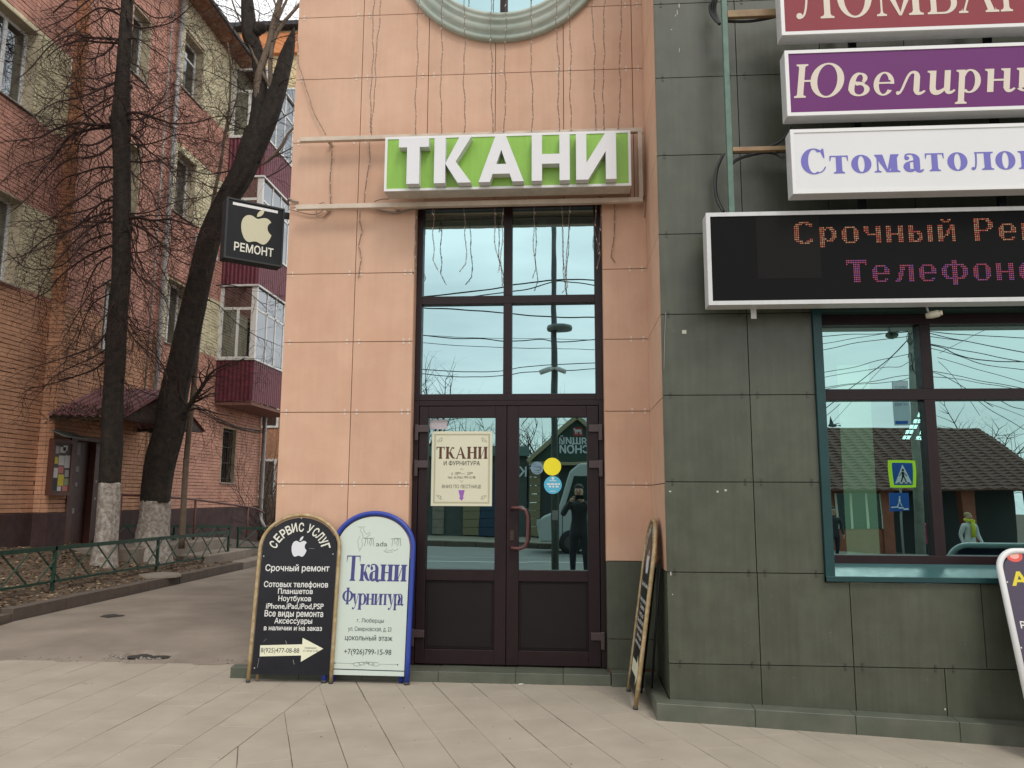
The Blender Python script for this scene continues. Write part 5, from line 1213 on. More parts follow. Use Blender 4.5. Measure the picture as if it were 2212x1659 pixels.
# windows
M_wf = mat('white_window_frame', (.62, .62, .60), .45, var=.06, vscale=6)
M_pg = glass_mat('house_glass', (.50, .53, .56), .55, (.14, .15, .17))
M_rev = mat('plaster_reveal', (.42, .36, .25), .9, var=.15, vscale=8)
M_tin = mat('tin_sill', (.35, .33, .30), .5, var=.2, vscale=10)
M_rail2 = mat('rust_rail', (.12, .045, .035), .6, var=.3, vscale=20)
def window(x, y0, y1, z0, z1, label=None, bars=(.33,), cur=None, dark=False, trans=None, bar2=None):
    t = ob('window', MB().box(x-.30, x-.003, y0-.0, y0+.03, z0, z1).box(x-.30, x-.003, y1-.03, y1, z0, z1).box(x-.30, x-.003, y0+.03, y1-.03, z1-.03, z1), M_rev, ap, label)
    fx_ = x-.20; b = MB(); e = .06
    b.box(fx_-.05, fx_, y0+.031, y0+.031+e, z0, z1-.03).box(fx_-.05, fx_, y1-.031-e, y1-.031, z0, z1-.03).box(fx_-.05, fx_, y0+.031+e, y1-.031-e, z0, z0+e).box(fx_-.05, fx_, y0+.031+e, y1-.031-e, z1-.03-e, z1-.03)
    for q in bars: yy_ = y0+(y1-y0)*q; b.box(fx_-.05, fx_+.002, yy_-.035, yy_+.035, z0+e, z1-.03-e)
    if trans: b.box(fx_-.05, fx_+.001, y0+.031+e, y1-.031-e, z0+(z1-z0)*trans-.025, z0+(z1-z0)*trans+.025)
    ob('frame', b, M_wf if not dark else M_rail2, t)
    ob('pane', MB().box(fx_-.03, fx_-.02, y0+.05, y1-.05, z0+.03, z1-.05), M_pg, t)
    ob('curtain', MB().box(fx_-.16, fx_-.14, y0-.1, y1+.1, z0-.1, z1+.1), cur or mat('dim_curtain', (.16, .17, .18), .9, var=.35, vscale=5), t)
    ob('sill', MB().add([(x-.2, y0-.04, z0+.015), (x+.05, y0-.04, z0-.012), (x+.05, y1+.04, z0-.012), (x-.2, y1+.04, z0+.015), (x-.2, y0-.04, z0+.0), (x+.05, y0-.04, z0-.03), (x+.05, y1+.04, z0-.03), (x-.2, y1+.04, z0+.0)], [(0,1,2,3), (7,6,5,4), (0,4,5,1), (2,6,7,3), (1,5,6,2)]), M_tin, t)
    return t
cu = mat('net_curtain', (.45, .48, .50), .9, var=.25, vscale=3)
for k, o in enumerate(W_R[:6]): window(XA, *o[1:], bars=(.30,) if k % 3 else (.5,), cur=cu if k < 3 else None, trans=.70 if k == 5 else None)
for o in W_L[:3]: window(XB_, *o[1:], bars=(.30, .72), cur=cu)
window(XB_, *W_L[3][1:], bars=(.5,))
for o in W_R[8:]: window(XA, *o[1:], bars=(.5,))
bw_ = window(XA, *W_R[6][1:], bars=(), dark=True, cur=mat('black_gap', (.01, .01, .012), .9))
b = MB(); y0, y1, z0, z1 = W_R[6][1:]
for k in range(7):
    yy_ = y0+.07+k*(y1-y0-.14)/6; b.tube([(XA-.10, yy_+.035*math.sin(j*1.9+k*1.3), z0+(z1-z0)*j/12) for j in range(13)], .011, 5)
for k in range(4): b.bar((XA-.10, y0, z0+.1+k*(z1-z0-.2)/3), (XA-.10, y1, z0+.1+k*(z1-z0-.2)/3), .02, .02)
ob('grille', b, mat('grille_black', (.015, .015, .017), .6), bw_)
# entrance door, canopy, downpipes, cables
dr = ob('entrance_door', MB().box(XA-.22, XA-.14, 13.62, 15.3, .5, 2.62), mat('old_brown_door', (.05, .017, .012), .55, var=.3, vscale=6), ap)
ob('door_frame', MB().box(XA-.14, XA+.02, 13.60, 13.78, .5, 2.62).box(XA-.14, XA+.01, 13.62, 15.3, 2.54, 2.62).box(XA-.14, XA-.02, 14.42, 14.48, .5, 2.54), mat('old_brown_frame', (.075, .024, .015), .6, var=.25, vscale=8), dr)
b = MB()
for (y, z, w, h) in ((14.02, 2.28, .10, .22), (13.98, 1.97, .14, .10), (14.04, 1.7, .07, .07), (14.6, 1.78, .12, .05), (14.62, 1.45, .1, .05), (14.0, 1.2, .08, .1)): b.box(XA-.1395, XA-.1375, y, y+w, z, z+h)
ob('pasted_notes', b, mat('note_paper', (.30, .28, .27), .8, var=.3, vscale=20), dr, kind='stuff')
cp_ = ob('canopy', MB().box(XA-.0, XA+1.35, 15.78, 15.86, 2.86, 2.92).box(XA, XA+1.35, 12.95, 13.03, 2.86, 2.92).box(XA+1.28, XA+1.36, 12.95, 15.86, 2.84, 2.90), mat('dark_timber', (.05, .03, .024), .8), ap)
def ridged(p00, p01, p11, p10, n, amp, m, name, par, label=None):     # corrugated sheet between two edges
    b = MB(); P = [Vector(p) for p in (p00, p01, p11, p10)]; nn = ((P[1]-P[0]).cross(P[3]-P[0])).normalized(); vs = []
    for i in range(n*4+1):
        t = i/(n*4); o = nn*(amp if i % 4 in (1, 2) else 0); vs += [P[0].lerp(P[3], t)+o, P[1].lerp(P[2], t)+o]
    b.add(vs, [(2*i, 2*i+1, 2*i+3, 2*i+2) for i in range(n*4)]); return ob(name, b, m, par, label)
M_red = mat('burgundy_sheet', (.115, .018, .032), .5, var=.16, vscale=5, streak=.15)
ridged((XA, 12.9, 2.93), (XA, 14.42, 3.62), (XA+1.4, 14.42, 3.56), (XA+1.4, 12.9, 2.87), 9, .025, mat('faded_burgundy_sheet', (.16, .055, .06), .5, var=.35, vscale=5), 'roof_sheet', cp_)
ridged((XA, 14.42, 3.62), (XA, 15.95, 2.93), (XA+1.4, 15.95, 2.87), (XA+1.4, 14.42, 3.56), 9, .025, mat('faded_burgundy_sheet', (.16, .055, .06), .5), 'roof_sheet', cp_)
ob('gable_board', MB().prism([(XA+1.33, 13.03, 2.9), (XA+1.33, 15.78, 2.9), (XA+1.33, 14.42, 3.5)], (.03, 0, 0)), mat('grey_timber', (.07, .055, .048), .9, var=.3, vscale=8), cp_)
b = MB()
for k in range(260):
    y = rb.uniform(12.85, 13.5); x = XA+rb.uniform(0, 1.4); z = 2.86+(y-12.9)*.45; pts = [(x, y, z+rb.uniform(-.1, .02))]
    for j in range(4): p = pts[-1]; pts.append((p[0]+rb.uniform(-.06, .06), p[1]+rb.uniform(-.10, .03), p[2]+rb.uniform(-.05, .07)))
    b.tube(pts, .005, 3, caps=False)
ob('dry_creeper', b, mat('dry_creeper', (.07, .05, .025), .9), cp_, kind='stuff')
M_zinc = mat('zinc_pipe', (.26, .25, .24), .45, var=.2, vscale=8, metal=.4)
ob('downpipe', MB().tube([(XA+.09, 16.25, 13.2), (XA+.09, 16.25, 9), (XA+.09, 16.22, 5), (XA+.09, 16.2, .7)], .055, 10), mat('grey_pipe_paint', (.30, .29, .28), .5, var=.15, vscale=6), ap)
ob('downpipe', MB().tube([(XA+.12, 22.35, 13.2), (XA+.12, 22.35, 8), (XA+.12, 22.35, 1.1), (XA+.14, 22.32, .85), (XA+.30, 22.2, .66), (XA+.42, 22.1, .62)], [.06]*5+[.075], 12), M_zinc, ap)
for pts in ([(XA+.05, 17.9, 3.72), (XA+.06, 19.2, 3.5), (XA+.06, 20.6, 3.38), (XA+.08, 22.3, 3.42)], [(XA+.05, 17.9, 3.66), (XA+.06, 19.4, 3.42), (XA+.06, 21, 3.34), (XA+.08, 22.3, 3.36)]):
    ob('wall_cable', MB().tube(pts, .014, 5), M_cable, ap)
ob('gas_pipe', MB().tube([(XA+.05, 15.9, 12.5), (XA+.05, 15.9, 7), (XA+.05, 15.85, 3.2)], .02, 6), mat('grey_pipe_paint', (.30, .29, .28), .5), ap)
# eaves and roof
rf = ob('roof', MB().add([(XA+.55, 7.2, 13.35), (XA+.55, 22.9, 13.35), (XA-4, 22.9, 15.6), (XA-4, 7.2, 15.6)], [(0, 1, 2, 3)]).box(XA+.50, XA+.56, 7.2, 22.9, 13.26, 13.349), mat('dark_roof', (.03, .03, .035), .7), ap)
M_eav = mat('rusty_eave_board', (.24, .095, .05), .85, var=.45, vscale=7, c2=(.32, .20, .14))
for k in range(4): ob('eave_board', MB().box(XA-.02+k*.13, XA+.105+k*.13, 7.2, 22.8, 13.28-k*.006, 13.30), M_eav, rf)
# balconies
M_sh = mat('balcony_lining', (.50, .49, .48), .7)
def balcony(zf, zt, ztop, first=False):
    y0, y1, xo = 19.25, 22.5, XA+.98
    bt_ = ob('balcony', MB().box(XA, xo-.02, y0+.02, y1, zf-.10, zf-.02), mat('balcony_slab', (.22, .11, .085), .9, var=.2, vscale=4), ap)
    ridged((XA, y0, zf), (XA, y0, zt), (xo, y0, zt), (xo, y0, zf), 9, -.02, M_red, 'side_sheet', bt_)
    ridged((xo, y0, zf), (xo, y0, zt), (xo, y1, zt), (xo, y1, zf), 24, -.02, M_red, 'front_sheet', bt_)
    b = MB(); e = .06
    b.box(XA+.0, xo+.04, y0-.04, y0+.06, zt+.001, zt+.05).box(xo-.06, xo+.04, y0+.061, y1, zt+.001, zt+.05)
    b.box(XA, XA+.10, y0, y0+.05, zt+.05, ztop).box(xo-.14, xo, y0, y0+.10, zt+.05, ztop).box(XA+.10, xo-.14, y0+.005, y0+.045, ztop-.62, ztop-.55)
    b.box(XA+.46, XA+.53, y0+.005, y0+.045, zt+.05, ztop-.62).box(XA+.10, xo-.14, y0+.008, y0+.042, zt+.05, zt+.10)
    b.box(xo-.05, xo-.005, y0+.10, y1, ztop-.62, ztop-.56)
    for k in range(1, 5): b.box(xo-.05, xo-.005, y0+.1+k*.62, y0+.16+k*.62, zt+.05, ztop)
    ob('glazing_frame', b, M_wf, bt_)
    ob('pane', MB().box(XA+.1, xo-.14, y0+.02, y0+.03, zt+.1, ztop-.62).box(XA+.1, xo-.14, y0+.02, y0+.03, ztop-.55, ztop), M_pg, bt_)
    ob('pane', MB().box(xo-.03, xo-.02, y0+.1, y1, zt+.05, ztop-.62).box(xo-.03, xo-.02, y0+.1, y1, ztop-.56, ztop), M_pg, bt_)
    ob('top_trim', MB().box(XA, xo+.04, y0-.04, y1, ztop+.001, ztop+.05), M_wf, bt_)
    ob('inner_screen', MB().box(XA+.15, XA+.45, y0+.35, y0+.38, zt, zt+.7).box(XA, xo-.2, y0+1.6, y0+1.63, zt, ztop), M_sh, bt_)
    return bt_
balcony(3.93, 4.98, 6.93); balcony(7.0, 8.0, 9.9); balcony(9.97, 11.02, 12.95)
ac = ob('air_conditioner', MB().box(XA+.02, XA+.32, 17.66, 18.3, 7.32, 7.85), mat('ac_white', (.52, .51, .49), .5), ap, bevel=.01)
b = MB()
for k in range(9): b.box(XA+.10, XA+.24, 17.640, 17.659, 7.38+k*.05, 7.405+k*.05)
ob('vent_slats', b, M_black, ac)
ob('fan_grille', MB().lathe([(.20, .002), (.20, .012), (.18, .012)], (XA+.32, 18.0, 7.58), 'x', 20), M_black, ac)
# notice board on the wall
nb = thing('notice_board', (XA+.05, 13.4, 1.6), 'glazed notice board full of pinned papers beside the brown entrance door', 'notice board')
ya, yb_, za, zb2 = 12.98+.10, 13.62-.02, 1.53, 2.52
ya = YR-.02
ob('case', MB().box(XA+.005, XA+.07, 13.0, 13.58, za, zb2), mat('board_wood', (.10, .035, .02), .6, var=.2, vscale=9), nb, bevel=.004)
ob('backing', MB().box(XA+.071, XA+.073, 13.06, 13.52, za+.07, zb2-.07), mat('board_back', (.10, .09, .085), .8), nb)
cols_ = [('white_paper', (.62, .62, .62)), ('yellow_paper', (.62, .52, .06)), ('pink_paper', (.55, .2, .18)), ('grey_paper', (.40, .41, .42)), ('green_paper', (.3, .36, .2)), ('dark_paper', (.05, .05, .06))]
pap = [(13.22, 2.28, .15, .1, 0), (13.37, 2.02, .14, .22, 0), (13.20, 2.06, .16, .17, 0), (13.08, 2.08, .10, .12, 1), (13.21, 1.92, .14, .12, 2), (13.22, 1.70, .16, .2, 1), (13.40, 1.86, .11, .12, 3), (13.07, 1.84, .13, .17, 0), (13.08, 1.62, .12, .2, 5), (13.40, 1.71, .12, .12, 4), (13.22, 1.61, .10, .08, 0), (13.36, 1.61, .15, .09, 2), (13.30, 2.32, .12, .09, 0), (13.10, 2.26, .1, .13, 3)]
for y, z, w, h, c_ in pap: ob('paper', MB().box(XA+.0735, XA+.0748, y, y+w, z, z+h), mat(cols_[c_][0], cols_[c_][1], .8, var=.12, vscale=60), nb)
ob('board_frame', MB().box(XA+.071, XA+.095, 13.0, 13.06, za, zb2).box(XA+.071, XA+.095, 13.52, 13.58, za, zb2).box(XA+.071, XA+.095, 13.06, 13.52, za, za+.07).box(XA+.071, XA+.095, 13.06, 13.52, zb2-.07, zb2), mat('board_wood', (.10, .035, .02), .6), nb)
ob('rain_hood', MB().prism([(XA+.01, 12.97, 2.66), (XA+.01, 13.66, 2.66), (XA+.30, 13.66, 2.54), (XA+.30, 12.97, 2.54)], (0, 0, .012)), mat('dull_tin', (.16, .20, .18), .5, var=.2, vscale=12), nb)
# porch slabs, ramp and its handrail
po = thing('porch', (-8.3, 15, .4), 'worn concrete porch and ramp in front of the brown entrance door', 'porch')
ob('landing', MB().box(XA+.03, -7.55, 13.4, 17.2, .2, .62), M_conc, po, bevel=.02)
ob('ramp', MB().add([(XA+.03, 17.2, .2), (-7.7, 17.2, .2), (-7.7, 21.5, .05), (XA+.03, 21.5, .05), (XA+.03, 17.2, .62), (-7.7, 17.2, .62), (-7.7, 21.5, .15), (XA+.03, 21.5, .15)], [(4,5,6,7), (0,1,5,4), (1,2,6,5), (2,3,7,6), (3,0,4,7)]), M_conc, po)
ob('step', MB().box(-7.55, -6.9, 14.9, 17.0, .1, .40), M_conc, po, bevel=.02); ob('step', MB().box(-6.9, -6.52, 15.6, 18.4, .0, .22), M_conc, po, bevel=.02)
hr = thing('handrail', (-7.8, 17, .6), 'rusty brown tubular handrail beside the entrance ramp', 'handrail')
P = [onX(x, y, -7.85) for x, y in ((262, 1069), (330, 1071), (423, 1079), (536, 1095), (552, 1098), (570, 1108))]
ob('top_rail', MB().tube(P, .024, 10), M_rail2, hr)
for q, zb3 in ((P[2], .3), (P[3], .25), (P[0], .62)): ob('post', MB().tube([q, (q.x, q.y, zb3)], .026, 8), M_rail2, hr)
# low green fences
M_fen = mat('green_fence_paint', (.009, .036, .019), .55, var=.3, vscale=12, c2=(.015, .055, .032), spec=.3)
def fence(label, A, B, top, bot, posts, nx, group=None):
    A, B = Vector(A), Vector(B); t = thing('low_fence', (A+B)/2, label, 'fence'); d = B-A; L0 = d.length; dn = d.normalized(); sd = Vector((dn.y, -dn.x, 0))
    def P_(s, h): q = A+d*s; return Vector((q.x, q.y, q.z+h))
    ob('top_rail', MB().bar(P_(0, top), P_(1, top), .04, .055), M_fen, t); ob('bottom_rail', MB().bar(P_(0, bot), P_(1, bot), .04, .03), M_fen, t)
    for s in posts: ob('post', MB().box(P_(s, 0).x-.02, P_(s, 0).x+.02, P_(s, 0).y-.02, P_(s, 0).y+.02, P_(s, 0).z-.15, P_(s, 0).z+top+.025), M_fen, t)
    for i in range(nx):
        s0, s1 = i/nx, (i+1)/nx
        ob('brace', MB().bar(P_(s0+.01, bot+.015)+sd*.012, P_(s1-.01, top-.018)+sd*.012, .026, .008, up=sd), mat('pale_fence_paint', (.05, .085, .055), .6, var=.3, vscale=18), t)  # braces rising this way get a paler green
        ob('brace', MB().bar(P_(s0+.01, top-.018)-sd*.012, P_(s1-.01, bot+.015)-sd*.012, .026, .008, up=sd), M_fen, t)
    return t
fA = onX(0, 1212, -7.0)
fence('low green fence of crossed flat bars along the alley kerb', (-7.0, 8.0, .26), (-7.0, 16.05, .22), .575, .13, (0, .3035, .6425, .993), 12)
fence('second low green fence nearer the house wall, behind the trees', (-8.55, 14.1, .42), (-7.65, 17.6, .28), .56, .15, (.02, .5, .98), 7)
fence('last low green fence at the far end of the garden bed', (-7.6, 17.8, .2), (-6.9, 19.6, .12), .6, .15, (.02, .98), 3)
# manhole slab in the bed
tag(ob('manhole_lid', MB().lathe([(0, .03), (.30, .03), (.33, .015), (.34, -.02)], (-6.85+.1, 12.8, .23), 'z', 28), M_conc), 'round concrete lid half buried between fence and kerb', 'lid')
# far house behind
def far_house(label, x0, x1, y, z1, wallm, band, nwx, nfl, z0f=1.5, fh=3.0):
    t = thing('far_house', ((x0+x1)/2, y, 0), label, 'building')
    ob('wall', MB().box(x0, x1, y, y+8, 0, z1), wallm, t)
    ob('cornice', MB().box(x0-.2, x1+.2, y-.3, y-.001, z1-1.5, z1-.3), band, t); ob('roof', MB().box(x0-.4, x1+.4, y-.6, y+8, z1+.001, z1+.25), mat('dark_roof', (.03, .03, .035), .7), t)
    for i in range(nwx):
        for j in range(nfl):
            wx = x0+1.0+(x1-x0-2)*(i+.5)/nwx; wz = z0f+j*fh
            w = ob('window', MB().box(wx-.75, wx+.75, y-.06, y-.001, wz-.05, wz+1.6), M_wf, t); ob('pane', MB().box(wx-.66, wx-.04, y-.08, y-.061, wz+.05, wz+1.5).box(wx+.04, wx+.66, y-.08, y-.061, wz+.05, wz+1.5), M_pg, w)
            if i % 2 == 1:
                bb = ob('balcony', MB().box(wx-1.4, wx+1.4, y-1.1, y-.09, wz-1.0, wz-.05), M_wf if j % 2 else mat('grey_parapet', (.4, .4, .4), .7), t)
    return t
far_house('yellow apartment house with orange cornice far beyond the alley', -24, -9.5, 40, 27.6, mat('pale_yellow_wall', (.60, .48, .28), .9, var=.1, vscale=1), mat('orange_cornice', (.58, .22, .08), .8), 6, 8)
far_house('low orange brick house far down the alley behind bare shrubs', -24, -11.5, 33, 8.6, bm('far_brick', (.42, .22, .13)), mat('grey_cornice', (.4, .38, .35), .8), 7, 3)
# ---------------------------------------------------------------- bare trees
M_bark = mat('dark_bark', (.030, .021, .015), .95, var=.55, vscale=14, bump=1., bscale=26, c2=(.011, .010, .007))
M_twig = mat('twig_bark', (.030, .012, .008), .9, var=.3, vscale=6)
M_wash = mat('whitewashed_bark', (.40, .37, .33), .9, var=.45, vscale=22, bump=1., bscale=42, c2=(.24, .20, .165))
M_lite = mat('smooth_young_bark', (.15, .11, .078), .85, var=.25, vscale=10, bump=.3, bscale=40)
rt = random.Random(17)
def smooth(P, k=4):
    P = [Vector(p) for p in P]; Q = []
    for i in range(len(P)-1):
        p0, p1, p2, p3 = P[max(i-1, 0)], P[i], P[i+1], P[min(i+2, len(P)-1)]
        for j in range(k):
            t = j/k; Q.append(.5*((2*p1)+(p2-p0)*t+(2*p0-5*p1+4*p2-p3)*t*t+(3*p1-p0-3*p2+p3)*t**3))
    Q.append(P[-1]); return Q
def rough_tube(pts, radii, n, seed, amp=.08, name=None):
    """trunk skin with vertical bark ridges and an irregular outline"""
    r_ = random.Random(seed); P = smooth(pts, 12); m = len(P); R = []; n = n*2
    for i in range(m):
        t = i/(m-1)*(len(radii)-1); a = int(min(t, len(radii)-2)); R.append(radii[a]*(1-(t-a))+radii[a+1]*(t-a))
    b = MB().tube(P, R, n); ph = [r_.uniform(0, 6) for _ in range(8)]; wob = [r_.uniform(-1, 1) for _ in range(n)]
    for i in range(m):
        c = P[i]; z = c.z
        if i % 3 == 0: wob = [.55*w_+.45*r_.uniform(-1, 1) for w_ in wob]
        for k in range(n):
            v = Vector(b.v[i*n+k]); a = 2*PI*k/n
            f = 1+amp*(math.sin(a*3+ph[0]+z*1.1)+.6*math.sin(a*5+ph[1]-z*1.9)+.5*math.sin(z*3.7+ph[3]+a)*.8)*.8
            rid = math.sin(a*13+ph[4]+1.2*math.sin(z*2.3+ph[5]))+.7*math.sin(a*19+ph[6]-1.5*math.sin(z*3.1+ph[7]))
            f += amp*(.42*rid+.75*wob[k])
            b.v[i*n+k] = tuple(c+(v-c)*f)
    return b
STEP = .10
def grow(mb, p, d, length, r, depth, droop=0., curl=.5, n=5):
    """a wandering twig with children; writes tubes into mb"""
    seg = max(3, int(length/STEP)); P = [p.copy()]; q = p.copy(); dd = d.normalized(); R = [r]
    for i in range(seg):
        dd = (dd+Vector((rt.gauss(0, .13*curl), rt.gauss(0, .13*curl), rt.gauss(0, .12*curl)+droop*.06*(1-1.6*i/seg)))).normalized()
        q = q+dd*(length/seg); P.append(q.copy()); R.append(max(r*(1-.75*(i+1)/seg), .0022))
        if depth > 0 and i > 0 and rt.random() < (.62 if depth > 1 else .45):
            ax = dd.orthogonal().normalized(); ax = Matrix.Rotation(rt.uniform(0, 2*PI), 3, dd) @ ax
            nd = (dd*.75+ax*rt.uniform(.5, 1.0)).normalized(); grow(mb, q, nd, length*rt.uniform(.35, .75), max(R[-1]*.62, .003), depth-1, droop, curl, 3)
    mb.tube(P, R, n if r > .006 else 3, caps=False)
def limb(tree, twigs, pts2d, depthY, r0, r1=.006, wander=.5, dens=1., seed=0, m=None, name='branch', zf=lambda t: 0, tw=(.4, 1.25)):
    """a main limb traced on the photograph, leaning toward or away from the viewer along its length"""
    P = []; n = len(pts2d)
    for i, (x, y) in enumerate(pts2d): P.append(onY(x, y, depthY+wander*(i/(n-1))**1.2))
    Q = smooth(P, 5); m_ = len(Q); R = [r0+(r1-r0)*(i/(m_-1))**.7 for i in range(m_)]
    ob(name, MB().tube(Q, R, 6, caps=False), m or M_twig, tree)
    for i in range(1, m_-1):
        k = dens*.72
        while k > 0:
            if rt.random() < k:
                d = (Q[i+1]-Q[i-1]).normalized(); ax = Matrix.Rotation(rt.uniform(0, 2*PI), 3, d) @ d.orthogonal().normalized()
                nd = (d*rt.uniform(.3, 1)+ax*rt.uniform(.5, 1)+Vector((0, 0, rt.uniform(-.45, .25)))).normalized(); t = i/m_
                grow(twigs, Q[i], nd, rt.uniform(*tw)*(1.15-.5*t), max(R[i]*.5, .0048), 2 if rt.random() < .6 else 1, -.7, 1.7)
            k -= 1
    grow(twigs, Q[-1], (Q[-1]-Q[-3]).normalized(), rt.uniform(.3, .8), r1, 2, -.4, 1.)
z1 = lambda L_: [(x*.31111, y*.31111) for x, y in L_]
z2 = lambda L_: [(x*.31111, 442.4+y*.31111) for x, y in L_]

Y1 = 12.75
def tp(L_, Y): return [onY(x, y, Y) for x, y in L_]
t1 = thing('bare_tree', tuple(onY(225, 1240, Y1)), 'straight dark bare tree with whitewashed foot, left of the leaning one', 'tree')
tr = tp([(222, 1238), (226, 1195), (231, 1141), (236, 1043)], Y1)
ob('whitewashed_base', rough_tube([tr[0]+Vector((0, 0, -.15))]+tr, [.26, .235, .19, .175, .165], 28, 1, .05), M_wash, t1)
tr2 = tp([(236, 1044), (240, 955), (246, 831), (252, 722), (262, 597), (264, 467), (263, 373), (261, 300), (260, 262), (262, 215), (266, 150), (270, 93), (275, 0), (278, -90)], Y1)
ob('trunk', rough_tube(tr2, [.166, .165, .160, .155, .150, .146, .142, .150, .172, .140, .118, .108, .098, .09], 26, 2, .055), M_bark, t1)
b = MB()
for (x, y, r_) in ((243, 258, .07), (247, 247, .045), (282, 188, .045), (279, 300, .04), (248, 410, .035), (280, 495, .06)): 
    p = onY(x, y, Y1-.07); ob('knot', MB().ball(p, r_, 10, 0, (.9, .9, 1.1)), M_bark, t1)
tw1 = MB()
Lm = [  # traced limbs: picture path, foot radius, spread toward viewer
 (z1([(830,275),(740,262),(600,245),(530,245),(430,255),(330,330),(200,480),(120,560)]), .026, -1.0),
 (z1([(835,300),(700,290),(560,300),(420,330),(300,430),(220,520)]), .020, -.6),
 (z1([(800,575),(700,610),(600,655),(500,695),(400,715),(300,760),(230,800)]), .022, -.9),
 (z1([(790,665),(700,720),(600,780),(500,830),(400,900),(300,930)]), .015, .5),
 (z1([(765,865),(650,860),(540,860),(400,900),(280,940),(150,975),(30,995)]), .030, -1.3),
 (z1([(765,885),(640,890),(560,905),(480,960),(400,1060),(250,1250),(100,1380)]), .024, -.8),
 (z1([(790,1000),(700,1060),(600,1100),(500,1110),(400,1170),(260,1300),(120,1440)]), .020, -1.1),
 (z1([(790,1160),(690,1160),(560,1200),(440,1260),(330,1370),(200,1480)]), .018, .6),
 (z1([(790,1240),(700,1270),(600,1350),(500,1420),(380,1500),(250,1560)]), .018, -.9),
 (z1([(790,1390),(720,1400),(640,1470),(560,1560),(440,1640),(300,1720)]), .018, -.5),
 (z1([(800,1430),(700,1480),(620,1580),(560,1700),(480,1850)]), .016, -1.1),
 (z1([(845,60),(760,75),(700,110),(600,190),(480,250)]), .014, .5), (z1([(845,110),(700,60),(560,130),(400,260),(250,350)]), .018, -.8),
 (z1([(850,-60),(640,-20),(480,100),(330,180),(200,230)]), .018, -1.2), (z1([(850,-100),(560,-60),(330,120),(160,220),(0,270)]), .02, -1.),
 (z1([(760,330),(760,420),(775,520),(790,640)]), .012, -.2), (z1([(790,310),(720,370),(610,420),(500,520),(440,640)]), .013, -.6),
 (z1([(870,100),(900,150),(960,190),(1060,185),(1180,150),(1280,80),(1340,40)]), .020, -.5),
 (z1([(880,790),(950,785),(1040,800),(1130,830),(1200,845),(1350,850),(1500,820),(1600,800)]), .024, -.7),
 (z1([(880,830),(960,825),(1050,810),(1150,770),(1215,720),(1260,770),(1310,840)]), .015, .4),
 (z1([(900,930),(960,960),(1030,1050),(1120,1110),(1200,1200),(1280,1330),(1350,1430)]), .022, -.6),
 (z1([(900,1120),(1000,1125),(1100,1110),(1250,1180),(1380,1260),(1500,1330)]), .016, .5),
 (z1([(900,1180),(960,1240),(1040,1330),(1110,1460),(1220,1520)]), .015, -.5),
 (z1([(900,1520),(960,1510),(1060,1530),(1180,1530),(1300,1560),(1400,1590),(1500,1600)]), .028, -.6),
 (z1([(930,1560),(1000,1600),(1100,1680),(1180,1750),(1260,1810),(1370,1850)]), .022, -.9),
 (z1([(880,420),(930,440),(990,500),(1040,620),(1130,700)]), .010, -.4), (z1([(890,270),(960,270),(1060,330),(1170,420),(1230,520)]), .012, -.5),
 (z2([(900,150),(920,260),(960,380),(1010,480),(1090,560)]), .016, -.7), (z2([(900,240),(920,400),(990,560),(1080,660)]), .014, -.3),
 (z2([(880,560),(900,700),(950,800),(1000,900)]), .012, -.6), (z2([(860,760),(890,860),(950,940),(1050,1030),(1130,1130),(1160,1180)]), .014, -.6),
 (z2([(780,120),(690,130),(560,210),(440,340),(330,480),(260,620)]), .017, -.9),
 (z2([(780,280),(650,330),(540,400),(420,500),(330,600),(200,650)]), .018, -1.1), (z2([(770,360),(680,420),(600,560),(560,700),(590,860)]), .014, -.6),
 (z2([(770,520),(700,560),(620,640),(540,760),(470,880)]), .012, -.9), (z2([(750,880),(650,980),(500,1050),(350,1100),(170,1130)]), .018, -1.2),
 (z2([(740,1080),(650,1150),(480,1190),(300,1255),(200,1260)]), .018, -.8), (z2([(740,1000),(640,1060),(520,1100),(380,1200),(290,1290)]), .012, -.4),
 (z2([(770,60),(640,90),(480,180),(330,230),(180,330),(60,380)]), .018, -1.2), (z2([(770,200),(600,260),(430,420),(200,430),(60,350)]), .016, -1.4),
 (z2([(760,620),(640,700),(560,860),(520,1010)]), .011, .5), (z2([(840,1180),(900,1260),(960,1330)]), .009, -.4),
 (z2([(820,640),(740,760),(660,860),(620,960)]), .010, -.7), (z2([(780,-60),(640,20),(460,60),(300,110),(120,100)]), .016, -1.0),
 (z1([(780,1500),(650,1560),(520,1600),(360,1700),(180,1750)]), .016, -1.3), (z1([(780,940),(640,1000),(470,1010),(300,1100),(140,1160),(0,1260)]), .018, -1.4),
 (z1([(800,500),(680,540),(560,560),(430,640),(330,720)]), .012, -1.), (z1([(780,720),(650,790),(520,900),(380,1040),(300,1200)]), .013, -1.)]
Lm += [(z1([(890,-20),(980,60),(1080,120),(1200,130),(1330,200)]), .014, -.4), (z1([(890,560),(960,600),(1040,640),(1110,720),(1180,690),(1290,640)]), .012, -.6), (z1([(900,1000),(1000,1010),(1120,960),(1240,930),(1380,960),(1500,1010)]), .013, -.7),
 (z2([(900,60),(1010,60),(1130,20),(1260,-20),(1400,-60)]), .013, -.5), (z2([(900,420),(960,500),(1040,540),(1130,640),(1180,760)]), .012, -.4), (z2([(880,760),(960,860),(1060,900),(1130,1010)]), .011, -.4), (z2([(900,330),(1000,330),(1100,300),(1220,330),(1310,300)]), .011, -.6)]
for i, (pts, r_, w) in enumerate(Lm):
    jit = [(x, y+rt.uniform(-5, 5)*min(1, k/2)) for k, (x, y) in enumerate(pts)]
    limb(t1, tw1, jit, Y1+(-.05), r_*1.25, .006, w+rt.uniform(-.5, .5), 1.0)
ob('twigs', tw1, M_twig, t1, kind='stuff')

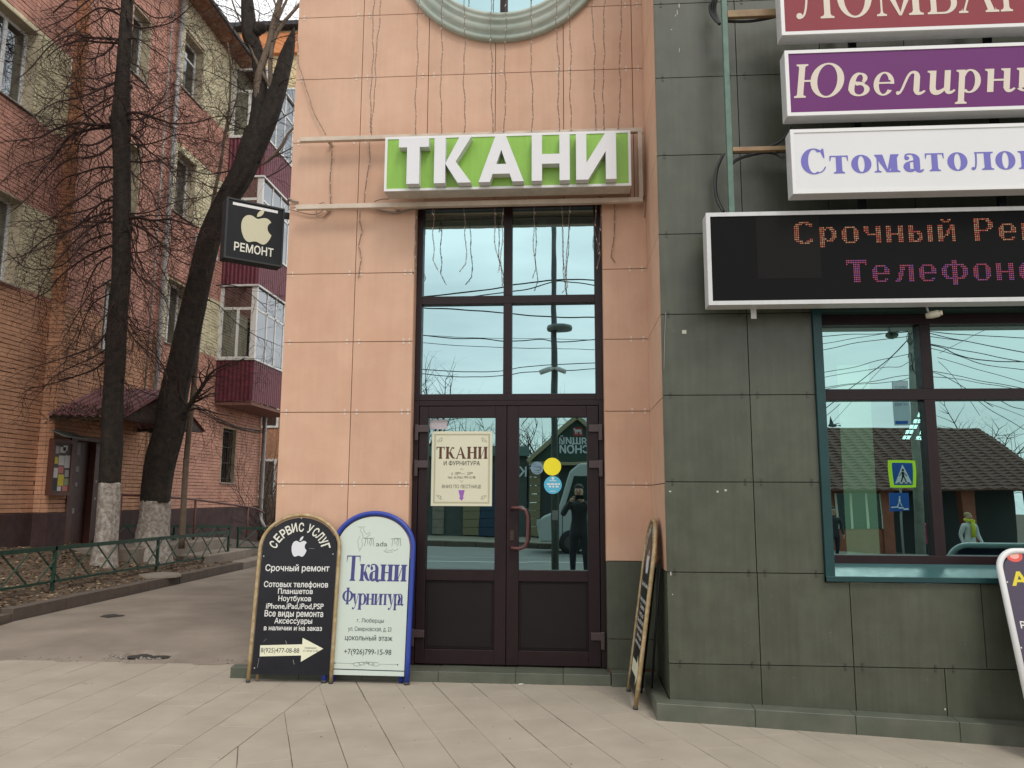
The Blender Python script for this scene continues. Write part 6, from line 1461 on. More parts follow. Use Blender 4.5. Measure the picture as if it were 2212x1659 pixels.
Y2 = 14.1
t2 = thing('bare_tree', tuple(onY(326, 1215, Y2)), 'thick leaning bare tree with whitewashed foot, its top forked and broken', 'tree')
tr = tp([(322, 1218), (326, 1180), (332, 1129), (337, 1082)], Y2)
ob('whitewashed_base', rough_tube([tr[0]+Vector((-.02, 0, -.15))]+tr, [.50, .40, .31, .265, .25], 30, 4, .06), M_wash, t2)
tr2 = tp([(337, 1084), (343, 1030), (352, 982), (371, 909), (376, 847), (397, 753), (422, 645), (452, 520), (486, 440), (524, 373), (545, 322), (557, 280)], Y2)
ob('trunk', rough_tube(tr2, [.25, .255, .27, .265, .25, .235, .215, .20, .20, .215, .23, .21], 28, 5, .055), M_bark, t2)
ob('fork', rough_tube(tp([(535, 345), (553, 290), (562, 220), (560, 160), (553, 110), (540, 75), (534, 0), (530, -60)], Y2), [.20, .19, .15, .12, .125, .16, .115, .11], 22, 6, .06), M_bark, t2)
ob('fork', rough_tube(tp([(540, 345), (562, 295), (585, 240), (604, 180), (620, 120), (629, 85), (636, 60)], Y2), [.20, .20, .185, .16, .13, .08, .008], 22, 7, .06), M_bark, t2)
b = MB()
for x, y, r_ in ((563, 60, .13), (556, 66, .12), (600, 200, .09), (397, 900, .08), (326, 930, .05)): ob('knot', MB().ball(onY(x, y, Y2-.05), r_, 10, 0, (1, .8, 1)), M_bark, t2)
for pts, ra, rb_ in ((z1([(1800,860),(1790,720),(1790,560),(1830,420),(1870,300),(1900,160),(1945,0),(1960,-80)]), .085, .05), (z1([(1890,820),(1880,640),(1878,420),(1905,270),(1960,170),(2000,120),(2090,20)]), .05, .03), (z1([(1900,760),(1890,640),(1830,520),(1760,380),(1710,240),(1690,120)]), .045, .02), (z1([(1905,240),(1930,120),(1990,0),(2010,-60)]), .035, .02), (z1([(1800,1130),(1870,1100),(1950,1020),(2000,930),(2050,880)]), .040, .02), (z1([(1930,90),(1900,0),(1890,-50)]), .02, .015), (z1([(1690,210),(1640,90),(1610,0)]), .02, .015)):
    Q = smooth([p+Vector((0, .10*(1-min(1, k/1.5)), 0)) for k, p in enumerate(tp(pts, Y2-.10))], 6); m_ = len(Q); ob('sucker', MB().tube(Q, [(ra+(rb_-ra)*i/(m_-1))*min(1, .25+i/9) for i in range(m_)], 14), M_lite, t2)
tw2 = MB()
for pts, r_, w in ((z2([(1285,1440),(1350,1340),(1420,1240),(1470,1165),(1560,1110),(1700,1070)]), .05, -.4), (z1([(1620,1180),(1450,1210),(1300,1180),(1150,1200)]), .014, -1.), (z1([(1600,1320),(1480,1300),(1330,1260),(1200,1280)]), .012, -1.),
   (z1([(1900,860),(1990,800),(2060,760)]), .012, -.5), (z1([(1900,1090),(2000,1040),(2060,1000)]), .014, -.5), (z1([(1850,1230),(1950,1180),(2060,1090)]), .012, -.5), (z1([(1720,640),(1640,600),(1500,520),(1400,480)]), .012, -.8),
   (z1([(1720,150),(1600,60),(1500,40),(1420,80)]), .012, .5), (z2([(1440,660),(1520,700),(1620,800),(1760,900),(1900,960)]), .010, -.5), (z2([(1500,560),(1620,560),(1740,620),(1830,700)]), .010, -.5),
   (z2([(1500,240),(1400,220),(1250,240),(1100,230)]), .012, -.8), (z2([(1340,700),(1230,620),(1150,500),(1080,380)]), .010, -.7), (z2([(1150,1150),(1080,1040),(1000,960),(930,880)]), .012, -.5),
   (z2([(1300,1180),(1400,1200),(1500,1160),(1640,1100)]), .008, -.4), (z2([(1290,1380),(1400,1400),(1480,1460)]), .008, -.4), (z2([(1110,1330),(1000,1300),(900,1250)]), .008, -.5), (z1([(1850,400),(1950,420),(2050,480)]), .01, -.4), (z1([(1800,560),(1700,500),(1600,480)]), .01, -.5),
   (z1([(1700,90),(1620,-10),(1560,-60)]), .012, -.4), (z1([(1700,200),(1640,120),(1560,90),(1490,20)]), .010, -.4), (z1([(1780,330),(1700,300),(1600,330),(1530,300)]), .010, -.5), (z1([(1960,160),(1900,100),(1860,20)]), .010, -.3), (z1([(1840,380),(1760,260),(1800,120),(1790,0)]), .012, .3),
   (z1([(2000,120),(2040,60),(2060,10)]), .009, .2), (z1([(1860,300),(1940,260),(2040,240)]), .009, -.3), (z1([(1900,620),(1980,560),(2060,540)]), .010, -.3), (z1([(1700,900),(1600,860),(1520,760),(1440,740)]), .012, -.6), (z1([(1640,1100),(1560,1020),(1480,1000)]), .010, -.6), (z1([(1720,760),(1640,740),(1560,800),(1500,900)]), .010, -.7), (z1([(1740,40),(1830,100),(1900,60)]), .008, -.2)):
    limb(t2, tw2, pts, Y2-.1, r_*1.2, .006, w, 1.0, m=M_bark)
ob('twigs', tw2, M_twig, t2, kind='stuff')

Y3 = 13.6
t3 = thing('sapling', tuple(onY(395, 1175, Y3+.9)), 'slim pale young tree rising between the two dark trunks and the balconies', 'tree')
Q = smooth(tp([(392, 1185), (402, 1000), (420, 820), (436, 640), (448, 516), (460, 436), (476, 358), (485, 296), (495, 233), (498, 156), (492, 93)], Y3+.9), 5); m_ = len(Q)
ob('trunk', MB().tube(Q, [.06-.045*i/(m_-1) for i in range(m_)], 10), M_lite, t3)
tw3 = MB()
for pts, r_, w in ((z1([(1560,950),(1640,700),(1660,560),(1650,500)]), .02, 0), (z1([(1600,500),(1630,330),(1600,200)]), .012, -.4), (z1([(1580,900),(1660,880),(1740,900)]), .010, -.3), (z1([(1490,1380),(1400,1300),(1360,1180)]), .012, -.5), (z1([(1530,1150),(1450,1060),(1420,980)]), .01, .3), (z1([(1590,720),(1700,660),(1800,650)]), .012, -.3), (z1([(1600,420),(1500,350),(1380,340)]), .010, -.4), (z2([(1430,320),(1340,420),(1320,520)]), .008, -.4)):
    limb(t3, tw3, pts, Y3+.9, r_, .004, w, 1.0, m=M_lite)
ob('twigs', tw3, M_twig, t3, kind='stuff')
STEP = .16
# bare shrubs by the house corner
def shrub(label, base, h, n, spread, m=M_twig, cat='shrub', r0=.011, dp=2):
    s = MB(); base = Vector(base)
    for k in range(n):
        a = rt.uniform(0, 2*PI); d = Vector((math.cos(a)*spread, math.sin(a)*spread, 1)); grow(s, base+Vector((math.cos(a)*.06, math.sin(a)*.06, 0)), d, h*rt.uniform(.6, 1), r0, dp, .3, 1.1)
    return tag(ob('bare_shrub', s, m), label, cat)
shrub('bare shrub with upright stems in front of the house corner downpipe', (-7.95, 20.6, .1), 2.9, 8, .35)
shrub('low tangled bare shrub at the foot of the handrail', (-7.3, 19.6, .1), 1.1, 14, .9, r0=.007)
STEP = .45
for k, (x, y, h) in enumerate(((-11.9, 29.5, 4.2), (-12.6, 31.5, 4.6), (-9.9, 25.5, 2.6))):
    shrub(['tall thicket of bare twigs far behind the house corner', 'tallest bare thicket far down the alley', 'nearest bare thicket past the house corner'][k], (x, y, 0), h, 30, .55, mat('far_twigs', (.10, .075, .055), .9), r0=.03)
# bracket of far trees seen in the glass, behind the viewer
def bare_crown(label, base, h, r, n, seed):
    global rt
    rt = random.Random(seed); n = int(n*1.7); base = Vector(base); t = thing('bare_tree', tuple(base), label, 'tree'); tw = MB()
    ob('trunk', MB().tube([base, base+Vector((.1, 0, h*.25)), base+Vector((0, 0, h*.55))], [h*.028, h*.022, h*.014], 8), M_bark, t)
    for k in range(n):
        a = rt.uniform(0, 2*PI); z = h*rt.uniform(.22, .55); d = Vector((math.cos(a)*r, math.sin(a)*r, rt.uniform(.5, 1.4)*h*.45)); P = base+Vector((0, 0, z))
        seg = 9; Q = [P]; dd = d.normalized(); Ls = d.length/seg
        for i in range(seg):
            dd = (dd+Vector((rt.gauss(0, .13), rt.gauss(0, .13), rt.gauss(.05, .1)))).normalized(); Q.append(Q[-1]+dd*Ls)
            if i > 1:
                for _ in range(2): 
                    ax = Matrix.Rotation(rt.uniform(0, 2*PI), 3, dd) @ dd.orthogonal().normalized(); grow(tw, Q[-1], dd*.7+ax*.8, h*rt.uniform(.10, .24), .016, 2, .2, 1.2)
        tw.tube(Q, [h*.011*(1-.8*i/seg) for i in range(seg+1)], 5, caps=False)
    ob('twigs', tw, M_twig, t, kind='stuff')
# ---------------------------------------------------------------- the street behind the viewer, as mirrored in the glass
def D_(x, y, Y): return mirror_pt(x, y, Y, GY)        # seen in the entrance glass
def Wd(x, y, Y): return mirror_pt(x, y, Y, GD)        # seen in the shop window
bare_crown('tall bare tree across the street, mirrored left in the door glass', (-3.2, -22, 0), 4.6, 2.6, 14, 31)
bare_crown('bare tree across the street behind the market gable', (-.9, -24, 0), 4.9, 2.8, 14, 32)
bare_crown('spreading bare tree across the street, mirrored low in the upper left pane', (-7.4, -26, 0), 6.6, 2.2, 14, 33)
bare_crown('small round bare tree beyond the tiled roof across the street', tuple(Wd(2128, 1060, -26))[:2]+(-.8,), 5.6, 2.0, 14, 34)
# lamp pole on the near kerb
M_pole = mat('weathered_pole', (.075, .085, .08), .6, var=.4, vscale=6, streak=.3)
pb = D_(1199, 1230, -2.6); pt_ = D_(1203.5, 483, -2.6)
lp = thing('lamp_pole', (pb.x, -2.6, 0), 'dark street pole with ring lamp and two cameras across the pavement', 'lamp pole')
ob('pole', MB().tube([(pb.x, -2.6, -.05), (pb.x, -2.6, 3), (pb.x, -2.6, 6.2), (pb.x, -2.6, 8.6)], [.085, .075, .058, .05], 14), M_pole, lp)
c = D_(1211, 709, -2.6); ob('ring_lamp', MB().lathe([(0, .05), (.27, .045), (.285, 0), (.27, -.05), (0, -.055)], (c.x-.02, -2.6, c.z), 'z', 28), mat('lamp_grey', (.16, .18, .17), .5, var=.3, vscale=10), lp)
for s, (x, y, x2, y2) in enumerate(((1192, 795, 1168, 804), (1202, 795, 1221, 802))):
    a, b_ = D_(x, y, -2.5), D_(x2, y2, -2.4); ob('camera', MB().tube([a, a.lerp(b_, .3), b_], [.04, .055, .05], 12).tube([a, (pb.x, -2.6, a.z)], .035, 8), mat('camera_white', (.5, .52, .5), .5), lp)
ob('pasted_notes', MB().box(pb.x-.06, pb.x+.06, -2.512, -2.507, 1.05, 1.25), mat('note_paper', (.48, .45, .43), .8), lp)
# overhead wires
def wire(pts, r, label, Yf, fn, g='overhead wires across the street', ea=2., eb=2.):
    P = [fn(x, y, Yf) for x, y in pts]; Q = smooth(P, 6)
    a, b_ = Q[0], Q[-1]; Q = ([a-(Q[1]-a).normalized()*ea] if ea else [])+Q+([b_+(b_-Q[-2]).normalized()*eb] if eb else [])
    return tag(ob('overhead_wire', MB().tube(Q, r, 5, caps=False), M_cable), label, 'wire', g)
Zg = lambda L_: [(847.9+x*.31111, 405.5+y*.31111) for x, y in L_]
ups = [([(210,755),(400,740),(600,715),(770,688),(832,675),(1000,655),(1140,635),(1395,643)], .016, 'thick wire rising to the lamp pole top in the upper panes'),
 ([(540,758),(700,735),(830,718),(960,700),(1130,645),(1240,655),(1395,678)], .013, 'wire sagging under the thick one beside the lamp pole'),
 ([(215,832),(400,842),(600,855),(770,870),(832,878),(1000,895),(1395,902)], .016, 'highest wire in the lower panes of the entrance'),
 ([(210,1024),(400,1040),(610,1043),(770,1064),(900,1064),(1030,1055),(1150,1070),(1395,1050)], .013, 'wavy wire across the middle of the lower panes'),
 ([(210,1024),(500,1034),(830,1047),(1395,1052)], .006, 'thin straight wire over the wavy one'),
 ([(210,1078),(500,1092),(830,1110),(1395,1122)], .008, 'thin wire below the wavy one'),
 ([(205,1264),(500,1280),(770,1272),(900,1248),(1150,1225),(1400,1217)], .011, 'upper of the two lowest wires behind the cameras'),
 ([(205,1292),(450,1313),(770,1306),(900,1285),(1100,1270),(1400,1258)], .011, 'lowest wire behind the cameras')]
for k, (p, r_, l) in enumerate(ups): wire(Zg(p), r_, l, -2.85-.35*k, D_)
Zw = lambda L_: [(1754.8+x*.20666, 678.3+y*.20666) for x, y in L_]
wl_ = [([(50,232),(400,212),(800,207),(1000,190)], .014), ([(55,312),(400,262),(750,208),(1000,185)], .012), ([(60,380),(500,300),(1000,238)], .014), ([(70,618),(400,560),(700,480),(1000,420)], .012), ([(75,670),(450,600),(750,552),(900,548),(1000,500)], .011), ([(375,800),(600,620),(800,460),(930,330),(1010,260)], .016), ([(510,800),(650,640),(800,470),(1000,270)], .007), ([(80,770),(500,720),(850,650),(1010,635)], .012), ([(80,790),(500,730),(900,690),(1020,660)], .012), ([(100,1105),(300,935)], .011),
 ([(1060,180),(1400,200),(1800,222),(2212,250)], .016), ([(1060,175),(1500,260),(2212,400)], .016), ([(1070,230),(1500,265),(1900,340),(2212,402)], .014), ([(1080,290),(1400,345),(2212,500)], .016), ([(1080,300),(1350,350),(1500,420),(1750,480),(2212,500)], .02), ([(1080,320),(1500,430),(1800,530),(2212,580)], .014), ([(1300,460),(1800,600),(2212,720)], .011), ([(1075,560),(1300,605),(1800,710),(2212,780)], .013), ([(1075,640),(1400,670),(1900,750),(2212,800)], .012), ([(1310,500),(1450,640),(1560,790)], .009), ([(1320,410),(1600,260),(1830,150)], .009), ([(1080,610),(1300,620),(1600,790)], .012), ([(1740,915),(1900,1020),(2212,1210)], .011), ([(1800,915),(2212,1070)], .009), ([(1960,905),(2080,965),(2212,990)], .014)]
WL = ['highest level wire left', 'second highest wire left', 'wire just under the lamp head left', 'upper of two parallel wires halfway down left', 'lower of two parallel wires halfway down left', 'thick steep wire falling left', 'thin steep wire falling left', 'upper of two low wires left', 'lower of two low wires left', 'steep wire behind the lower pane left',
 'highest nearly level wire right', 'long wire falling from the very top right', 'second long falling wire right', 'upper wire of the sagging bunch right', 'thickest wire of the sagging bunch right', 'lowest wire of the sagging bunch right', 'thin lone wire crossing the middle of the right pane, right', 'upper of two wires leaving low right', 'lower of two wires leaving low right', 'steep short wire beside the mullion right', 'only wire rising outward right', 'steepest wire beside the mullion right', 'upper wire over the small round tree right', 'second wire over the small round tree right', 'knotted wire at the top of the lower right pane, right']
for k, (p, r_) in enumerate(wl_):
    wire(Zw(p), r_*.72, WL[k]+' of the concrete pole', -8.6-.12*(k % 5), Wd, ea=3.5 if k < 10 else 0, eb=0 if k < 10 else (3.5 if p[-1][0] > 2000 else .8))
# concrete pole with pedestrian signs
cb = Wd(1988, 1193, -8.7); ct = Wd(1969, 715, -8.7)
zg = gz(cb.x, -8)-.1
cpole = thing('concrete_pole', (cb.x, -8.7, zg), 'tall concrete pole tangled with wires beside the pedestrian crossing', 'pole')
ob('pole', MB().tube([(cb.x, -8.7, zg), (ct.x, -8.7, ct.z+.4)], [.125, .09], 14), mat('pole_concrete', (.24, .25, .21), .85, var=.3, vscale=5), cpole)
b = MB(); rk = random.Random(4)
for k in range(16):
    cx, cz = 1040+rk.uniform(-60, 120), rk.uniform(230, 640); r_ = rk.uniform(20, 70); pts = [Wd(*Zw([(cx+r_*math.cos(t)*.7, cz+r_*1.3*math.sin(t))])[0], -8.6) for t in [j*.55+k for j in range(9)]]; b.tube(pts, .010, 4)
ob('wire_tangle', b, M_cable, cpole, kind='stuff')
p = Wd(1924, 724, -8.5); ob('street_lamp_head', MB().ball(p, .12, 14, 0, (1, .8, 1)).tube([p+Vector((.1, 0, .08)), (ct.x, -8.6, ct.z+.05)], .02, 6), mat('lamp_olive', (.10, .11, .07), .6), cpole)
def signboard(name, label, x0, y0_, x1, y1_, Y, fill, cat='road sign'):
    a, b_ = Wd(x0, y1_, Y), Wd(x1, y0_, Y); t = thing(name, ((a.x+b_.x)/2, Y, a.z), label, cat)
    ob('board', MB().box(a.x, b_.x, Y-.03, Y, a.z, b_.z), fill, t); return t, a, b_
M_yg = mat('fluorescent_border', (.62, .85, .02), .5, emit=(.5, .75, .02, .25)); M_rb = mat('road_sign_blue', (.012, .10, .42), .4); M_sw = mat('sign_white', (.8, .8, .8), .4)
t, a, b_ = signboard('crossing_sign', 'pedestrian crossing sign with a fluorescent yellow border on the far kerb', 1923.6, 994, 1976, 1052.6, -8.4, M_yg)
w, h = b_.x-a.x, b_.z-a.z
# the board faces the shop (+Y); its reading direction is -X
def fq(fx_, fz_, l): return (b_.x-w*fx_, -8.4+l, a.z+h*fz_)
def fpoly(par, name, pts, l, m): return ob(name, MB().prism([fq(x, z, l) for x, z in pts], (0, .004, 0)), m, par)
fpoly(t, 'blue_field', [(.13, .10), (.87, .10), (.87, .90), (.13, .90)], .001, M_rb)
fpoly(t, 'white_triangle', [(.17, .16), (.83, .16), (.5, .84)], .006, M_sw)
M_ink = mat('sign_black', (.01, .01, .012), .5)
for pts in ([(.46, .40), (.56, .40), (.55, .60), (.47, .60)], [(.46, .42), (.50, .42), (.42, .22), (.37, .22)], [(.50, .42), (.55, .42), (.62, .24), (.57, .22)], [(.47, .58), (.50, .60), (.38, .44), (.36, .46)], [(.53, .60), (.56, .58), (.66, .46), (.64, .44)], [(.47, .62), (.54, .62), (.54, .69), (.47, .69)], [(.24, .17), (.34, .17), (.37, .21), (.28, .21)], [(.44, .17), (.54, .17), (.54, .21), (.45, .21)], [(.66, .17), (.76, .17), (.72, .21), (.64, .21)]): fpoly(t, 'figure', pts, .011, M_ink)
t, a, b_ = signboard('underpass_sign', 'smaller blue walking sign below the fluorescent bordered one', 1923, 1065, 1963, 1103, -8.45, M_rb)
w, h = b_.x-a.x, b_.z-a.z
def fq(fx_, fz_, l): return (b_.x-w*fx_, -8.45+l, a.z+h*fz_)
for pts in ([(.46, .45), (.56, .45), (.55, .68), (.47, .68)], [(.46, .47), (.50, .47), (.40, .25), (.36, .25)], [(.50, .47), (.55, .47), (.64, .28), (.59, .26)], [(.47, .72), (.54, .72), (.54, .80), (.47, .80)], [(.06, .05), (.3, .05), (.3, .13), (.06, .13)], [(.3, .13), (.55, .13), (.55, .2), (.3, .2)], [(.55, .2), (.94, .2), (.94, .26), (.55, .26)]): fpoly(t, 'figure', pts, .003, M_sw)
p = Wd(1953, 1190, -8.5); tag(ob('sign_post', MB().tube([(p.x, -8.5, zg), (p.x, -8.5, Wd(1953, 1000, -8.5).z)], .03, 8), mat('galvanised', (.25, .26, .26), .5)), 'thin grey post holding both pedestrian signs', 'post')
t, a, b_ = signboard('advert_board', 'narrow vertical advert board strapped to the concrete pole', 1932, 821, 1961, 919, -8.4, mat('advert_pale', (.55, .62, .66), .5), 'sign')
w, h = b_.x-a.x, b_.z-a.z
def fq(fx_, fz_, l): return (b_.x-w*fx_, -8.4+l, a.z+h*fz_)
fpoly(t, 'upper_field', [(.04, .55), (.96, .55), (.96, .98), (.04, .98)], .001, M_sw); fpoly(t, 'blue_band', [(.2, .03), (.95, .03), (.95, .10), (.2, .10)], .001, M_rb)
words('lettering', 'мисп', fq(.5, .82, .006), (-1, 0, 0), UZ, w*.7, h*.07, mat('advert_ink', (.1, .15, .3), .5), t, 0, 'c', .001)
words('lettering', '+7 925', fq(.5, .42, .006), (-1, 0, 0), UZ, w*.8, h*.06, mat('advert_ink', (.1, .15, .3), .5), t, 0, 'c', .001)
# tiled roof building across the street
bx0, bx1 = Wd(1700, 1060, -17.7).x, Wd(2270, 1060, -17.7).x; ez = Wd(1850, 1060, -17.2).z; rz = Wd(1900, 926, -21.5).z; rx1 = Wd(2112, 922, -21.5).x
hb = thing('tiled_house', ((bx0+bx1)/2, -19, -.6), 'low red brick house with a tiled hip roof across the street', 'building')
ob('wall', MB().box(bx0+.5, Wd(1905, 1100, -17.7).x, -25, -17.7, -1.4, ez), mat('red_brick_far', (.26, .085, .05), .85, var=.2, vscale=4), hb)
ob('porch_recess', MB().box(Wd(1905, 1100, -17.7).x, bx1-.4, -25, -19.4, -1.4, ez+.3), mat('dark_shopfront', (.03, .04, .038), .6), hb)
for x in (1918, 2095, 2240): p = Wd(x, 1100, -17.6); ob('pillar', MB().box(p.x-.22, p.x+.22, -18, -17.6, -1.4, ez), mat('red_brick_far', (.26, .085, .05), .85), hb)
M_rt = mat('brown_roof_tile', (.10, .042, .030), .8, var=.2, vscale=3)
n = 22; b = MB()
for k in range(n):            # courses of tiles as overlapping steps with a wavy lip
    f0, f1 = k/n, (k+1)/n; ya, yb2 = -17.1-4.4*f0, -17.1-4.4*f1; za_, zb3 = ez+(rz-ez)*f0, ez+(rz-ez)*f1; xa, xb2 = bx1+.3+(rx1-bx1-.3)*f0, bx1+.3+(rx1-bx1-.3)*f1
    m_ = 80
    for j in range(m_):
        s0, s1 = j/m_, (j+1)/m_; w0, w1 = .035*math.sin(s0*m_*PI*.5), .035*math.sin(s1*m_*PI*.5)
        xs0, xs1 = bx0+(xa-bx0)*s0, bx0+(xa-bx0)*s1; xt0, xt1 = bx0+(xb2-bx0)*s0, bx0+(xb2-bx0)*s1
        b.add([(xs0, ya, za_+.07+w0), (xs1, ya, za_+.07+w1), (xt1, yb2, zb3+.03), (xt0, yb2, zb3+.03), (xs0, ya, za_-.0), (xs1, ya, za_-.0)], [(1, 0, 3, 2), (0, 1, 5, 4)])
ob('roof', b, M_rt, hb)
ob('roof_slope', MB().add([(bx1+.3, -17.1, ez), (rx1, -21.5, rz), (bx1+.3, -26, ez), (bx0, -21.5, rz), (bx0, -26, ez)], [(0, 2, 1), (3, 1, 2, 4)]), M_rt, hb)
g0, g1 = Wd(1809, 1142, -17.65), Wd(1901, 1066, -17.65)
wi = ob('window', MB().box(g0.x, g1.x, -17.69, -17.65, g0.z, g1.z), mat('dark_pane', (.02, .035, .03), .2), hb)
b = MB()
for k in range(4): x = g0.x+(g1.x-g0.x)*k/3; b.box(x-.04, x+.04, -17.649, -17.62, g0.z, g1.z)
ob('window_bars', b, mat('pale_bar', (.5, .52, .4), .6), wi)
# market gable with the butcher lettering
gy = -15
gg = lambda x, y: D_(1091.2+x*.22216, 884.8+y*.22216, gy)
e0 = gg(225, 503); tp_ = gg(700, 78); zt2 = e0.z; gx0 = e0.x; gxm = tp_.x; gx1 = 2*gxm-gx0
mk = thing('market_gable', (gxm, gy-2, 0), 'dark green market gable with pale butcher lettering across the street', 'building')
M_mg = mat('gable_green', (.022, .05, .035), .6, var=.2, vscale=3)
ob('gable_wall', MB().prism([(gx0, gy-.2, zt2), (gx1, gy-.2, zt2), (gxm, gy-.2, tp_.z)], (0, -3, 0)), M_mg, mk)
ob('lower_wall', MB().box(gx0+.3, gx1-.3, gy-3, gy-.6, -.2, zt2-.001), mat('dark_shopfront', (.03, .04, .038), .6), mk)
ob('gable_trim', MB().bar((gx0-.05, gy-.1, zt2), (gxm, gy-.1, tp_.z+.05), .16, .2, up=(0, 1, 0)).bar((gxm, gy-.1, tp_.z+.05), (gx1, gy-.1, zt2), .16, .2, up=(0, 1, 0)).box(gx0, gx1, gy-.2, gy-.05, zt2-.12, zt2-.01), mat('gable_trim_tan', (.28, .24, .15), .7), mk)
M_pt = mat('pale_lettering', (.55, .60, .62), .5)
for txt, xr, xl, yb2, yt in (('НАСТОЯЩИЙ', 530, 1095, 330, 282), ('МЯСНОЙ', 535, 960, 422, 360)):
    a, c2 = gg(xl, yb2), gg(xr, yt); words('lettering', txt, (a.x, gy-.19, a.z), (-1, 0, 0), UZ, a.x-c2.x, (c2.z-a.z)*1.25, M_pt, mk, .03, 'l', .01)
a, c2 = gg(755, 255), gg(665, 175); ob('emblem_field', MB().box(c2.x, a.x, gy-.199, gy-.185, a.z, c2.z), mat('emblem_red', (.35, .03, .03), .6), mk)
def cow(x, z): return (c2.x+(a.x-c2.x)*x, gy-.184, a.z+(c2.z-a.z)*z)
b = MB()
for poly in ([(.15, .45), (.85, .5), (.85, .75), (.15, .72)], [(.05, .66), (.22, .62), (.22, .85), (.05, .88)], [(.2, .2), (.28, .2), (.3, .5), (.2, .5)], [(.36, .2), (.43, .2), (.45, .5), (.36, .5)], [(.68, .2), (.75, .2), (.78, .55), (.68, .55)], [(.80, .2), (.86, .2), (.87, .6), (.8, .6)]): b.prism([cow(x, z) for x, z in poly], (0, .006, 0))
ob('cow', b, M_pt, mk)
# kiosk beside it: tan block pillars and blue shutters
kx0, kx1 = D_(850, 1100, -15.5).x, D_(1137, 1100, -15.5).x
kk = thing('kiosk_row', ((kx0+kx1)/2, -16, 0), 'row of low kiosks with tan blocks and a blue shutter across the street', 'building')
kz = D_(1100, 985, -15.5).z
ob('body', MB().box(kx0-6, kx1, -18, -15.6, -.1, kz), mat('kiosk_teal', (.06, .075, .07), .7, var=.2, vscale=3), kk); ob('fascia', MB().box(kx0-6, kx1+.1, -15.6, -15.3, kz-.0, kz+.35), mat('fascia_teal', (.10, .16, .15), .6), kk)
for (xa, xb2, m) in ((935, 960, M_conc), (1001, 1036, mat('tan_block', (.20, .17, .10), .85)), (1037, 1068, mat('shutter_blue', (.02, .045, .085), .7)), (1143, 1168, mat('tan_block', (.20, .17, .10), .85))):
    p0, p1 = D_(xa, 1100, -15.5), D_(xb2, 1100, -15.5)
    for j in range(8): ob('block', MB().box(p0.x, p1.x, -15.6, -15.5, .1+j*.31, .1+j*.31+.295), m, kk)
p = D_(1124, 1018, -15.4); words('lettering', 'К', (p.x+.22, -15.28, p.z-.2), (-1, 0, 0), UZ, .3, .36, M_pt, kk, .02, 'l', .01)
# white van parked at the far kerb
vy = -9.3
def VD(x, y): return mirror_pt(x, y, vy, GY)
vx0 = VD(1162, 1140).x; vr = VD(1168, 999); roofz = VD(1240, 999).z
van = thing('parked_van', (vx0+2.6, vy-.9, -.1), 'white panel van parked at the far kerb, mirrored in the right door', 'van')
zf_ = -.1
prof_ = [(vx0+.05, zf_+.35), (vx0, zf_+.75), (vx0+.1, zf_+1.0), (vx0+.55, zf_+1.2), (vx0+.95, roofz-.25), (vx0+1.25, roofz-.02), (vx0+5.2, roofz), (vx0+5.3, roofz-.3), (vx0+5.3, zf_+.35)]
ob('body', MB().prism([(x, vy, z) for x, z in prof_], (0, -1.9, 0)), mat('van_white', (.40, .43, .42), .4), van, bevel=.05)
b = MB().prism([(vx0+.75, vy+.004, zf_+1.25), (vx0+1.08, vy+.004, roofz-.4), (vx0+1.9, vy+.004, roofz-.4), (vx0+1.9, vy+.004, zf_+1.25)], (0, .01, 0)); ob('side_window', b, mat('dark_pane', (.02, .035, .03), .2), van)
ob('side_panel', MB().box(vx0+2.0, vx0+5.1, vy+.001, vy+.02, zf_+.45, roofz-.28).box(vx0+.75, vx0+1.98, vy+.001, vy+.003, zf_+.36, zf_+.62), mat('van_side_dark', (.035, .045, .045), .4), van)
ob('door_seam', MB().box(vx0+1.98, vx0+2.0, vy+.001, vy+.006, zf_+.4, roofz-.15).box(vx0+.7, vx0+.72, vy+.001, vy+.006, zf_+.4, zf_+1.2), M_black, van)
for x in (vx0+.95, vx0+4.3):
    w_o = ob('wheel', MB().lathe([(0, .0), (.20, .0), (.34, .01), (.34, .0-.2), (0, -.2)], (x, vy+.03, zf_+.34), 'y', 24), mat('tyre', (.02, .02, .02), .8), van); ob('hub', MB().disc((x, vy+.035, zf_+.34), .18, 'y', 18, th=.01), mat('hub_grey', (.06, .06, .06), .5), w_o)
ob('headlight', MB().box(vx0-.01, vx0+.12, vy-.35, vy+.004, zf_+.75, zf_+.95), mat('lamp_glass', (.4, .42, .42), .2), van)
# pigeon over the roof
p = Wd(1800, 920, -12)
tag(ob('flying_pigeon', MB().ball(p, .07, 8, 0, (2, .9, .8)).prism([p+Vector((-.1, 0, .02)), p+Vector((.06, 0, .02)), p+Vector((.28, 0, .10))], (0, .01, .0)).prism([p+Vector((-.1, 0, 0)), p+Vector((.05, 0, 0)), p+Vector((-.05, 0, .32))], (0, .01, 0)).prism([p+Vector((.12, 0, 0)), p+Vector((.24, 0, -.03)), p+Vector((.24, 0, .03))], (0, .01, 0)), mat('pigeon_grey', (.06, .07, .08), .7)), 'dark pigeon flying above the tiled roof across the street', 'bird')

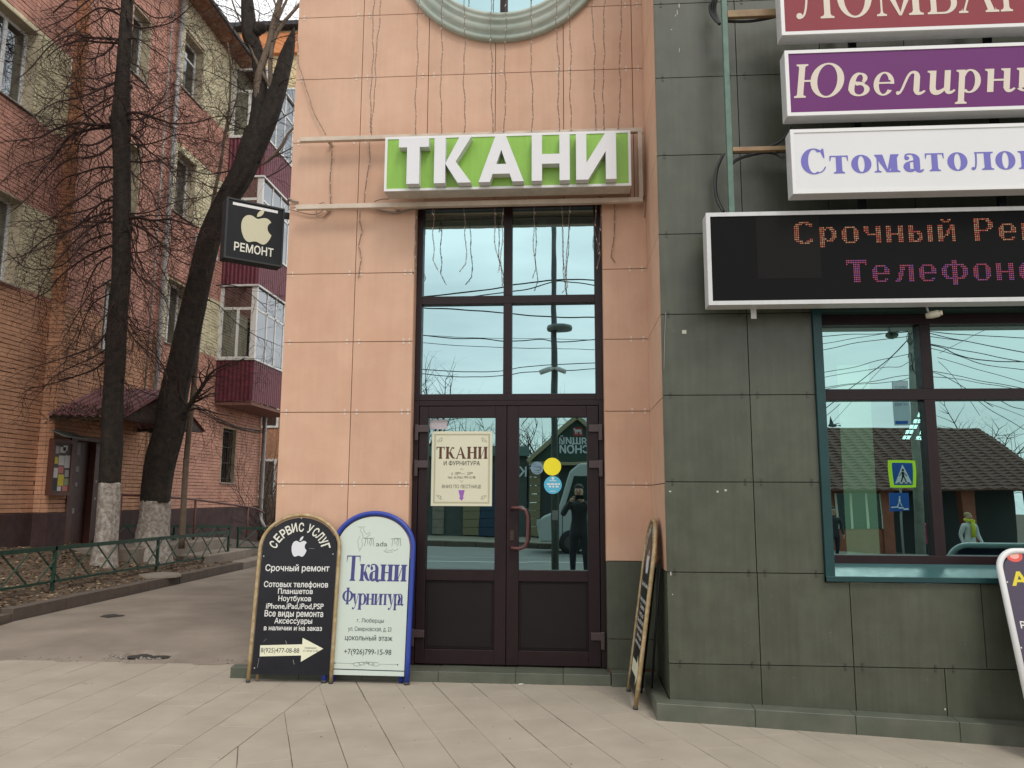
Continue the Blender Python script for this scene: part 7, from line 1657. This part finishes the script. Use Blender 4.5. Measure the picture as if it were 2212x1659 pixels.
# ---------------------------------------------------------------- people (seen mirrored)
def person(label, pos, H, yaw, cols, pose='walk', hold=None):
    """skinned body; cols: hair, skin, coat, trousers, shoes, hat or None"""
    pos = Vector(pos); s = H/1.78
    J = {'pelvis': (0, 0, .95), 'waist': (0, .0, 1.10), 'chest': (0, .0, 1.30), 'neck': (0, .0, 1.48), 'headb': (0, -.01, 1.56), 'head': (0, -.02, 1.66), 'top': (0, -.01, 1.75)}
    for sd, sg in (('l', 1), ('r', -1)):
        st = .16 if (pose == 'walk' and sg > 0) else (-.14 if pose == 'walk' else .02)
        J['hip'+sd] = (sg*.10, 0, .90); J['knee'+sd] = (sg*.115, -.04-st*.45, .50); J['ank'+sd] = (sg*.12, .02-st*.8+(.02 if st > 0 else .10 if pose == 'walk' else 0), .10); J['toe'+sd] = (sg*.13, -.12-st*.8+(.02 if st > 0 else .10 if pose == 'walk' else 0), .035)
        J['sh'+sd] = (sg*.19, .0, 1.42)
        if pose == 'photo': J['el'+sd] = (sg*.30, -.13, 1.20); J['wr'+sd] = (sg*.11, -.36, 1.46); J['ha'+sd] = (sg*.075, -.41, 1.52)
        else: J['el'+sd] = (sg*.25, .04+sg*.05, 1.16); J['wr'+sd] = (sg*.24, -.08+sg*.10, .94); J['ha'+sd] = (sg*.235, -.11+sg*.10, .86)
    Rd = {'pelvis': .155, 'waist': .150, 'chest': .165, 'neck': .058, 'headb': .075, 'head': .098, 'top': .055, 'hip': .105, 'knee': .066, 'ank': .045, 'toe': .040, 'sh': .082, 'el': .058, 'wr': .040, 'ha': .036}
    E_ = [('pelvis', 'waist'), ('waist', 'chest'), ('chest', 'neck'), ('neck', 'headb'), ('headb', 'head'), ('head', 'top')]
    for sd in 'lr': E_ += [('pelvis', 'hip'+sd), ('hip'+sd, 'knee'+sd), ('knee'+sd, 'ank'+sd), ('ank'+sd, 'toe'+sd), ('chest', 'sh'+sd), ('sh'+sd, 'el'+sd), ('el'+sd, 'wr'+sd), ('wr'+sd, 'ha'+sd)]
    names = list(J); me = bpy.data.meshes.new('body'); me.from_pydata([Vector(J[n_])*s for n_ in names], [(names.index(a), names.index(b_)) for a, b_ in E_], [])
    o = bpy.data.objects.new('body', me); col.objects.link(o); md = o.modifiers.new('s', 'SKIN'); md.use_smooth_shade = True
    for i_, n_ in enumerate(names):
        k = n_ if n_ in Rd else n_[:-1]; r_ = Rd[k]*s; sk = me.skin_vertices[0].data[i_]; sk.radius = (r_*(1.0), r_*(.72 if k in ('waist', 'chest', 'pelvis') else 1)); sk.use_root = n_ == 'pelvis'
    o.modifiers.new('u', 'SUBSURF').levels = 2
    dg = bpy.context.evaluated_depsgraph_get(); m2 = bpy.data.meshes.new_from_object(o.evaluated_get(dg)); bpy.data.objects.remove(o)
    hair, skin, coat, trou, shoe = cols[:5]
    for q in (coat, skin, trou, shoe, hair): m2.materials.append(q)
    for f_ in m2.polygons:
        c_ = f_.center/s; k = 0
        if c_.z > 1.51 and abs(c_.x) < .14 and c_.y > -.2: k = 4 if (c_.z > 1.70 or c_.y > .02) else 1
        elif c_.z < .09: k = 3
        elif c_.z < .86 and abs(c_.x) < .2: k = 2
        else:
            for sd in 'lr':
                if (c_-Vector(J['ha'+sd])).length < .075: k = 1
        f_.material_index = k; f_.use_smooth = True
    t = thing('person', tuple(pos), label, 'person'); bo = ob('body', m2, [], t) if 0 else None
    o = bpy.data.objects.new('body', m2); col.objects.link(o); o.parent = t; t.rotation_euler = (0, 0, yaw)
    hr_ = MB().ball((0, .028*s, 1.715*s), .098*s, 14, 0, (.95, 1.05, .80)); hh_ = ob('hair' if not (len(cols) > 5 and cols[5]) else 'hat', hr_, cols[5] if len(cols) > 5 and cols[5] else hair); hh_.parent = t
    fc = MB()
    for sg in (1, -1): fc.ball((sg*.033*s, -.108*s, 1.665*s), .010*s, 6)
    e_ = ob('eyes', fc, mat('eye_dark', (.02, .015, .012), .3)); e_.parent = t
    nz = ob('nose', MB().tube([(0, -.105*s, 1.67*s), (0, -.128*s, 1.635*s), (0, -.10*s, 1.625*s)], [.008*s, .014*s, .01*s], 6), skin); nz.parent = t
    mo = ob('mouth', MB().box(-.022*s, .022*s, -.108*s, -.098*s, 1.600*s, 1.607*s), mat('lip', (.25, .08, .07), .5)); mo.parent = t
    fg = MB()
    for sd, sg in (('l', 1), ('r', -1)):
        h_ = Vector(J['ha'+sd]); 
        for k in range(4):
            d0 = h_+Vector((0, 0, -.02)) if pose != 'photo' else h_+Vector((-sg*.005, -.015, .03-.02*k))
            if pose == 'photo': P = [d0, d0+Vector((-sg*.03, -.022, .004)), d0+Vector((-sg*(.055-.006*k), -.008, .006))]
            else: P = [h_+Vector((0, -.025+.017*k, -.02)), h_+Vector((0, -.027+.017*k, -.05)), h_+Vector((-sg*.012, -.024+.016*k, -.078+.006*abs(k-1)))]
            fg.tube([p*s for p in P], [.009*s, .0085*s, .007*s], 6)
        P = [h_+Vector((0, -.02, -.0)), h_+Vector((-sg*.02, -.05, -.015)), h_+Vector((-sg*.03, -.055, -.035))]; fg.tube([p*s for p in P], [.011*s, .0095*s, .008*s], 6)
    ff = ob('fingers', fg, skin); ff.parent = t
    return t, s
sk_ = mat('skin', (.50, .29, .21), .55); hair_d = mat('dark_hair', (.03, .02, .015), .7); blk = mat('black_cloth', (.028, .030, .034), .8, var=.2, vscale=12); jean = mat('dark_trousers', (.02, .022, .03), .85); shoe = mat('black_shoe', (.015, .015, .015), .5)
# he faces the doors (+Y)
person('man in a black jacket holding a phone up to take the picture', (.20, -.62, 0), 1.78, PI+.12, (hair_d, sk_, blk, jean, shoe), 'photo')
tag(ob('phone', MB().box(.125, .275, -.165, -.157, 1.51, 1.585), M_black, bevel=.003), 'black phone held sideways in the photographer hands', 'phone')
def walker(label, px_, py_, H, yaw, cols, Yv=-10.4):
    p = Wd(px_, py_, Yv); return person(label, (p.x, Yv, gz(p.x, 0)+.0), H, yaw, cols)
pk = mat('pink_jacket', (.45, .035, .09), .7); wc = mat('white_coat', (.55, .57, .55), .8); yl_ = mat('yellow_scarf', (.55, .55, .03), .8); hatw = mat('white_hat', (.6, .6, .6), .8)
walker('person all in black standing by the red brick house', 1801, 1160, 1.62, PI, (hair_d, sk_, blk, jean, shoe), -11)
walker('person in a pink jacket and white hat walking away', 2010, 1160, 1.6, .4, (hair_d, sk_, pk, jean, shoe, hatw), -9.6)
tw_, s_w = walker('woman in a white coat with a bright yellow scarf', 2096, 1160, 1.66, PI-.3, (mat('fair_hair', (.35, .25, .10), .7), sk_, wc, jean, shoe), -9.6)
sc_ = ob('scarf', MB().tube([(-.06, -.10, 1.42), (0, -.13, 1.44), (.07, -.10, 1.43), (.06, .06, 1.46), (-.06, .06, 1.46), (-.06, -.10, 1.42)], .045, 8).tube([(.02, -.14, 1.42), (.03, -.16, 1.25), (.04, -.17, 1.02)], [.045, .05, .055], 8), yl_); sc_.parent = tw_
